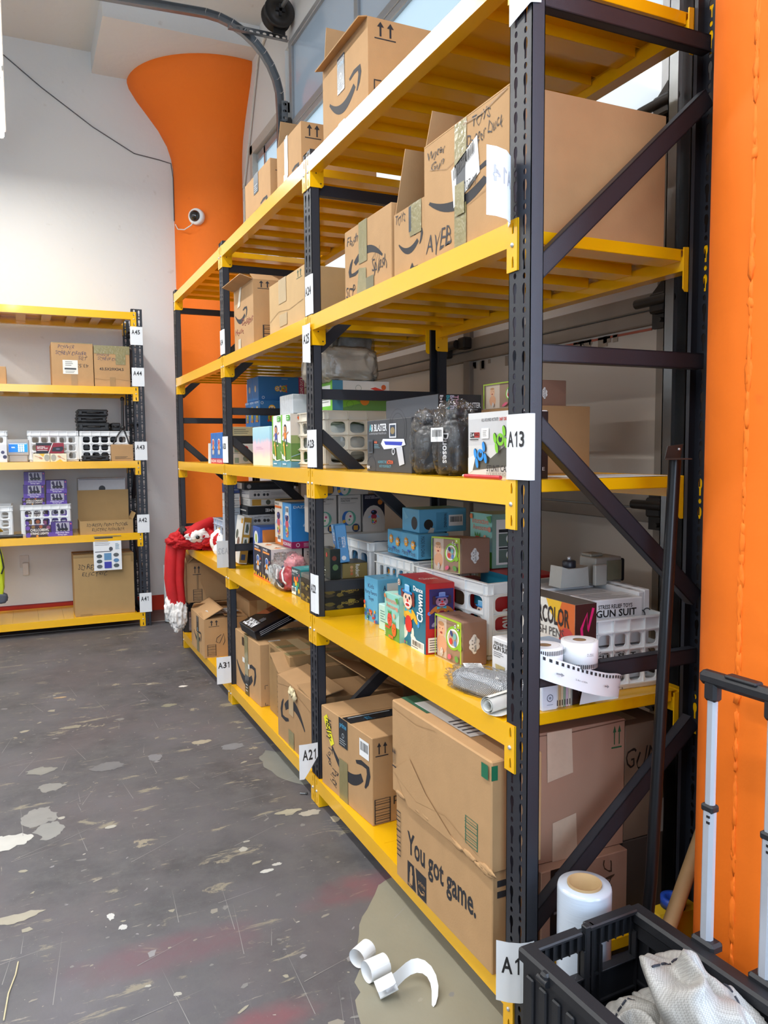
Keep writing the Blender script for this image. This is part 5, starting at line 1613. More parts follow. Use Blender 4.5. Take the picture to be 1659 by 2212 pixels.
def gunE(f):
    f.t('STRESS RELIEF TOYS', .16, .80, .80, .89, '#1d1d1f', 0, 'b'); f.t('GUN SUIT', .12, .62, .88, .78, '#1d1d1f', 0, 'b'); f.l(.05, .25, .9, .55, 6, '#8a8a90')
for i in range(6):
    x = [.366, .366, .366, .366, .555, .577][i]
    y = [1.79, 1.79, 1.905, 2.01, 1.80, 1.80][i]
    z = [.02, .125, .02, .02, .02, .02][i]
    D_, L_, H_ = [(.185, .10, .10), (.185, .10, .135), (.185, .10, .235), (.185, .10, .24), (.021, .28, .25), (.021, .28, .255)][i]
    carton('product_box', ['white stress relief box at the bottom front of the near crate', 'white stress relief box at the top front of the near crate', 'white stress relief box in the middle of the near crate', 'white stress relief box at the far end of the near crate', 'narrow white box on edge in the near crate, left of two', 'narrow white box on edge in the near crate, right of two'][i], 'product box', (x, y, Z2 + z), D_, L_, H_, -4, mat=GUNW,
           e=[(gunE,)] if i < 4 else [('ring', .5, .72, .05, .065, '#55555a'), ('ring', .5, .25, .05, .065, '#55555a')], t=[('l', .1, .1, .9, .9, 4, '#A9A9AC')], group='stress relief boxes')
LB = tag(empty('desktop_device', (.455, 2.0, Z2 + .266)), 'pale grey device with a dark knob on the white boxes', 'device')
mb = MB(); mb.prism([(-.055, 0), (.055, 0), (.05, .062), (.03, .058), (-.025, .058), (-.048, .066)], 'y', -.03, .03, M('#B4B3AC', .5)); mb.build('body', LB)
mb = MB(); mb.lathe([(0, .058), (.02, .058), (.021, .062), (.021, .078), (.017, .081), (0, .081)], M('#23242C', .4), (0, 0, 0), 20); mb.lathe([(0, .08), (.006, .08), (.005, .092), (0, .094)], BOLT, (0, 0, 0), 12); mb.build('knob', LB)
LB = tag(empty('desktop_device', (.59, 2.0, Z2 + .266)), 'grey device with a clear window and dark side, right of the knob device', 'device')
mb = MB(); mb.box((-.055, -.03, 0), (.05, .05, .085), M('#A9A89F', .45), .003); mb.box((-.068, -.045, 0), (-.02, -.03, .066), M('#B9B8B0', .45), .003); mb.box((-.05, .0, .085), (0, .05, .095), M('#9C9A8E', .5), .003); mb.build('body', LB)
mb = MB(); mb.box((-.012, -.036, .012), (.045, -.03, .075), M('#8E8B72', .12, var=.3, scale=20), .001); mb.build('window', LB)
mb = MB(); mb.box((.05, -.03, .005), (.064, .03, .078), DARK, .004); mb.build('side_panel', LB)
carton('product_box', 'small white box with a round mark standing at the deck edge by the near post', 'product box', (.132, 1.692, Z2), .05, .075, .068, mat=M('#DDE2EC', .4), e=[('ring', .5, .5, .12, .15, '#55586a'), ('c', .5, .5, .06, '#8a8fa0'), ('l', .3, .2, .7, .26, 1, '#8a8fa0')])
for i in range(6):
    carton('pen_pack', ['first narrow pen pack from the white box', 'second narrow pen pack from the white box', 'third narrow pen pack from the white box', 'fourth narrow pen pack from the white box', 'fifth narrow pen pack from the white box', 'sixth narrow pen pack from the white box, beside the dark box'][i], 'pen pack', (.1835 + i * .0082, 1.70, Z2), .0076, .09, .071, mat=M(('#D8D4C8', '#C9A878', '#D6C2A2', '#8FA88E', '#D0B6C8', '#D6D2C2')[i], .5), e=[('r', .3, .08, .7, .3, '#2a2a2c')], rad=.001, group='pen packs')
carton('product_box', 'small white and dark brown box beside the pen packs', 'product box', (.237, 1.70, Z2), .055, .09, .071, 6, mat=M('#33201E', .25), f=[('r', 0, 0, 1, 1, '#CFCBC2'), ('t', 'smart', .1, .12, .9, .4, '#222')], e=[('p', [(.1, .9), (.5, .3), (.4, .9)], '#4a3634')])
WP = M('#E9EBEE', .6, var=.01, key='label_paper')
def roll(lab, x, y, r_, z, h, ticks):
    o = tag(empty('label_roll', (x, y, z)), lab, 'label roll', 'label rolls')
    mb = MB(); mb.lathe([(.017, 0), (r_, 0), (r_, h), (r_ * .96, h + .0005), (.017, h + .0005)], WP, (0, 0, 0), 48)
    mb.lathe([(r_ * .8, h + .0008), (r_ * .82, h + .0008)], M('#C9C9C6', .6), (0, 0, 0), 40)
    fc = Face(mb, (0, 0, 0), (1, 0, 0), (0, 0, 1), 1, 1)
    fc.fn = lambda u, v, off: Vector((math.cos(u) * (r_ + off), math.sin(u) * (r_ + off), v * h))
    for k in range(30):
        a = R(180 + k * 6.2)
        if ticks:
            fc.r(a, ticks[0], a + R(3), ticks[1], INK)
    if ticks and ticks[0] < .3:
        for s_, q in (('2.4in', .60), ('x100ft', .54)):
            fc.t(s_, R(252), q, R(272), q + .045, INK)
        fc.p([(R(300), .6), (R(306), .63), (R(306), .61), (R(312), .61), (R(312), .59), (R(306), .59), (R(306), .57)], INK)
    mb.build('label_winding', o)
    mb = MB(); mb.lathe([(.0165, 0), (.0165, h), (.0145, h), (.0145, 0)], M('#8B6A48', .8), (0, 0, 0), 24); mb.build('core', o)
    return o
roll('partly unwound white label roll nearest the post, its tail curling out', .088, 1.624, .046, .962, .058, (.72, .92))
roll('full white label roll standing right of the partly unwound one', .181, 1.603, .0465, .962, .066, (.04, .2))
# unwound strip of labels
pts = [(.045, 1.585, .950), (.085, 1.570, .934), (.13, 1.566, .917), (.17, 1.566, .902), (.21, 1.568, .889), (.245, 1.573, .879), (.278, 1.582, .872), (.305, 1.597, .862), (.322, 1.617, .851), (.329, 1.638, .842), (.325, 1.660, .834), (.308, 1.677, .828), (.28, 1.685, .824), (.25, 1.686, .823)]
hs = .062
mb = MB()
def spl(t):
    x = t * (len(pts) - 1)
    i = min(int(x), len(pts) - 2)
    a, b = Vector(pts[max(i - 1, 0)]), Vector(pts[i])
    c_, d = Vector(pts[i + 1]), Vector(pts[min(i + 2, len(pts) - 1)])
    u = x - i
    return .5 * ((2 * b) + (-a + c_) * u + (2 * a - 5 * b + 4 * c_ - d) * u * u + (-a + 3 * b - 3 * c_ + d) * u ** 3)
K = 60
vs = []
for k in range(K + 1):
    p = spl(k / K)
    lean = Vector((0.006, -.01, 0)) * (k / K)
    vs += [p, p + Vector((0, 0, hs)) + lean]
mb.add(vs, [(2 * k, 2 * k + 1, 2 * k + 3, 2 * k + 2) for k in range(K)], WP, True)
fc = Face(mb, (0, 0, 0), (1, 0, 0), (0, 0, 1), 1, 1)
def sfn(u, v, off):
    p = spl(u); d = spl(min(1, u + .01)) - spl(max(0, u - .01))
    n_ = Vector((d.y, -d.x, 0)).normalized()
    return p + Vector((0, 0, hs * v)) + Vector((.006, -.01, 0)) * u * v + n_ * off
for (sg, o0) in ((1, .0006), (-1, -.0010)):
    fc.fn = (lambda u, v, off, sg=sg: sfn(u, v, off * sg))
    for k in range(38):
        u = .02 + k * .0262
        if u < .99:
            fc.r(u, .80, u + .012, .93, INK)
    for u, s_ in ((.16, '2.4in x100ft'), (.46, '2.4in x100ft'), (.75, '2.4in')):
        fc.t(s_, u, .40, u + .07, .47, INK)
    for u in (.07, .34, .62):
        fc.p([(u, .42), (u + .02, .42), (u + .02, .37), (u + .035, .45), (u + .02, .53), (u + .02, .48), (u, .48)], M('#8a8d92', .6))
tag(mb.build('label_strip'), 'long white strip of labels with black tick marks curling over the second shelf end', 'label strip')
# ------------------------------------------------------------------ second level, middle bay
CAMOB = M('#3A352B', .3, var=.5, scale=16, key='camouflage_box')
def camo(f):
    f.r(0, 0, 1, 1, '#26241F')
    random.seed(9)
    for i in range(9):
        u, v = random.uniform(.05, .95), random.uniform(.1, .9)
        f.p([(u + random.uniform(.05, .12) * math.cos(k * .9), min(.98, max(.02, v + random.uniform(.1, .22) * math.sin(k * .9)))) for k in range(7)], random.choice(('#7A6A32', '#A3923E', '#4A4130', '#5B4A30')))
    f.t('JIGSOO', .3, .35, .62, .6, '#B9A24A', 0, 'b')
for i in range(2):
    carton('toy_box', ['dark camouflage box at the bottom behind the A22 post', 'dark camouflage box on top of the other behind the A22 post'][i], 'toy box', (.075, 3.205, Z2 + .053 * i), .27, .30, .052, mat=CAMOB, f=[(camo,)], e=[(camo,)], group='camouflage boxes')
mb = MB(); mb.box((0, 0, 0), (.27, .30, .022), CLEARC, .003); mb.box((.006, .006, .003), (.262, .292, .012), M('#55565A', .5)); tag(mb.build('plastic_case', None, (.075, 3.205, Z2 + .106)), 'clear lidded case lying on the camouflage boxes', 'plastic case')
GOLD = M('#8E7A42', .45, var=.06, scale=12, key='gold_carton')
carton('product_box', 'gold box lying on the clear case behind the A22 post', 'product box', (.175, 3.225, Z2 + .129), .115, .14, .068, -6, mat=GOLD, f=[('r', 0, 0, 1, 1, '#CFC9B8')], e=[('t', 'Rockurt', .52, .1, .68, .92, '#E6E2D6', -90, 'b'), ('c', .36, .3, .1, '#C06A3A'), ('c', .36, .52, .1, '#C98A5A'), ('c', .36, .74, .1, '#D0A070')], t=[('r', 0, 0, 1, 1, '#4a4a44')])
def puzf(f):
    f.r(0, 0, 1, 1, '#3A78B4'); f.p([(0, 0), (1, 0), (1, .3), (.6, .42), (.3, .3), (0, .45)], '#2A2A30'); f.p([(.1, .5), (.35, .45), (.6, .25), (.3, .2), (.1, .35)], '#D8A62E'); f.r(0, .72, 1, 1, '#4F96CC')
    f.t('STEP-BY-STEP', .25, .72, .82, .80, '#EDEDEA', 0, 'b'); f.t('PUZZLES', .25, .58, .82, .71, '#EDEDEA', 0, 'b'); f.c(.45, .95, .05, '#E6EAEE'); f.c(.85, .93, .04, '#23284a')
def puze(f):
    f.t('STEP-BY-STEP', .2, .40, .45, .68, '#22303c', 90, 'b'); f.t('PUZZLES', .5, .40, .8, .68, '#E6EAEE', 90, 'b'); f.c(.5, .12, .06, '#E6EAEE')
carton('toy_box', 'blue step-by-step puzzle box leaning on the gold box', 'toy box', (.158, 3.225, Z2 + .20), .05, .12, .168, mat=M('#3F8FCB', .4), f=[(puzf,)], e=[(puze,)], rot=(R(-3), R(-6), R(-14)))
carton('toy_box', 'dark green blister pack standing beside the gold box', 'toy box', (.115, 3.222, Z2 + .129), .05, .13, .135, mat=M('#2B312C', .2, var=.5, scale=25), f=[('l', .3, .06, .6, .4, 4, '#C9CCB8'), ('c', .7, .8, .08, '#A83A2E'), ('c', .3, .6, .08, '#7a8a4a')], e=[('c', .5, .4, .1, '#5a7a4a'), ('c', .4, .7, .08, '#7a3a2a')])
crate('grey-white crate of blue packs at the back, left of the party boxes', (.30, 3.205, Z2), .285, .36, .285, 2, 3, 2)
mb = MB(); mb.blob((.44, 3.38, Z2 + .14), (.12, .15, .12), M('#2F6A92', .3, var=.5, scale=12), 31, .15, 3, 20, .6); tag(mb.build('plastic_bag'), 'blue plastic packs filling the grey-white crate', 'bag')
carton('cardboard_box', 'plain pale carton behind the grey-white crate, under the rotating toy boxes', CART, (.21, 3.585, Z2), .37, .16, .292, mat=M('#BDB6AE', .5, var=.03, key='white_toy_carton'))
WB = M('#BDB6AE', .5, var=.03, key='white_toy_carton')
def rot_end(f):
    f.t('ROTATING DRIVING', .1, .88, .86, .92, '#232326', 0, 'b'); f.t('FUNCTION', .1, .82, .5, .865, '#232326', 0, 'b'); f.l(.1, .76, .8, .80, 2, '#8f8a86'); wheelimg(f, .45, .38, .20); f.c(.75, .12, .11, '#2A3A5A'); f.r(.65, .06, .84, .18, '#C08A2E')
def col_end(f):
    f.r(0, 0, 1, 1, '#16182C'); f.c(.5, .25, .33, '#C9BFB6', ry=.45); f.r(0, 0, 1, .3, '#C9BFB6'); astro(f, .5, .42, .56, '#D8A8B4', '#B8324A', '#22222C', wheel='#C98A2E'); f.t('COLORAMA', .08, .93, .55, .965, '#B9B6C4', 0, 'b'); f.t('SPACE AEROSPACE', .08, .88, .82, .92, '#B9B6C4', 0, 'b'); f.c(.78, .78, .07, '#C9762E')
for i in range(3):
    carton('toy_box', ['white rotating toy box at the back, left of three upright', 'white rotating toy box at the back, middle of three upright', 'dark space toy box at the back, right of three upright'][i], 'toy box', (.175 + .128 * i, 3.59, Z2 + .293), .118, .14, .185, mat=WB, e=[(rot_end if i < 2 else col_end,)])
carton('toy_box', 'white toy box lying across the upright ones at the back', 'toy box', (.19, 3.585, Z2 + .479), .27, .15, .095, mat=WB, f=[('r', 0, 0, 1, 1, '#B8642A')], e=[(wheelimg, .52, .35, .4), ('c', .22, .3, .3, '#3A4A5A'), ('r', .14, .1, .3, .5, '#C08A2E')])
def spacef(f):
    f.r(0, 0, 1, 1, '#1B2036'); f.t('SPACE', .1, .90, .6, .96, '#E6E6EA', 0, 'b'); f.r(.08, .82, .82, .88, '#E0702A'); f.t('ASTRONAUT', .1, .83, .8, .87, '#F3CE6A', 0, 'b'); astro(f, .52, .48, .74, '#DCE2EA', '#E8902E', '#2C5CA8')
    f.r(0, 0, 1, .06, '#D8622A')
    for x, y, q in ((.1, .12, .05), (.3, .1, .06), (.6, .08, .05), (.85, .14, .06)):
        f.c(x, y, q, '#E8B62E')
    f.c(.88, .62, .04, '#D84A3A'); f.c(.9, .5, .03, '#E6E6EA')
def space_end(f):
    f.t('ROTATING DRIVING', .1, .85, .8, .905, '#232326', 0, 'b'); f.t('FUNCTION', .1, .77, .48, .83, '#232326', 0, 'b'); f.l(.1, .70, .7, .75, 2, '#8f8a86'); wheelimg(f, .50, .28, .26)
for i, (x, y) in enumerate(((.075, 3.985), (.075, 4.155), (.255, 3.985))):
    carton('toy_box', ['dark blue astronaut box at the front of the second shelf, nearer of the pair', 'dark blue astronaut box at the front of the second shelf, farther of the pair', 'white-ended toy box to the right of the astronaut box, under the blue one'][i], 'toy box', (x, y, Z2), .172, .165, .178, mat=M('#D6C9C6', .45), f=[(spacef,)], e=[(space_end,)], t=[('r', 0, 0, 1, 1, '#D8CBB8'), ('c', .3, .3, .12, '#D8722E'), ('c', .7, .6, .12, '#E0A838'), ('t', 'Rotating', .3, .4, .8, .6, '#333')])
def dazf(f, bg, band):
    f.r(0, 0, 1, 1, bg); f.r(0, 0, 1, .15, band); astro(f, .5, .55, .78, '#E9DAD6', '#D85A6A', '#3A2A5A', wheel='#E8A42C')
def daze(f):
    f.r(0, 0, 1, 1, '#2F86CC'); f.r(0, 0, 1, .15, '#A11A5A'); f.t('DAZZLING SPACE', .05, .89, .97, .95, '#DCE8F2', 0, 'b'); astro(f, .52, .56, .78, '#DCE2EA', '#D8B02E', '#1E2E7A', wheel='#D0D4DA'); f.ring(.14, .075, .03, .045, '#E6CADA'); f.l(.28, .03, .9, .12, 3, '#E6CADA')
def dazfront(f):
    dazf(f, '#4A9AD8', '#A11A5A'); f.t('DAZZLING SPACE', .04, .04, .96, .11, '#EFE0E8', 0, 'b')
def dazwhite(f):
    dazf(f, '#E6E0D2', '#E07A2A'); f.t('SPACE', .1, .92, .6, .97, '#33363f', 0, 'b'); f.r(.08, .85, .9, .9, '#E0702A')
carton('toy_box', 'blue and magenta dazzling space toy box on top of the astronaut boxes', 'toy box', (.185, 3.97, Z2 + .180), .23, .15, .238, mat=M('#2F86CC', .4), f=[(dazfront,)], e=[(daze,)], parts=[('barcode_label', 'f', [(label, .36, .72, .72, .92)], 'white barcode label')])
carton('toy_box', 'cream and orange toy box behind the blue dazzling space box', 'toy box', (.185, 4.125, Z2 + .180), .2, .14, .238, mat=M('#D9D0BE', .45), f=[(dazwhite,)], parts=[('barcode_label', 'f', [(label, .34, .06, .78, .24)], 'white barcode label')])
carton('toy_box', 'blue box with an orange window behind the astronaut boxes', 'toy box', (.12, 4.36, Z2), .17, .14, .262, mat=M('#2B56A0', .35, var=.1), f=[('e', .5, .75, .3, .16, '#DDE0E2'), ('e', .5, .75, .12, .1, '#A8B83A')], e=[('r', .1, .62, .75, .94, '#C9762E'), ('c', .85, .75, .06, '#8fa8d0')])
# pink toy in a clear bag, craft boxes near the A22 post
b = tag(empty('bagged_toy', (.112, 3.795, Z2)), 'red and white toy bundled in clear plastic on the second shelf', 'toy')
mb = MB(); mb.blob((0, -.03, .055), (.05, .085, .06), M('#B8333E', .4, var=.15), 12, .2, 2, 30, .8, flat=.003); mb.blob((.03, .0, .12), (.045, .075, .05), M('#D98A90', .4), 13, .2, 2.4, 26, .8); mb.build('toy_body', b)
mb = MB()
mb.tube([(-.052, .035, .10), (-.06, .02, .06), (-.062, -.03, .025), (-.055, -.07, .02)], .006, M('#EDEBE8', .4), 8)
mb.tube([(-.035, -.03, .115), (-.052, -.045, .09), (-.056, -.075, .055), (-.05, -.10, .045)], .005, M('#EDEBE8', .4), 8)
mb.tube([(-.058, .02, .05), (-.064, -.03, .045), (-.06, -.08, .03)], .008, M('#26222A', .4), 8); mb.build('trim', b)
mb = MB(); mb.blob((.0, .0, .085), (.075, .14, .095), CLEAR, 17, .28, 2.0, 40, .8, flat=.002, ridge=True); mb.blob((-.04, .10, .06), (.03, .06, .05), MILKY, 19, .3, 2.5, 24, .7, flat=.002, ridge=True); mb.build('plastic_bag', b)
def ladyf(f):
    f.r(0, 0, 1, 1, '#2E4A4E'); f.t('NYC', .08, .82, .7, .92, '#E6ECEA', 0, 'b'); f.l(.06, .72, .4, .79, 2, '#C9D6D4')
    for x, y, q, c_ in ((.35, .58, .1, '#E0702A'), (.65, .62, .1, '#D84A2A'), (.5, .45, .11, '#E8B62E'), (.75, .42, .09, '#4A9A4A'), (.3, .35, .1, '#2E8A9A'), (.6, .28, .1, '#3AA0A8'), (.85, .2, .09, '#E8B62E')):
        f.c(x, y, q, c_)
    f.c(.9, .78, .05, '#C9506A')
carton('craft_kit_box', 'teal ladybug craft box left of the A22 sheet', 'craft box', (.087, 3.545, Z2), .14, .12, .132, 2, mat=M('#35888A', .4), f=[(ladyf,)], e=[('t', 'LADYBUG', .12, .62, .75, .78, '#D6ECEA', 0, 'b'), ('l', .12, .46, .66, .57, 2, '#B9D6D4')], t=[('l', .3, .4, .7, .6, 2, '#BFE0DE')], parts=[('barcode_label', 'f', [(label, .02, .02, .5, .30)], 'white barcode label')])
for i in range(3):
    mb = MB(); mb.box((0, 0, 0), (.14, .135, .031), CLEARC, .003); mb.box((.004, .004, .002), (.136, .131, .027), M('#5E4C2C' if i < 2 else '#2A2A2A', .4, var=.2), .002)
    mb.box((-.0008, .03, .008), (0, .06, .024), M('#C98A52' if i < 2 else '#cccccc', .5))
    tag(mb.build('plastic_case', None, (.08, 3.40, Z2 + .032 * i)), ['lowest smoky clear case beside the A22 sheet', 'middle smoky clear case beside the A22 sheet', 'topmost smoky clear case beside the A22 sheet'][i], 'plastic case', 'smoky cases')
mb = MB(); mb.box((0, 0, 0), (.17, .22, .055), CLEARC, .003); mb.box((.005, .005, .003), (.165, .215, .03), M('#E4E2D8', .5), .002); mb.box((.02, .02, .03), (.09, .12, .045), M('#C9B24A', .5, var=.4, scale=40), .004)
tag(mb.build('plastic_case', None, (.235, 3.55, Z2 + .102)), 'clear case of white and yellow parts behind the teal craft box', 'plastic case')
mb = MB(); mb.box((0, 0, 0), (.15, .2, .05), CLEARC, .003); mb.box((.005, .005, .004), (.145, .195, .04), M('#4A3A36', .5, var=.6, scale=20), .002)
tag(mb.build('plastic_case', None, (.24, 3.56, Z2 + .158)), 'dark clear case on top of the white and yellow parts case', 'plastic case')
carton('cardboard_box', 'low brown carton under the clear cases behind the teal craft box', CART, (.232, 3.55, Z2), .20, .24, .10, mat=CARD2)
# ------------------------------------------------------------------ second level, far bay: pile behind the A32 post
def dots(f):
    for x in (.12, .3):
        f.c(x, .42, .16, '#23232a'); f.c(x + .07, .42, .16, '#23232a'); f.l(x - .02, .7, x + .12, .85, 1, '#77777a')
    f.l(.44, .35, .9, .75, 2, '#A3A3A6')
STK = [('long black box at the bottom of the tall pile behind the A32 post', 0, .062, '#17181B', [], [('l', .1, .3, .6, .6, 1, '#55565a')]),
       ('black box with a round emblem in the tall pile behind the A32 post', .063, .05, '#17181B', [], [('t', 'LIGHT', .1, .3, .5, .75, '#B9BABD', 0, 'b')]),
       ('second black box from the emblem box in the tall pile', .114, .05, '#1B1C20', [], [('c', .2, .5, .3, '#C9CACD'), ('l', .35, .4, .6, .6, 1, '#8a8a8e')]),
       ('white game box wrapped in milky plastic in the tall pile', .165, .075, '#C4C4C6', [('l', .3, .4, .8, .7, 1, '#55555a')], [(dots,)]),
       ('plain white box above the milky-wrapped one in the tall pile', .241, .062, '#BFBFC2', [], [(dots,)]),
       ('black game box with white lettering in the tall pile', .304, .05, '#15161A', [('l', .2, .3, .9, .7, 1, '#D9D4CC')], [('t', 'GAME', .35, .3, .65, .72, '#D9D9DA', 180, 'b')]),
       ('white and mustard box in the tall pile behind the A32 post', .355, .048, '#D0CDC6', [('l', .2, .2, .9, .8, 4, '#7d7d80')], [('r', .04, .1, .98, .9, '#B98A2E'), ('r', .22, .15, .5, .85, '#D9D6CE'), ('c', .36, .5, .32, '#55584a'), ('r', .6, .15, .9, .85, '#5A5238')]),
       ('white goggles box in the tall pile behind the A32 post', .404, .053, '#C9C6C4', [('l', .3, .4, .7, .8, 2, '#77708a')], [(dots,)]),
       ('black long box at the top of the tall pile behind the A32 post', .458, .045, '#17171A', [('r', .1, .1, .8, .9, '#C9C0B6'), ('l', .2, .2, .7, .8, 3, '#8a6a5a')], [('c', .1, .45, .3, '#8a8a8c'), ('l', .3, .4, .8, .7, 2, '#3a3a3e')])]
for i, (lab, z, h, c_, fd, ed) in enumerate(STK):
    jx = (.0, .012, .004, -.006, .0, -.01, .006, .0, -.03)[i]
    carton('game_box', lab, 'game box', (.165 + jx, 4.74, Z2 + z), .32, .24, h, mat=M(c_, .4, var=.04), f=fd, e=ed)
mb = MB(); mb.blob((.33, 4.85, Z2 + .25), (.175, .13, .062), CLEAR, 33, .12, 2.4, 30, .5, ridge=True); tag(mb.build('plastic_sheet'), 'crumpled clear plastic film draped on the tall pile of game boxes', 'plastic film')
def hexf(f):
    f.r(.04, .02, .96, .98, '#B98A2E')
    for v in (.62, .30):
        f.r(.2, v, .85, v + .26, '#DAD8D0'); f.p([(.36, v + .05), (.66, v + .03), (.75, v + .13), (.6, v + .23), (.4, v + .21)], '#4E5A50')
    f.r(.2, .08, .7, .2, '#3A4A6A')
carton('game_box', 'white and mustard game box leaning upright behind the A32 post', 'game box', (.085, 4.715, Z2 + .012), .052, .16, .29, mat=M('#DEDCD6', .4), f=[('c', .3, .6, .1, '#55584a'), ('c', .6, .45, .1, '#7a5a4a'), ('r', .7, .85, .95, .95, '#D8A02E'), ('c', .3, .2, .05, '#D8622A')], e=[(hexf,)], rot=(0, R(8), R(0)))
for i in range(4):
    carton('game_box', ['small pale box at the left of the tall pile, lowest', 'small pale box at the left of the tall pile, second from the bottom', 'small pale box at the left of the tall pile, third from the bottom', 'small navy box at the left top of the tall pile'][i], 'game box', (.075, 4.90, Z2 + .295 + .045 * i if i < 3 else Z2 + .432), .075, .16, .044 if i < 3 else .06, mat=M(('#9FA6AE', '#B9B6B2', '#C4C1BE', '#2A3C6E')[i], .5), e=[('l', .1, .2, .9, .8, 2, '#77777c')])
carton('cardboard_box', 'plain grey-blue carton under the small pale boxes left of the tall pile', CART, (.075, 4.90, Z2), .075, .16, .294, mat=M('#A9B2BE', .5))
crate('pale blue crate beside the red costume on the second shelf', (.10, 5.02, Z2), .34, .40, .24, 3, 4, 2, mat=M('#AEB8C6', .4, var=.04, key='pale_blue_plastic'))

# ------------------------------------------------------------------ red costume and plush toy at the far end of the second shelf
VEL = M('#B80F16', .75, var=.25, scale=14, bump=.5, key='red_velvet', bscale=24)
FUR = M('#EDE9E4', .9, var=.06, scale=60, bump=.8, key='white_fur', bscale=160)
cs = tag(empty('costume', (.05, 5.68, Z2)), 'red velvet costume with white fur trim draped over the far end of the second shelf', 'costume')
mb = MB()
mb.blob((.06, .02, .075), (.17, .20, .095), VEL, 41, .35, 1.8, 44, .9, flat=.002, ridge=True)
mb.blob((-.10, .05, .06), (.115, .12, .06), VEL, 43, .3, 1.8, 34, .9, ridge=True)
path = [(-.02, .10, .11), (-.10, .08, .10), (-.165, .07, .04), (-.185, .07, -.08), (-.19, .07, -.22), (-.185, .07, -.34), (-.18, .07, -.40)]
for k, (dx, dy, s_) in enumerate(((0, 0, 1), (.045, -.01, .9), (-.012, .06, .8))):
    pp = [Vector(p) + Vector((dx * min(1, i / 2), dy, 0)) for i, p in enumerate(path)]
    mb.tube(pp, .03, VEL, 14, rads=[.05 * s_, .055 * s_, .05 * s_, .043 * s_, .04 * s_, .042 * s_, .04 * s_])
mb.tube([(-.10, -.12, .10), (-.02, -.10, .155), (.08, -.04, .18), (.16, .05, .17), (.2, .12, .1)], .045, VEL, 14)
mb.v = [tuple(Vector(v) + Vector(v).normalized() * 0 + Vector((noise.noise(Vector((v[0] * 26, v[1] * 26, v[2] * 9))), noise.noise(Vector((v[0] * 26 + 9, v[1] * 26, v[2] * 9))), .5 * noise.noise(Vector((v[0] * 20, v[1] * 20, v[2] * 20 + 5))))) * .016) for v in mb.v]
mb.build('fabric', cs)
mb = MB(); mb.blob((-.155, .075, -.47), (.062, .065, .11), FUR, 44, .35, 2.2, 34, .9, ridge=True); mb.blob((-.205, .08, -.43), (.04, .05, .085), FUR, 45, .35, 2.2, 26, .9, ridge=True); mb.blob((-.17, .06, -.57), (.02, .025, .04), FUR, 49, .4, 2.2, 14); mb.build('cuff', cs)
mb = MB(); mb.blob((-.04, -.13, .105), (.085, .05, .045), FUR, 46, .3, 2.2, 28); mb.build('fur_trim', cs)
mb = MB(); mb.blob((-.05, -.182, .10), (.014, .012, .013), M('#1A1A1C', .3), 1, 0, 1, 10); mb.build('button', cs)
mb = MB(); mb.blob((-.12, -.01, .135), (.02, .10, .03), M('#1D1B1C', .6), 48, .3, 2, 16); mb.build('belt', cs)
pl = tag(empty('plush_toy', (.105, 5.20, Z2)), 'white and red plush toy lying beside the A32 sheet', 'plush toy')
mb = MB(); mb.blob((0, .10, .085), (.055, .13, .085), FUR, 51, .12, 2, 26, flat=.002); mb.build('body', pl)
mb = MB(); mb.blob((-.03, -.02, .045), (.04, .045, .043), FUR, 52, .1, 2, 20, flat=.001); mb.build('paw', pl)
mb = MB(); mb.blob((-.01, .04, .10), (.05, .035, .05), VEL, 53, .15, 2, 20); mb.build('sleeve', pl)
mb = MB(); mb.blob((.02, .12, .17), (.03, .05, .03), M('#D8B46A', .8), 54, .2, 2, 16); mb.build('hair_tuft', pl)
carton('cardboard_box', 'white card box standing behind the plush toy', CART, (.135, 5.27, Z2), .03, .05, .20, mat=M('#DAD8D0', .5))

# ================================================================== bottom shelf
HZ = (hatch,)
go = carton('cardboard_box', 'tallest brown box with the slogan You got game and its sleeve lid, bottom shelf', CART, (-.016, 1.70, Z1), .145, .565, .30, 1.0, mat=CARD,
       f=[('t', 'You got game.', .14, .30, .86, .62, INK, 0, 'b'), ('r', .14, .02, .36, .29, INK), ('p', [(.245, .01), (.262, .01), (.236, .3), (.219, .3)], CARD), ('e', .185, .21, .012, .05, CARD), ('p', [(.165, .06), (.2, .06), (.205, .17), (.17, .19)], CARD), ('t', 'NBA', .15, .035, .19, .06, CARD, 0, 'b'), ('t', 'prime', .272, .14, .35, .20, CARD), (smile, .275, .06, .345, .13, CARD),
          (hatch, .015, .25, .06, .75)],
       e=[('r', .1, .80, .35, .86, '#333336'), ('r', .1, .70, .35, .76, '#333336')])
mb = MB()
mb.box((-.009, -.007, .285), (.153, .575, .588), CARD, .004)
ff_ = Face(mb, (-.009, .575, .285), (0, -1, 0), (0, 0, 1), .582, .303)
hatch(ff_, .78, .10, .89, .36, '#2F6B52'); arrows(ff_, .01, .28, .06, .5)
ff_.p([(.04, .26), (.22, .50), (.40, .26), (.72, -.0), (.2, -.02)], CARD)
ff_.st([(.02, .22), (.3, .1), (.6, .2), (.9, .08)], .0015, '#9A774E'); ff_.st([(.0, .93), (.3, .9), (.5, .96)], .0015, '#94714A')
ff_.r(.93, .83, .985, .96, '#1F6A4A')
e_ = Face(mb, (-.009, -.007, .285), (1, 0, 0), (0, 0, 1), .162, .303); e_.r(0, .83, .12, .96, '#1F6A4A')
for k in range(14):   # crumpled rim of the sleeve
    random.seed(k)
    y = -.008 + .58 * random.random() ** 2.2
    mb.blob((-.010, y, .287 + random.uniform(-.006, .006)), (.004, .03, .008), CARD, k, .4, 2, 8)
mb.build('sleeve_lid', go)
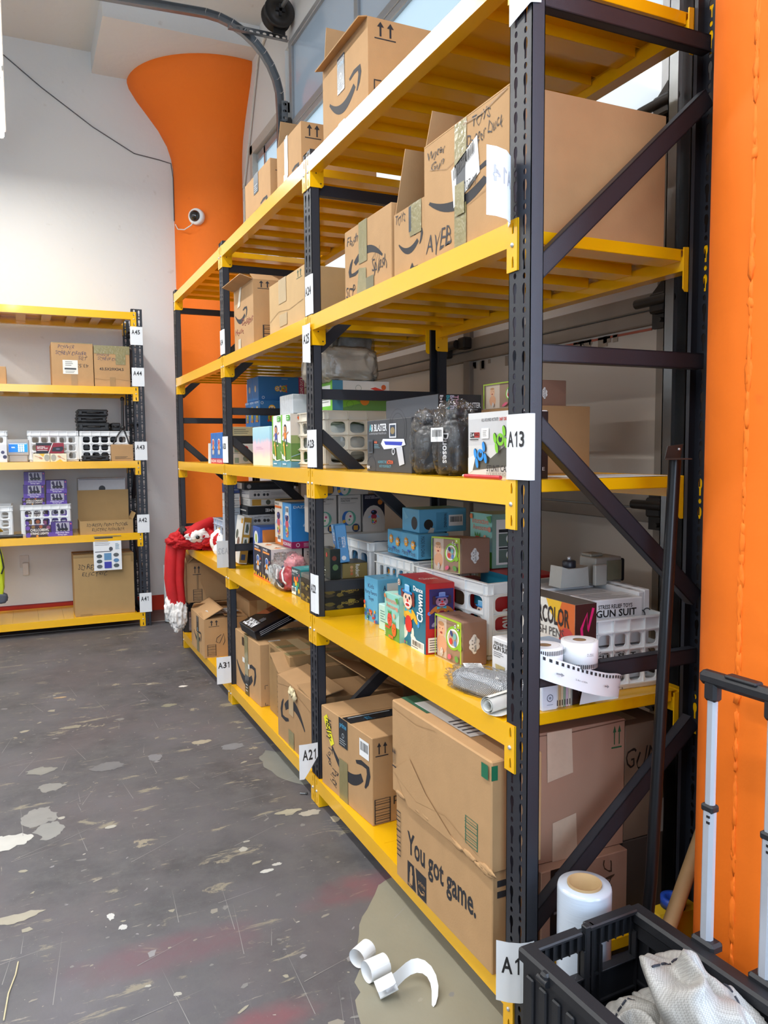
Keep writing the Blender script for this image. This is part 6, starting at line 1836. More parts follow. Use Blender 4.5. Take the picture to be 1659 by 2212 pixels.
mb = MB(); t_ = Face(mb, (-.009, -.007, .5885), (1, 0, 0), (0, 1, 0), .162, .582); t_.r(.2, .70, .62, 1.0, '#2F5A44'); t_.r(.28, .30, .78, .88, '#E2E3E0'); t_.l(.32, .33, .74, .55, 5, '#55555a'); mb.build('shipping_label', go)['label'] = 'white address label'
carton('cardboard_box', 'brown carton with HEAVY stickers and black printed tape on the bottom shelf', CART, (.036, 2.60, Z1), .34, .455, .335, 4,
       f=[(smile, .22, .26, .96, .70), ('t', 'Toys', .10, .30, .24, .55, PEN, -90, 'h'), ('t', 'Party', .18, .08, .36, .30, PEN, -90, 'h')],
       e=[UP(.04, .78, .20, .94), ('t', 'Touch', .26, .41, .74, .55, INK, 0, 'b'), ('t', 'prime', .26, .20, .62, .32, INK), (smile, .30, .13, .60, .21), (hatch, .02, .02, .22, .30)],
       t=[('st', [(0, .62), (1, .60)], .002, '#8a6844')],
       parts=[('printed_tape', 't', [('r', 0, .40, 1, .56, TAPEK), ('t', 'prime', .2, .42, .34, .49, '#3F8FB4', 90), ('t', 'prime', .6, .42, .74, .49, '#3F8FB4', 90), ('l', .05, .50, .95, .55, 1, '#9aa0a4')], 'black printed tape'),
              ('printed_tape', 'f', [('r', .38, .66, .55, 1.0, TAPEK), ('t', 'prime', .40, .87, .53, .95, '#3F8FB4', 0, 'b'), ('ring', .465, .80, .02, .03, '#9aa0a4'), ('l', .40, .68, .53, .76, 3, '#9aa0a4')], 'black printed tape'),
              ('brown_tape', 'f', [('r', .38, .0, .55, .5, M('#857A52', .25, var=.1))]),
              ('warning_sticker', 'f', [('p', [(.06, .87), (.13, .93), (.28, .62), (.21, .56)], '#E8DE1E'), ('t', 'HEAVY', .11, .62, .22, .88, '#1d1d1d', -90, 'b')], 'yellow HEAVY sticker'),
              ('warning_sticker', 't', [('r', .55, .16, .86, .32, '#E8DE1E'), ('t', 'HEAVY', .60, .19, .82, .29, '#1d1d1d', 180, 'b')], 'yellow HEAVY sticker'),
              ('barcode_label', 'f', [(label, .78, .72, .95, .92)], 'white barcode label')])
for i, (x, y) in enumerate(((.14, 2.50), (.155, 2.44), (.13, 2.38))):
    b = tag(empty('bead_packet', (x, y, Z1 + .001)), ['clear packet of red beads on the bottom shelf, farthest', 'clear packet of red beads on the bottom shelf, middle', 'clear packet of red beads on the bottom shelf, nearest'][i], 'bead packet', 'bead packets')
    mb = MB(); mb.box((-.04, -.025, 0), (.045, .025, .004), CLEAR, .001); mb.build('packet', b)
    for k in range(5):
        mb = MB(); mb.blob((-.02 + .013 * k, .005 * math.sin(k * 2), .008), (.005, .005, .005), M('#C8321E' if k % 2 == 0 else '#4A4A62', .3), 1, 0, 1, 8); mb.build('bead', b)
carton('cardboard_box', 'open dull brown box with an upside-down curved arrow behind the A21 sheet', CART, (.012, 3.20, Z1), .45, .475, .305, 1, mat=CARD2, opened=True,
       f=[(smile, .10, .30, .82, .80, None, 180), ('st', [(.0, .85), (.4, .95), (.98, .82)], .002, '#8A6B47')],
       parts=[('paper_tape', 'f', [('r', .36, .52, .50, .93, M('#B99E78', .4))]), ('brown_tape', 'f', [('r', .34, .0, .50, .27, TAPE)])],
       flaps=[('f', -78, .16), ('e', -84, .2), ('b', 62, .15), ('r', -70, .2)])
mb = MB(); mb.blob((-.004, 3.43, Z1 + .285), (.012, .03, .02), M('#D8C8A0', .7), 3, .5, 3, 12); mb.blob((-.002, 3.40, Z1 + .27), (.008, .02, .02), M('#D8C8A0', .7), 5, .5, 3, 10)
tag(mb.build('crumpled_paper'), 'scrap of torn cream tape stuck on the open dull brown box', 'scrap')
TB = M('#98784F', .6, var=.25, scale=9, bump=.12, key='cardboard_taped', bscale=90)
carton('cardboard_box', 'heavily taped brown box behind the open dull brown box on the bottom shelf', CART, (.075, 3.70, Z1), .48, .36, .372, mat=TB,
       f=[('r', .08, .78, .30, .94, '#6d5433'), ('r', .55, .78, .8, .94, '#6d5433'), ('l', .40, .05, .55, .7, 9, '#4a3a26')], t=[('r', 0, .1, 1, .3, TAPE), ('r', 0, .55, 1, .68, TAPE), ('r', .2, 0, .34, 1, TAPEP), ('r', .5, .2, .9, .9, M('#A58A5E', .35))])
carton('cardboard_box', 'brown box with brown tape and curved arrow beside the A31 sheet', CART, (.04, 4.115, Z1), .52, .47, .345, 2,
       f=[(smile, .04, .12, .84, .62)], e=[('st', [(.05, .28), (.05, .34), (.08, .34)], .003, INK), ('st', [(.05, .06), (.05, .0 + .02), (.08, .02)], .003, INK), ('st', [(.17, .34), (.2, .34), (.2, .28)], .003, INK)], 
       t=[('r', .13, .0, .26, .14, '#DEDFDC'), ('l', .14, .01, .25, .12, 4, '#5d5d60')],
       parts=[('brown_tape', 'f', [('r', .40, .33, .54, 1.0, TAPE), ('r', .31, .52, .40, .60, '#E0E0DC'), ('r', .54, .47, .60, .55, '#E0E0DC')]), ('printed_tape', 'f', [('r', .40, .0, .56, .34, TAPEK), ('l', .43, .05, .53, .2, 3, '#b9bcc0')], 'black printed tape'), ('printed_tape', 't', [('r', 0, .50, 1, .64, M('#6E6648', .25))]), ('box_handle_slot', 'f', [('r', .30, .80, .38, .94, '#3A2C1E')])])
mg = carton('toy_box', 'black boxed magnetic toy with an orange brick pattern, tilted on the brown box', 'toy box', (.05, 4.20, Z1 + .350), .36, .20, .055, mat=M('#15151A', .22), 
       t=[('p', [(.30, .98), (.42, .62), (.98, .52), (.98, .98)], '#8A4A2A')] + [('r', .47 + .12 * i, .64 + .1 * j, .56 + .12 * i, .72 + .1 * j, '#5E2E1A') for i in range(4) for j in range(3)] + [('t', 'MAGNETIC', .03, .30, .2, .86, '#E4E4E6', 90, 'b'), ('l', .22, .3, .34, .5, 3, '#9a9aa0')],
       e=[('l', .08, .25, .75, .8, 3, '#A9A9AE')], rot=(R(6), R(-20), R(8)))
carton('cardboard_box', 'brown box with a marker scribble and folded label, nearest the far post', CART, (-.018, 5.275, Z1), .30, .445, .262, 0, opened=True,
       f=[(smile, .22, .22, .78, .62), ('st', [(.72, .35), (.74, .15), (.78, .05), (.8, .3)], .002, PEN)], e=[UP(.10, .80, .34, .97), ('st', [(.38, .58), (.28, .5), (.26, .4), (.34, .36), (.44, .6), (.46, .4), (.42, .3)], .004, PEN), ('t', '- SE -', .52, .42, .86, .56, PEN, 0, 'h'), (hatch, .06, .04, .26, .34)],
       parts=[('printed_tape', 'f', [('r', .44, .52, .60, .95, TAPEK), ('r', .44, .0, .60, .5, M('#77745A', .25)), ('ring', .52, .6, .03, .05, '#9CC0D0')], 'black printed tape')],
       flaps=[('f', -62, .15), ('e', -86, .2), ('r', -82, .16), ('b', -60, .1)])
mb = MB(); f = Face(mb, (.05, 5.31, Z1 + .286), (.98, .2, .0), (-.2, .97, .05), .20, .13); f.r(0, 0, 1, 1, '#E2E3E1'); f.l(.05, .1, .4, .9, 5, '#55555a'); f.r(.46, .05, .5, .95, '#333'); f.l(.55, .5, .8, .9, 4, '#55555a'); f.r(.85, 0, 1, 1, '#9a9c9e'); tag(mb.build('shipping_label'), 'white shipping label lying on the scribbled box by the far post', 'label')
carton('cardboard_box', 'low brown box under the wide carton at the far end of the bottom shelf', CART, (.08, 5.79, Z1), .50, .27, .292, mat=CARD2, e=[('r', .28, 0, .5, 1, TAPEP), ('st', [(.0, .5), (.3, .5)], .002, '#7a5c3c')])
carton('cardboard_box', 'wide brown carton with up arrows below the red costume', CART, (-.03, 5.775, Z1 + .293), .60, .30, .288, mat=CARD2, opened=True, e=[UP(.07, .70, .17, .93), (hatch, .07, .03, .18, .33), ('r', .115, .33, .135, .7, '#7d6242')], flaps=[('e', -58, .14), ('f', -50, .12)])
carton('cardboard_box', 'brown carton standing behind the scribbled box on the bottom shelf', CART, (.30, 5.30, Z1), .28, .40, .36, mat=CARD2, e=[('r', .2, .0, .45, 1, TAPEP)])
# near end, seen past the near post
carton('cardboard_box', 'pinkish brown box marked prime upside down, bottom shelf near end', CART, (.14, 1.70, Z1), .30, .36, .247, mat=CARD3, e=[('r', .10, .0, .42, 1, M('#14151A', .3)), ('t', 'prime', .13, .80, .38, .93, '#2F8FC4', 180, 'b'), (smile, .14, .90, .38, .99, '#2F8FC4', 180), ('l', .14, .45, .38, .7, 3, '#77777c'), ('t', 'prime', .13, .10, .38, .24, '#2F8FC4', 180, 'b'), ('t', 'SAC', .70, .5, .84, .95, '#4a3628', 90, 'h')])
carton('cardboard_box', 'pinkish brown box with green arrows and reinforced paper tape, under the near end deck', CART, (.145, 1.735, Z1 + .248), .305, .38, .372, -1, mat=CARD3, e=[UP(.84, .78, .96, .96, '#2E5A3A'), ('st', [(0, .985), (.4, .97), (1, .99)], .003, '#6a4a3a')],
       parts=[('paper_tape', 'e', [('p', [(.12, .62), (.40, .66), (.38, 1.0), (.11, 1.0)], M('#C9AF98', .45, var=.1))]), ('paper_tape', 'e', [('p', [(.18, 0), (.46, 0), (.44, .34), (.18, .30)], M('#C9AF98', .45, var=.1))])])
carton('cardboard_box', 'dark brown box with GUN in marker at the back of the near end', CART, (.456, 1.735, Z1 + .25), .15, .36, .345, mat=M('#7C6552', .8, var=.1, scale=12), e=[('t', 'GUN', .02, .58, .85, .80, '#26201c', 0, 'h'), ('st', [(.05, .5), (.5, .55)], .003, '#26201c'), ('r', .68, .0, 1, .30, '#A9A29A'), ('r', .72, .6, 1, .9, '#8f877f')], t=[('r', .1, .1, .5, .9, '#A89884')])
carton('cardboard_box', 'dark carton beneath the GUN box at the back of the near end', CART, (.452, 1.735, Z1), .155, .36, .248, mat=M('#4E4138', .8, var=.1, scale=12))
# ------------------------------------------------------------------ paper bay signs
def sign(txt, lab, path, z0, z1, tb=(.10, .50, .86, .74), back=False, cut=None, tint=None):
    """path: plan view points from the viewer's left to right; back=True when the print shows through mirrored"""
    mb = MB()
    P_ = [Vector((p[0], p[1])) for p in path]
    ln = [0]
    for a, b in zip(P_[:-1], P_[1:]):
        ln.append(ln[-1] + (b - a).length)
    tot = ln[-1]
    def letters(fc, tb, col, fl):
        u0, v0, u1, v1 = tb
        wd = {'A': .70, '1': .56}
        tw = sum(wd.get(c, .56) for c in txt) + .06 * (len(txt) - 1)
        x = 0
        for c in txt:
            w_ = wd.get(c, .56)
            a0, a1 = x / tw, (x + w_) / tw
            x += w_ + .06
            if 'm' in fl:
                a0, a1 = 1 - a1, 1 - a0
            q0, q1 = u0 + (u1 - u0) * a0, u0 + (u1 - u0) * a1
            if c == '1':
                g = lambda a, b: (q0 + (q1 - q0) * ((1 - a) if 'm' in fl else a), v0 + (v1 - v0) * b)
                fc.p([g(.46, 0), g(.66, 0), g(.66, 1), g(.52, 1), g(.18, .80), g(.18, .66), g(.46, .76)], col)
            else:
                fc.t(c, q0, v0, q1, v1, col, 0, fl)
    def at(u):
        d = u * tot
        for i in range(len(P_) - 1):
            if d <= ln[i + 1] + 1e-9 or i == len(P_) - 2:
                t = (d - ln[i]) / max(1e-9, ln[i + 1] - ln[i])
                q = P_[i] + (P_[i + 1] - P_[i]) * t
                dr = (P_[i + 1] - P_[i]).normalized()
                return q, Vector((dr.y, -dr.x))
    us = sorted(set([l_ / tot for l_ in ln] + [k / 8 for k in range(9)]))
    pm = tint or PAPER
    vs = []
    for u in us:
        q, n_ = at(u)
        zb = z0 + (cut(u) if cut else 0)
        vs += [(q.x, q.y, zb), (q.x, q.y, z1)]
    th = .0007
    vb = []
    for u in us:
        q, n_ = at(u)
        q = q - n_ * th
        zb = z0 + (cut(u) if cut else 0)
        vb += [(q.x, q.y, zb), (q.x, q.y, z1)]
    K = len(us) - 1
    mb.add(vs, [(2 * k, 2 * k + 2, 2 * k + 3, 2 * k + 1) for k in range(K)], pm, True)
    mb.add(vb, [(2 * k + 1, 2 * k + 3, 2 * k + 2, 2 * k) for k in range(K)], pm, True)
    fc = Face(mb, (0, 0, 0), (1, 0, 0), (0, 0, 1), 1, 1)
    def fn(u, v, off):
        q, n_ = at(u)
        q = q + n_ * off
        return Vector((q.x, q.y, z0 + (z1 - z0) * v))
    fc.fn = fn
    if txt:
        if back:
            letters(fc, tb, M('#A9ABAD', .7), 'bm')
            fc.fn = lambda u, v, off: fn(u, v, -off - th)
            letters(fc, tb, '#2B2B2E', 'bm')
        else:
            letters(fc, tb, '#232326', 'b')
    return tag(mb.build('paper_sign'), lab, 'sign', 'bay number sheets')
PB = M('#CDD2DC', .75, var=.02, key='paper_daylit_side')
sign('A13', 'white A13 sheet folded round the near post', [(-.0065, 1.658), (-.0065, 1.5705), (-.0045, 1.567), (.0135, 1.567)], 1.441, 1.60, (.05, .50, .70, .74))
sign(None, 'blank lower part of a white sheet at the very top of the near post', [(-.0065, 1.655), (-.0065, 1.5705), (-.0045, 1.567), (.022, 1.567)], 2.513, 2.68, cut=lambda u: .02 * u)
sign('A14', 'white sheet curling away from the near post with A14 showing through mirrored', [(-.112, 1.585), (-.085, 1.585), (-.05, 1.597), (-.02, 1.625), (-.0065, 1.655)], 2.05, 2.205, (.12, .50, .74, .74), True)
sign('A11', 'white curved sheet at the foot of the near post, half hidden by the black crate', [(-.062, 1.610), (-.04, 1.588), (-.015, 1.572), (.006, 1.5665), (.022, 1.566)], .128, .286, (.14, .48, .92, .76))
sign('A21', 'white A21 sheet with a slanted lower edge beside the second post', [(-.088, 3.078), (-.05, 3.074), (-.006, 3.076)], .137, .287, (.18, .54, .96, .84), cut=lambda u: .09 * max(0, u - .25) / .75)
sign('A22', 'white A22 sheet on the second post at the second shelf', [(-.0065, 3.135), (-.0065, 3.078), (-.002, 3.066), (-.002, 3.05)], .838, 1.0, (.08, .52, .72, .74))
sign('A23', 'white A23 sheet on the second post at the middle shelf', [(-.0065, 3.15), (-.0065, 3.078), (-.002, 3.066), (-.002, 3.05)], 1.446, 1.60, (.04, .52, .78, .74))
sign('A24', 'white A24 sheet on the second post at the fourth shelf', [(-.0065, 3.15), (-.0065, 3.078), (-.002, 3.066)], 2.067, 2.225, (.04, .50, .85, .72))
sign('A25', 'white A25 sheet hanging askew over the second post connector', [(-.016, 3.165), (-.012, 3.12), (-.014, 3.075)], 1.87, 2.03, (.1, .52, .85, .76), cut=lambda u: .012 * (1 - u))
sign('A31', 'white A31 sheet standing out beside the third post', [(-.092, 4.585), (-.05, 4.583), (-.006, 4.586)], .138, .30, (.10, .58, .96, .80))
sign('A32', 'white sheet beside the third post with A32 showing through mirrored', [(-.074, 4.59), (-.04, 4.588), (-.006, 4.59)], .832, .99, (.10, .50, 1.0, .74), True, tint=PAPERB)
sign('A33', 'white A33 sheet on the third post at the middle shelf', [(-.0065, 4.67), (-.0065, 4.586), (-.002, 4.576), (-.002, 4.555)], 1.447, 1.60, (.04, .52, .72, .74))
sign('A34', 'white A34 sheet on the third post at the fourth shelf', [(-.0065, 4.67), (-.0065, 4.586), (-.002, 4.576)], 2.075, 2.215, (.04, .38, .72, .62))
for t_, z0, z1, dx in (('A45', 2.415, 2.568, -.004), ('A44', 2.068, 2.225, 0), ('A43', 1.442, 1.60, .005), ('A42', .818, .975, .005), ('A41', .124, .292, .004)):
    sign(t_, 'white %s sheet on the right post of the rack against the far wall' % t_, [(-.209 + dx, 7.040), (-.107 + dx, 7.040)], z0, z1, (.12, .58, .80, .82))

# ================================================================== folding trolley crate, wrap roll, broom at the near end
tr = tag(empty('trolley_crate', (-.161, 1.352, 0), (0, 0, R(3))), 'black folding crate trolley with a pulled-out silver handle, lower right', 'crate trolley')
W_, LN, HT, B0 = .335, .56, .45, .06
mb = MB(); mb.box((0, -LN, B0), (W_, 0, B0 + .02), KPL, .004); mb.build('base', tr)
def wall_x(x, sgn, name):
    mb = MB()
    mb.box((x, -LN, B0), (x + .010 * sgn, 0, HT - .03), KPL, .002)
    for k in range(13):
        y = -.03 - k * .042
        mb.box((x - .007 * sgn, y - .012, B0 + .02), (x + .002 * sgn, y + .012, HT - .05), KPL, .003)
    mb.box((x - .010 * sgn, -LN - .005, HT - .032), (x + .030 * sgn, .008, HT), KPL, .006)
    mb.box((x + .004 * sgn, -LN, HT - .07), (x + .02 * sgn, 0, HT - .03), KPL, .003)
    for k in range(9):
        y = -.05 - k * .06
        mb.box((x + .008 * sgn, y - .003, B0 + .05), (x + .018 * sgn, y + .003, HT - .07), KPL)
    for zz in (.16, .27):
        mb.box((x + .008 * sgn, -LN + .01, zz), (x + .017 * sgn, -.01, zz + .006), KPL)
    return mb.build(name, tr)
wall_x(0, 1, 'side_wall'); wall_x(W_, -1, 'side_wall')
def wall_y(y, sgn):
    mb = MB()
    def slab(x0, x1, z0, z1, d=.010):
        mb.box((x0, y, z0), (x1, y + d * sgn, z1), KPL, .002)
    slab(.012, W_ - .012, B0, .335)
    slab(.012, .055, .335, .40); slab(.155, .21, .335, .40); slab(.31, W_ - .012, .335, .40); slab(.012, W_ - .012, .395, HT - .006)
    mb.box((.02, y - .006 * sgn, HT - .012), (.15, y + .022 * sgn, HT - .002), KPL, .003); mb.box((.17, y - .006 * sgn, HT - .008), (W_ - .02, y + .022 * sgn, HT + .004), KPL, .003)
    for k in range(14):
        x = .022 + k * .0225
        mb.box((x, y + .006 * sgn, .402), (x + .003, y + .02 * sgn, HT - .01), KPL); 
        if not (.05 < x < .155 or .205 < x < .31):
            mb.box((x, y + .006 * sgn, .25), (x + .003, y + .018 * sgn, .40), KPL)
    for zz in (.20, .26, .33):
        mb.box((.014, y + .006 * sgn, zz), (W_ - .014, y + .016 * sgn, zz + .005), KPL)
    mb.box((.158, y + .004 * sgn, B0), (.172, y + .022 * sgn, HT + .006), KPL, .002); mb.box((.178, y + .004 * sgn, .3), (.186, y + .02 * sgn, HT + .004), KPL, .002)
    for (a, b) in ((.055, .155), (.21, .31)):
        for q in ((a - .004, a), (b, b + .004)):
            mb.box((q[0], y - .003 * sgn, .335), (q[1], y + .02 * sgn, .40), KPL, .001)
        mb.box((a, y - .003 * sgn, .333), (b, y + .02 * sgn, .338), KPL, .001)
    return mb.build('end_wall', tr)
wall_y(0, -1); wall_y(-LN, 1)
mb = MB(); mb.box((-.018, -.098, HT - .035), (.004, -.075, HT - .002), KPL, .005); mb.tube([(-.014, -.10, HT - .02), (-.014, -.07, HT - .02)], .008, KPL, 10); mb.build('latch', tr)
for x, y in ((.02, -.06), (.315, -.06), (.02, -.50), (.315, -.50)):
    mb = MB(); mb.lathe([(0, -.012), (.026, -.012), (.03, -.008), (.03, .008), (.026, .012), (0, .012)], DARK, (x, y, .030), 20, axis='x'); mb.box((x - .016, y - .02, .045), (x + .016, y + .02, B0), KPL, .003); mb.build('wheel', tr)
SIL = M('#B9BEC6', .35, metal=.35, var=.03, key='silver_tube')
for y, hole_ in ((-.180, True), (-.322, False)):
    mb = MB(); mb.box((.335, y - .030, HT - .01), (.372, y + .030, HT + .014), KPL, .006); mb.build('handle_socket', tr)
    mb = MB(); mb.box((.342, y - .014, .10), (.364, y + .014, .76), SIL, .007)
    mb.box((.3405, y - .0155, .745), (.3655, y + .0155, .762), KPL, .004)
    for zz in (.735, .722):
        mb.box((.341, y - .009, zz), (.343, y - .001, zz + .005), DARK)
    mb.build('lower_tube', tr)
    mb = MB(); mb.box((.345, y - .011, .75), (.361, y + .011, 1.02), SIL, .005); mb.build('upper_tube', tr)
mb = MB(); mb.box((.338, -.352, 1.018), (.368, -.150, 1.048), KPL, .009)
for y in (-.180, -.322):
    mb.box((.340, y - .016, .985), (.366, y + .016, 1.03), KPL, .006)
mb.box((.340, -.29, 1.044), (.366, -.215, 1.052), KPL, .003); mb.build('grip', tr)
sk = tag(empty('woven_sack', (.055, 1.08, .20)), 'crumpled grey woven sack lying in the black crate trolley', 'sack')
mb = MB()
def peaks(p):
    return p
def cloth(c, rad, seed, n=64):
    vs, fs = [], []
    o_ = Vector((seed, seed * 2.1, seed * .7))
    for i in range(n + 1):
        th = PI * i / n
        for k in range(2 * n):
            ph = PI * k / n
            d = Vector((math.sin(th) * math.cos(ph), math.sin(th) * math.sin(ph), math.cos(th)))
            nn_ = noise.noise(d * 1.5 + o_ * 2)
            q = .66 + .30 * noise.noise(d * 1.0 + o_) + .26 * (1 - 2.2 * math.sqrt(nn_ * nn_ + .0016)) + .03 * noise.noise(d * 4 + o_)
            vs.append((c[0] + d.x * rad[0] * q, c[1] + d.y * rad[1] * q, c[2] + d.z * rad[2] * q))
    for i in range(n):
        for k in range(2 * n):
            fs.append((i * 2 * n + k, (i + 1) * 2 * n + k, (i + 1) * 2 * n + (k + 1) % (2 * n), i * 2 * n + (k + 1) % (2 * n)))
    mb.add(vs, fs, SACK, True)
cloth((.01, -.02, .06), (.16, .24, .20), 3.3)
cloth((.03, .02, .14), (.13, .17, .21), 7.9)
cloth((-.07, .10, .09), (.10, .13, .10), 5.2, 36)
mb.build('sack_cloth', sk)
ST = M('#2A2D38', .7, key='sack_stitch')
from mathutils.bvhtree import BVHTree
bv = BVHTree.FromPolygons([Vector(v) for v in mb.v], [f_ for f_ in mb.f])
def stitch_path(a, b, n_):
    out = []
    for k in range(n_):
        t = k / (n_ - 1)
        x = a[0] + (b[0] - a[0]) * t + .012 * math.sin(t * 6); y = a[1] + (b[1] - a[1]) * t
        h = bv.ray_cast(Vector((x, y, .6)), Vector((0, 0, -1)))
        out.append(h[0] + Vector((0, 0, .0022)) if h[0] else None)
    return out
for a, b in (((-.09, .06), (.09, .10)), ((.06, .07), (.085, -.12)), ((-.11, .14), (-.03, .13))):
    pth = stitch_path(a, b, 24)
    mb = MB()
    for k in range(0, 23):
        if k % 4 != 3 and pth[k] and pth[k + 1] and (pth[k] - pth[k + 1]).length < .05:
            mb.tube([pth[k], pth[k + 1]], .0022, ST, 6)
    if mb.v:
        mb.build('stitching', sk)
wr = tag(empty('stretch_wrap_roll', (.093, 1.463, 0)), 'large roll of clear stretch wrap standing between the crate trolley and the rack', 'wrap roll')
FILM = M('#BAC4D0', .16, var=.03, scale=40, bump=.12, coat=.5, key='stretch_wrap', bscale=70, stretch=(.2, .2, 8))
mb = MB(); mb.lathe([(.040, .012), (.0635, .012), (.0645, .02), (.0645, .462), (.062, .470), (.040, .470)], FILM, (0, 0, 0), 56); mb.build('film', wr)
mb = MB(); mb.lathe([(.041, .476), (.041, 0), (.036, 0), (.036, .476), (.041, .476)], M('#A98C62', .8, var=.05, key='core_card'), (0, 0, 0), 48); mb.build('core', wr)
ps = tag(empty('broom_pole', (0, 0, 0)), 'black metal pole with an angled plate leaning by the near end of the rack', 'pole')
mb = MB(); mb.tube([(.262, 1.462, .003), (.315, 1.475, .424), (.394, 1.505, 1.485)], .0155, M('#17181B', .3, metal=.3, var=.05, key='black_pole'), 18); mb.build('pole', ps)
mb = MB(); mb.prism([(.300, 1.440), (.385, 1.44), (.425, 1.50), (.375, 1.52)], 'z', 1.487, 1.490, M('#2A2624', .5)); mb.prism([(.375, 1.487), (.427, 1.487), (.435, 1.525), (.385, 1.520)], 'y', 1.520, 1.523, M('#2A2624', .5)); mb.lathe([(0, 0), (.004, 0), (.003, -.004), (0, -.004)], BOLT, (.42, 1.519, 1.512), 8, axis='y'); mb.build('angle_plate', ps)
mb = MB(); mb.tube([(.205, 1.405, .02), (.36, 1.455, .30), (.56, 1.53, .50)], .019, M('#9A7A52', .7, var=.12, key='wooden_pole', stretch=(1, 1, .1)), 18)
tag(mb.build('wooden_pole'), 'brown wooden pole slanting behind the black crate trolley', 'pole')
yb = tag(empty('storage_bin', (.33, 1.46, 0)), 'yellow bin with a blue tape roll on it behind the crate trolley', 'bin')
yb.location = (.30, 1.47, 0)
mb = MB(); mb.box((0.06, .02, 0), (.20, .075, .30), M('#C9A51A', .5, key='yellow_bin'), .008); mb.build('body', yb)
yb['label'] = 'yellow bin standing behind the black pole at the near end'
tp = tag(empty('tape_roll', (.46, 1.525, .301)), 'blue roll of tape on the yellow bin', 'tape roll')
mb = MB(); mb.lathe([(.018, 0), (.032, 0), (.032, .025), (.018, .025), (.018, 0)], M('#1F46A8', .35), (-.03, -.01, 0), 28); mb.build('winding', tp)
# curl of white paper on the floor
mb = MB()
def coil(c, axd, r_, ln, turns, a0, rise=0.0):
    axd = Vector(axd).normalized()
    s_ = axd.cross(Vector((0, 0, 1))).normalized()
    u_ = s_.cross(axd)
    vs = []
    K = int(24 * turns)
    for k in range(K + 1):
        a = a0 + 2 * PI * turns * k / K
        p = Vector(c) + s_ * (r_ * math.cos(a)) + u_ * (r_ * math.sin(a)) + axd * (rise * k / K)
        vs += [p, p + axd * ln]
    mb.add(vs, [(2 * k, 2 * k + 1, 2 * k + 3, 2 * k + 2) for k in range(K)], PAPER, True)
coil((-.262, 2.045, .030), (.75, .45, 0), .028, .058, 1.05, 0)
coil((-.262, 1.975, .032), (.9, .15, 0), .030, .066, 1.05, .5)
coil((-.262, 1.90, .026), (.85, -.15, .3), .024, .055, .9, .3)
rib = [(-.245, 1.885, .04), (-.205, 1.90, .035), (-.165, 1.925, .04), (-.125, 1.925, .05), (-.10, 1.89, .045), (-.105, 1.845, .02), (-.14, 1.80, .003)]
wv = [(.0, .0, .055), (.0, .0, .05), (.008, .01, .04), (.01, .02, .03), (.02, .012, .02), (.024, .0, .006), (.012, -.008, .003)]
vs = []
for p, q in zip(rib, wv):
    vs += [Vector(p) - Vector(q) * .5 + Vector((0, 0, .0)), Vector(p) + Vector(q) * .5]
for v in vs:
    v.z = max(v.z, .002)
mb.add(vs, [(2 * k, 2 * k + 1, 2 * k + 3, 2 * k + 2) for k in range(6)], PAPER, True)
cu = tag(mb.build('paper_curl'), 'curled strip of white paper lying on the floor in front of the rack', 'paper')
md = cu.modifiers.new('sub', 'SUBSURF'); md.levels = 1; md.render_levels = 1
mb = MB(); mb.tube([(-.035, 3.238, .006), (-.012, 3.228, .004)], .003, GALV, 8); mb.tube([(-.012, 3.228, .004), (-.006, 3.224, .004)], .007, M('#3a3a3a', .5), 8); tag(mb.build('screw'), 'small screw lying on the floor near the A21 sheet', 'screw')
mb = MB(); mb.tube([(-1.20, 2.25, .003), (-1.19, 2.36, .003), (-1.172, 2.44, .003), (-1.165, 2.50, .003)], .0022, M('#C9BC96', .7), 6); tag(mb.build('straw'), 'thin pale straw on the floor at the lower left', 'straw')

# ================================================================== rack against the far wall: what stands on it
FY = 7.10
def facing(name, lab, cat, x0, x1, z, H, L=.3, y=FY, **k):
    return carton(name, lab, cat, (x0, y, z), x1 - x0, L, H, **k)
facing('cardboard_box', 'brown box marked POWER SCREWDRIVER SET on the far rack', CART, -.831, -.508, Z4, .355, .32, e=[('t', 'POWER', .16, .84, .55, .95, '#3A3550', 0, 'h'), ('t', 'SCREW DRIVER', .10, .70, .84, .82, '#3A3550', 0, 'h'), ('t', 'SET', .64, .60, .86, .70, '#3A3550', 0, 'h'), ('t', '43.5X', .55, .44, .88, .52, '#4a3c30', 180), ('r', .0, .99, 1, 1, TAPE)],
       parts=[('shipping_label', 'e', [('r', .26, .28, .62, .60, '#E4E2D8'), ('l', .32, .46, .56, .58, 3, '#6a6a66'), ('r', .30, .38, .58, .42, '#3a3a3a'), ('l', .32, .30, .56, .36, 2, '#6a6a66')], 'white label'), ('brown_tape', 'e', [('r', .45, .0, .6, .27, M('#9C7B4E', .3))])])
facing('cardboard_box', 'brown box printed 43.5X29X34.5 with shiny tape on the far rack', CART, -.502, -.215, Z4, .345, .32, e=[('t', 'POWER', .08, .72, .42, .81, '#3A3550', 0, 'h'), ('t', 'SCREW DRIVER', .10, .63, .86, .73, '#3A3550', 0, 'h'), ('t', '43.5X29X34.5', .14, .40, .82, .47, '#3a3028', 0, 'b'), ('st', [(.0, .2), (.3, .17), (.6, .2), (1, .16)], .003, '#9a774c')],
       parts=[('shiny_tape', 'e', [('r', 0, .80, 1, 1, TAPE), ('r', .60, .55, .88, .8, TAPE)]), ('brown_tape', 'e', [('r', .42, .0, .58, .24, M('#9C7B4E', .3))])])
facing('cardboard_box', 'brown box cut by the left edge of the photo on the far rack', CART, -1.45, -1.172, Z4, .145, .3, y=7.12)
crate('white crate at the left edge on the middle shelf of the far rack', (-1.56, 7.14, Z3), .37, .40, .255, 5, 4, 3)
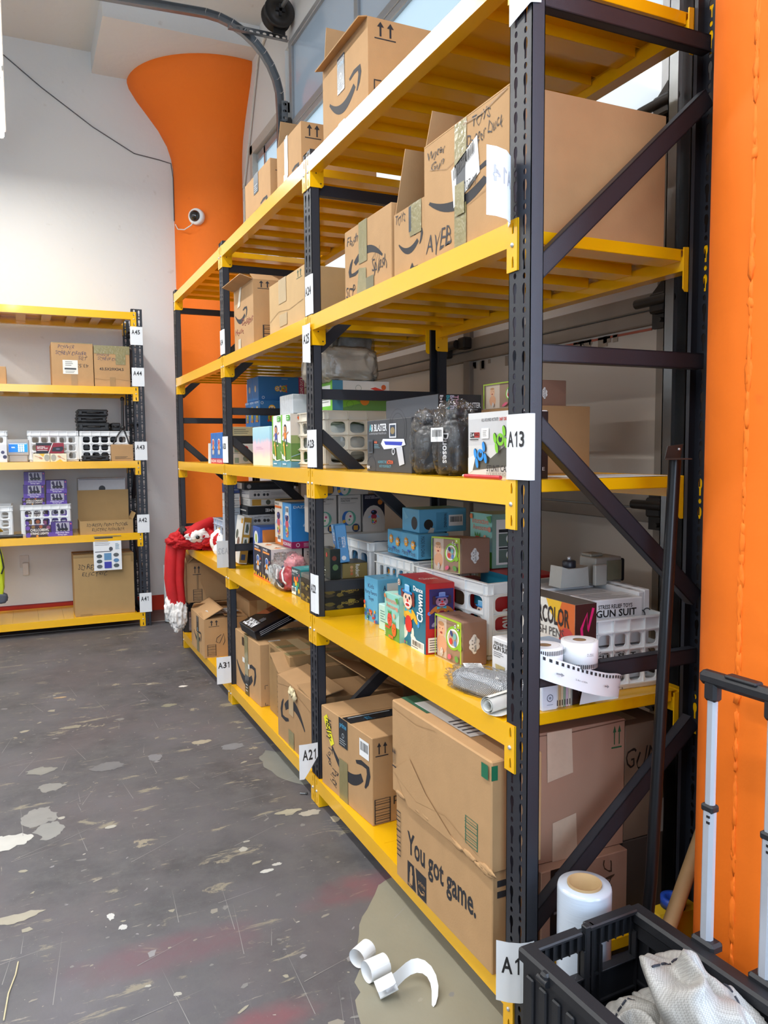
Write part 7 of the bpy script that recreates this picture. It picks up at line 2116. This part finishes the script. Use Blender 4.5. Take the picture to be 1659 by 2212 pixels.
facing('product_box', 'white box with a dark printed mark at the left edge of the far rack', 'product box', -1.40, -1.19, Z3, .148, .05, y=7.07, mat=M('#DDDDE0', .5), e=[('c', .85, .55, .09, '#4a4a6a'), ('c', .92, .3, .1, '#3f3f5c')])
tb = tag(empty('tablet', (-1.108, 7.13, Z3)), 'grey tablet stand with a lit blue keypad screen on the far rack', 'tablet')
mb = MB(); mb.box((-.082, 0, .055), (.082, .02, .185), M('#A9A6A4', .4), .006); mb.box((-.07, .005, 0), (.07, .09, .06), M('#A9A6A4', .4), .006); mb.build('body', tb)
def scr(name):
    m = bpy.data.materials.new(name)
    m.use_nodes = True
    b = m.node_tree.nodes['Principled BSDF']
    g = m.node_tree.nodes.new('ShaderNodeTexGradient'); tc = m.node_tree.nodes.new('ShaderNodeTexCoord'); rp = m.node_tree.nodes.new('ShaderNodeValToRGB')
    mp = m.node_tree.nodes.new('ShaderNodeMapping'); mp.inputs['Scale'].default_value = (7, 1, 1); mp.inputs['Location'].default_value = (.5, 0, 0)
    m.node_tree.links.new(tc.outputs['Object'], mp.inputs[0]); m.node_tree.links.new(mp.outputs[0], g.inputs[0]); m.node_tree.links.new(g.outputs[0], rp.inputs[0])
    rp.color_ramp.elements[0].color = (*lin('#0A7DF0'), 1); rp.color_ramp.elements[1].color = (*lin('#16B4F4'), 1)
    m.node_tree.links.new(rp.outputs[0], b.inputs['Emission Color']); b.inputs['Emission Strength'].default_value = .75; b.inputs['Base Color'].default_value = (.01, .02, .05, 1)
    return m
KEYM = M('#F2FAFF', .4, emit=.8, key='lit_key')
mb = MB(); f = Face(mb, (-.070, -.0006, .082), (1, 0, 0), (0, 0, 1), .14, .072); f.r(0, 0, 1, 1, scr('lit_screen'))
for i in range(3):
    for j in range(4):
        f.e(.54 + .12 * i, .14 + .21 * j, .05, .085, KEYM)
f.l(.15, .45, .36, .62, 2, KEYM); f.r(.02, .92, .96, .96, KEYM); mb.build('screen', tb)
crate('white crate left of the crate of black cases on the far rack', (-1.028, 7.15, Z3), .385, .40, .256, 5, 4, 3)
mb = MB(); mb.blob((-.86, 7.33, Z3 + .07), (.15, .13, .055), M('#C9C4B4', .5, var=.35, scale=18), 71, .3, 3, 22); tag(mb.build('plastic_bag'), 'pale packets lying in the left white crate of the far rack', 'bag')
crate('white crate of black cases at the right of the far rack', (-.636, 7.15, Z3), .40, .40, .256, 5, 4, 3)
CASE = M('#1A1A1C', .45, var=.15, scale=30, bump=.2, key='case_black', bscale=120)
def case(lab, x0, x1, z, h, y=7.16, L=.25):
    c_ = tag(empty('tool_case', ((x0 + x1) / 2, y, z)), lab, 'tool case', 'black tool cases')
    wd = (x1 - x0) / 2
    mb = MB(); mb.box((-wd, 0, 0), (wd, L, h * .52), CASE, .008); mb.build('bottom_shell', c_)
    mb = MB(); mb.box((-wd, 0, h * .52), (wd, L, h), CASE, .008); mb.box((-wd * .9, -.004, h * .2), (-wd * .7, .002, h * .8), CASE, .002); mb.box((wd * .7, -.004, h * .2), (wd * .9, .002, h * .8), CASE, .002); mb.build('top_shell', c_)
    mb = MB(); mb.tube([(-wd * .4, 0, h * .5), (-wd * .35, -.022, h * .5), (wd * .35, -.022, h * .5), (wd * .4, 0, h * .5)], .006, CASE, 8); mb.build('handle', c_)
    return c_
for i in range(3):
    case(['black tool case inside the right white crate, lowest', 'black tool case inside the right white crate, second from the bottom', 'black tool case inside the right white crate, third from the bottom'][i], -.615, -.285, Z3 + .02 + .075 * i, .074, 7.175, .30)
case('widest black tool case standing across the rim of the right white crate', -.645, -.39, Z3 + .257, .072)
case('black tool case second from the top of the pile on the white crate', -.652, -.408, Z3 + .330, .052)
case('topmost black tool case of the pile on the white crate', -.645, -.398, Z3 + .383, .055)
case('small black tool case beside the tripod on the white crate', -.372, -.30, Z3 + .257, .07)
case('flat black tool case lying in front of the right white crate', -.628, -.408, Z3, .05, 7.06, .08)
facing('toy_box', 'red and black electric mouse trap box on two cream boxes', 'product box', -.975, -.764, Z3 + .070, .086, .06, y=7.07, mat=M('#8E1D30', .4), e=[('r', 0, 0, 1, 1, '#8E1D30'), ('r', 0, .75, .6, 1, '#23242B'), ('r', 0, 0, .45, .24, '#23242B'), ('p', [(.42, 0), (.45, 0), (.62, 1), (.59, 1)], '#E6DDD8'), ('t', 'ELECTRIC', .04, .56, .32, .68, '#EDE6E4', 0, 'b'), ('t', 'MOUSE TRAP', .04, .42, .42, .55, '#EDE6E4', 0, 'b'), ('r', .04, .28, .4, .32, '#EDE6E4'), ('p', [(.55, .2), (.6, .58), (.96, .66), (.98, .4), (.9, .18)], '#23252E'), ('e', .78, .42, .08, .08, '#5a5f78')])
for i in range(2):
    facing('product_box', ['cream hair curler box below the mouse trap box, left of two', 'cream hair curler box below the mouse trap box, right of two'][i], 'product box', -1.0 + .129 * i, -.874 + .129 * i, Z3, .068, .07, y=7.065, mat=M('#E6DCBE', .45), e=[('p', [(.35, 1), (.7, 1), (.6, .6)] if i == 0 else [(.3, 0), (.8, 0), (.6, .35)], '#E8B83A'), ('e', .82 if i == 0 else .2, .5, .16, .42, '#A9A79A'), ('st', [(.1, .75), (.55, .4)] if i == 0 else [(.9, .25), (.5, .7)], .004, '#C98A6A'), ('e', .45 if i == 0 else .55, .48 if i == 0 else .62, .12, .12, '#C9906E', -.5)])
facing('cardboard_box', 'small brown box at the right end of the middle shelf of the far rack', CART, -.391, -.215, Z3, .140, .13, y=7.06, e=[('l', .15, .1, .9, .3, 3, '#4a3c2c')])
tp_ = tag(empty('tripod', (-.285, 7.14, Z3 + .16)), 'black folded mini tripod leaning on the right white crate of the far rack', 'tripod')
mb = MB(); mb.tube([(0, 0, .13), (.004, .01, .36)], .012, CASE, 10); mb.build('column', tp_)
mb = MB(); mb.blob((.004, .01, .37), (.018, .018, .02), CASE, 1, 0, 1, 10); mb.blob((.0, .0, .125), (.02, .02, .022), CASE, 2, 0, 1, 10); mb.build('head', tp_)
for dx, dy in ((-.085, -.01), (.06, .02), (.045, -.02)):
    mb = MB(); mb.tube([(0, 0, .125), (dx * .6, dy, .05), (dx, dy * 1.5, -.015)], .006, CASE, 8); mb.build('leg', tp_)
# second shelf of the far rack
crate('white crate at the left edge on the second shelf of the far rack', (-1.56, 7.13, Z2), .385, .40, .26, 5, 4, 3)
mb = MB(); mb.tube([(-1.36, 7.075, Z2 + .017), (-1.15, 7.075, Z2 + .017)], .014, CASE, 14); mb.tube([(-1.15, 7.075, Z2 + .017), (-1.10, 7.075, Z2 + .017)], .016, CASE, 14); mb.tube([(-1.42, 7.075, Z2 + .02), (-1.36, 7.075, Z2 + .018)], .02, CASE, 14)
tag(mb.build('flashlight'), 'black flashlight lying at the left edge of the far rack', 'flashlight')
mb = MB(); mb.lathe([(.004, 0), (.05, .10), (.052, .105), (.048, .10), (.002, .004)], M('#C9A035', .3, metal=.8), (0, 0, 0), 24); o = mb.build('trumpet_bell'); o.location = (-1.245, 7.09, Z2 + .06); o.rotation_euler = (0, R(-70), 0); tag(o, 'small golden cone above the black flashlight on the far rack', 'cone'); o.name = 'golden_cone'
crate('white crate full of purple string light boxes on the far rack', (-1.105, 7.16, Z2), .375, .36, .262, 5, 4, 3)
PURP = M('#43306E', .4, var=.06, key='purple_carton')
def hal(f):
    f.r(0, 0, 1, 1, '#45307A'); f.r(0, 0, 1, .32, '#5E42A0'); f.r(.22, .34, .86, .96, '#A9A6B4')
    for x, a in ((.36, .2), (.52, -.1), (.68, .25)):
        f.e(x, .70, .05, .24, '#2A1F44', a); f.e(x + .02, .48, .09, .12, '#17141f', a)
    f.p([(.24, .8), (.34, .9), (.44, .5), (.38, .46)], '#2A1F44'); f.c(.93, .85, .05, '#D8607A')
    f.t('Halloween Fairy', .20, .18, .84, .30, '#EDE9F4', 0, 'b'); f.t('String Light', .30, .05, .74, .16, '#EDE9F4', 0, 'b')
def chi(f):
    f.r(0, 0, 1, 1, '#3A2A2E')
    for x, y, q, c_ in ((.1, .2, .2, '#5E42A0'), (.08, .8, .18, '#6A4AA0'), (.9, .8, .16, '#8A4A6A'), (.95, .2, .2, '#5E42A0'), (.3, .9, .14, '#8A6A3A'), (.6, .9, .14, '#A0562E'), (.45, .1, .1, '#C98A3A')):
        f.c(x, y, q, c_)
    f.t('CHILLCORRWL', .18, .50, .92, .74, '#EFEAE2', 0, 'b'); f.t('STRING LIGHTS', .18, .22, .90, .42, '#EFEAE2', 0, 'b')
HL = [(-1.078, -.888, Z2, .096, 7.075, chi, 'purple and brown string light box in front of the white crate'), (-.886, -.722, Z2, .118, 7.075, hal, 'purple string light box in front of the white crate'),
      (-1.095, -.925, Z2 + .262, .055, 7.18, chi, 'brown string light box lying on the crate rim, bottom of the left pile'), (-1.083, -.925, Z2 + .318, .108, 7.18, hal, 'purple string light box, middle of the left pile on the crate'), (-1.075, -.915, Z2 + .427, .108, 7.18, hal, 'purple string light box, top of the left pile on the crate'),
      (-.912, -.75, Z2 + .262, .092, 7.18, hal, 'purple string light box, lower of the right pile on the crate'), (-.908, -.747, Z2 + .355, .108, 7.18, hal, 'purple string light box, upper of the right pile on the crate'),
      (-1.085, -.915, Z2 + .135, .12, 7.175, chi, 'brown string light box inside the white crate, upper left'), (-.905, -.745, Z2 + .135, .12, 7.175, hal, 'purple string light box inside the white crate, upper right'),
      (-1.085, -.915, Z2 + .02, .112, 7.175, chi, 'brown string light box inside the white crate, lower left'), (-.905, -.745, Z2 + .02, .112, 7.175, hal, 'purple string light box inside the white crate, lower right')]
for x0, x1, z, h, y, fn, lab in HL:
    facing('string_light_box', lab, 'string light box', x0, x1, z, h, .08 if y < 7.1 else .14, y=y, mat=PURP, e=[(fn,)], group='string light boxes')
oc = facing('cardboard_box', 'open brown carton marked 3D RESIN PRINT MODEL with its lid up on the far rack', CART, -.662, -.232, Z2, .115, .26, y=7.085, mat=M('#A98A5C', .85, var=.08, scale=14), opened=True, e=[('t', '3D RESIN PRINT MODEL', .12, .52, .90, .84, '#2c2620', 0, 'h'), ('t', 'ELECTRIC RESIN BOX', .22, .18, .84, .48, '#2c2620', 0, 'h')],
       flaps=[('b', -3, .25), ('f', 0, .002), ('r', 25, .06)])
facing('product_box', 'pale printer box behind the open carton lid on the far rack', 'product box', -.645, -.25, Z2, .465, .15, y=7.40, mat=M('#C9C9CC', .5), e=[('c', .5, .80, .06, '#232326'), ('r', .02, .97, .98, .99, '#8a8a8e')])
mb = MB()
f = Face(mb, (-.565, 7.046, .512), (1, 0, 0), (0, 0, 1), .225, .292)
mb.box((-.565, 7.0462, .512), (-.340, 7.0472, .804), PAPER)
f.r(.05, .93, .7, .97, '#3a3a3e'); f.l(.05, .72, .6, .90, 4, '#9a9aa0'); f.l(.78, .6, .95, .78, 6, '#3A7A9A'); f.e(.62, .62, .07, .06, '#4a4a52'); f.r(.05, .54, .62, .56, '#55555a')
for i, (u, v) in enumerate(((.2, .42), (.5, .40), (.8, .44), (.2, .27), (.8, .28), (.2, .12), (.8, .13))):
    f.e(u, v, .10, .055, ('#4a5458', '#5A86B0', '#5a5f62')[i % 3])
f.r(.37, .30, .63, .50, '#5E8CB4'); f.r(.37, .06, .63, .25, '#3A3AA0'); mb.box((-.56, 7.040, .80), (-.34, 7.046, .806), TAPE)
tag(mb.build('instruction_sheet'), 'white printed instruction sheet hanging from the second shelf of the far rack', 'sheet')
facing('cardboard_box', 'tall brown box with 3D RESIN handwriting on the bottom shelf of the far rack', CART, -.722, -.236, Z1, .525, .30, y=7.10, mat=M('#A98A5C', .85, var=.08, scale=14), e=[('t', '3D RESIN PRINT', .07, .74, .75, .86, '#2c2620', 0, 'h'), ('t', 'ELECTRIC', .13, .64, .55, .72, '#2c2620', 0, 'h')], t=[('r', 0, .4, 1, .55, TAPE)], parts=[('brown_tape', 'e', [('r', .08, 0, .28, .035, M('#8F7448', .3)), ('r', .95, .85, 1, .95, M('#8F7448', .3)), ('r', .0, .96, 1, 1, M('#8F7448', .3))])])
vs_ = tag(empty('safety_vest', (-1.30, 7.00, .35)), 'yellow-green safety vest with grey hem hanging at the left edge', 'vest')
mb = MB(); mb.blob((-.03, 0, .2), (.085, .03, .22), M('#B9C41E', .7, var=.15, scale=12, bump=.4, bscale=20), 81, .15, 1.6, 28, .6); mb.build('cloth', vs_)
mb = MB(); mb.blob((-.02, -.004, .0), (.09, .03, .045), M('#4A4E58', .7), 82, .1, 1.6, 20, .6); mb.build('hem', vs_)
mb = MB(); mb.tube([(.01, -.02, .47), (.035, -.03, .36), (.05, -.035, .25), (.03, -.035, .2)], .006, M('#1a1a1c', .6), 8); mb.build('edging', vs_)
# spare roll of wrap in the far corner
wr2 = tag(empty('stretch_wrap_roll', (.068, 7.11, 0)), 'roll of clear stretch wrap standing by the far wall below the red costume', 'wrap roll')
mb = MB(); mb.lathe([(.03, .01), (.052, .01), (.054, .02), (.054, .51), (.05, .515), (.03, .515)], M('#BFC6C8', .2, var=.06, scale=30, coat=.4, bump=.2), (0, 0, 0), 36); mb.build('film', wr2)
mb = MB(); mb.lathe([(.037, .53), (.037, 0), (.03, 0), (.03, .53), (.037, .53)], M('#A98C62', .8, var=.05, key='core_card'), (0, 0, 0), 30); mb.build('core', wr2)
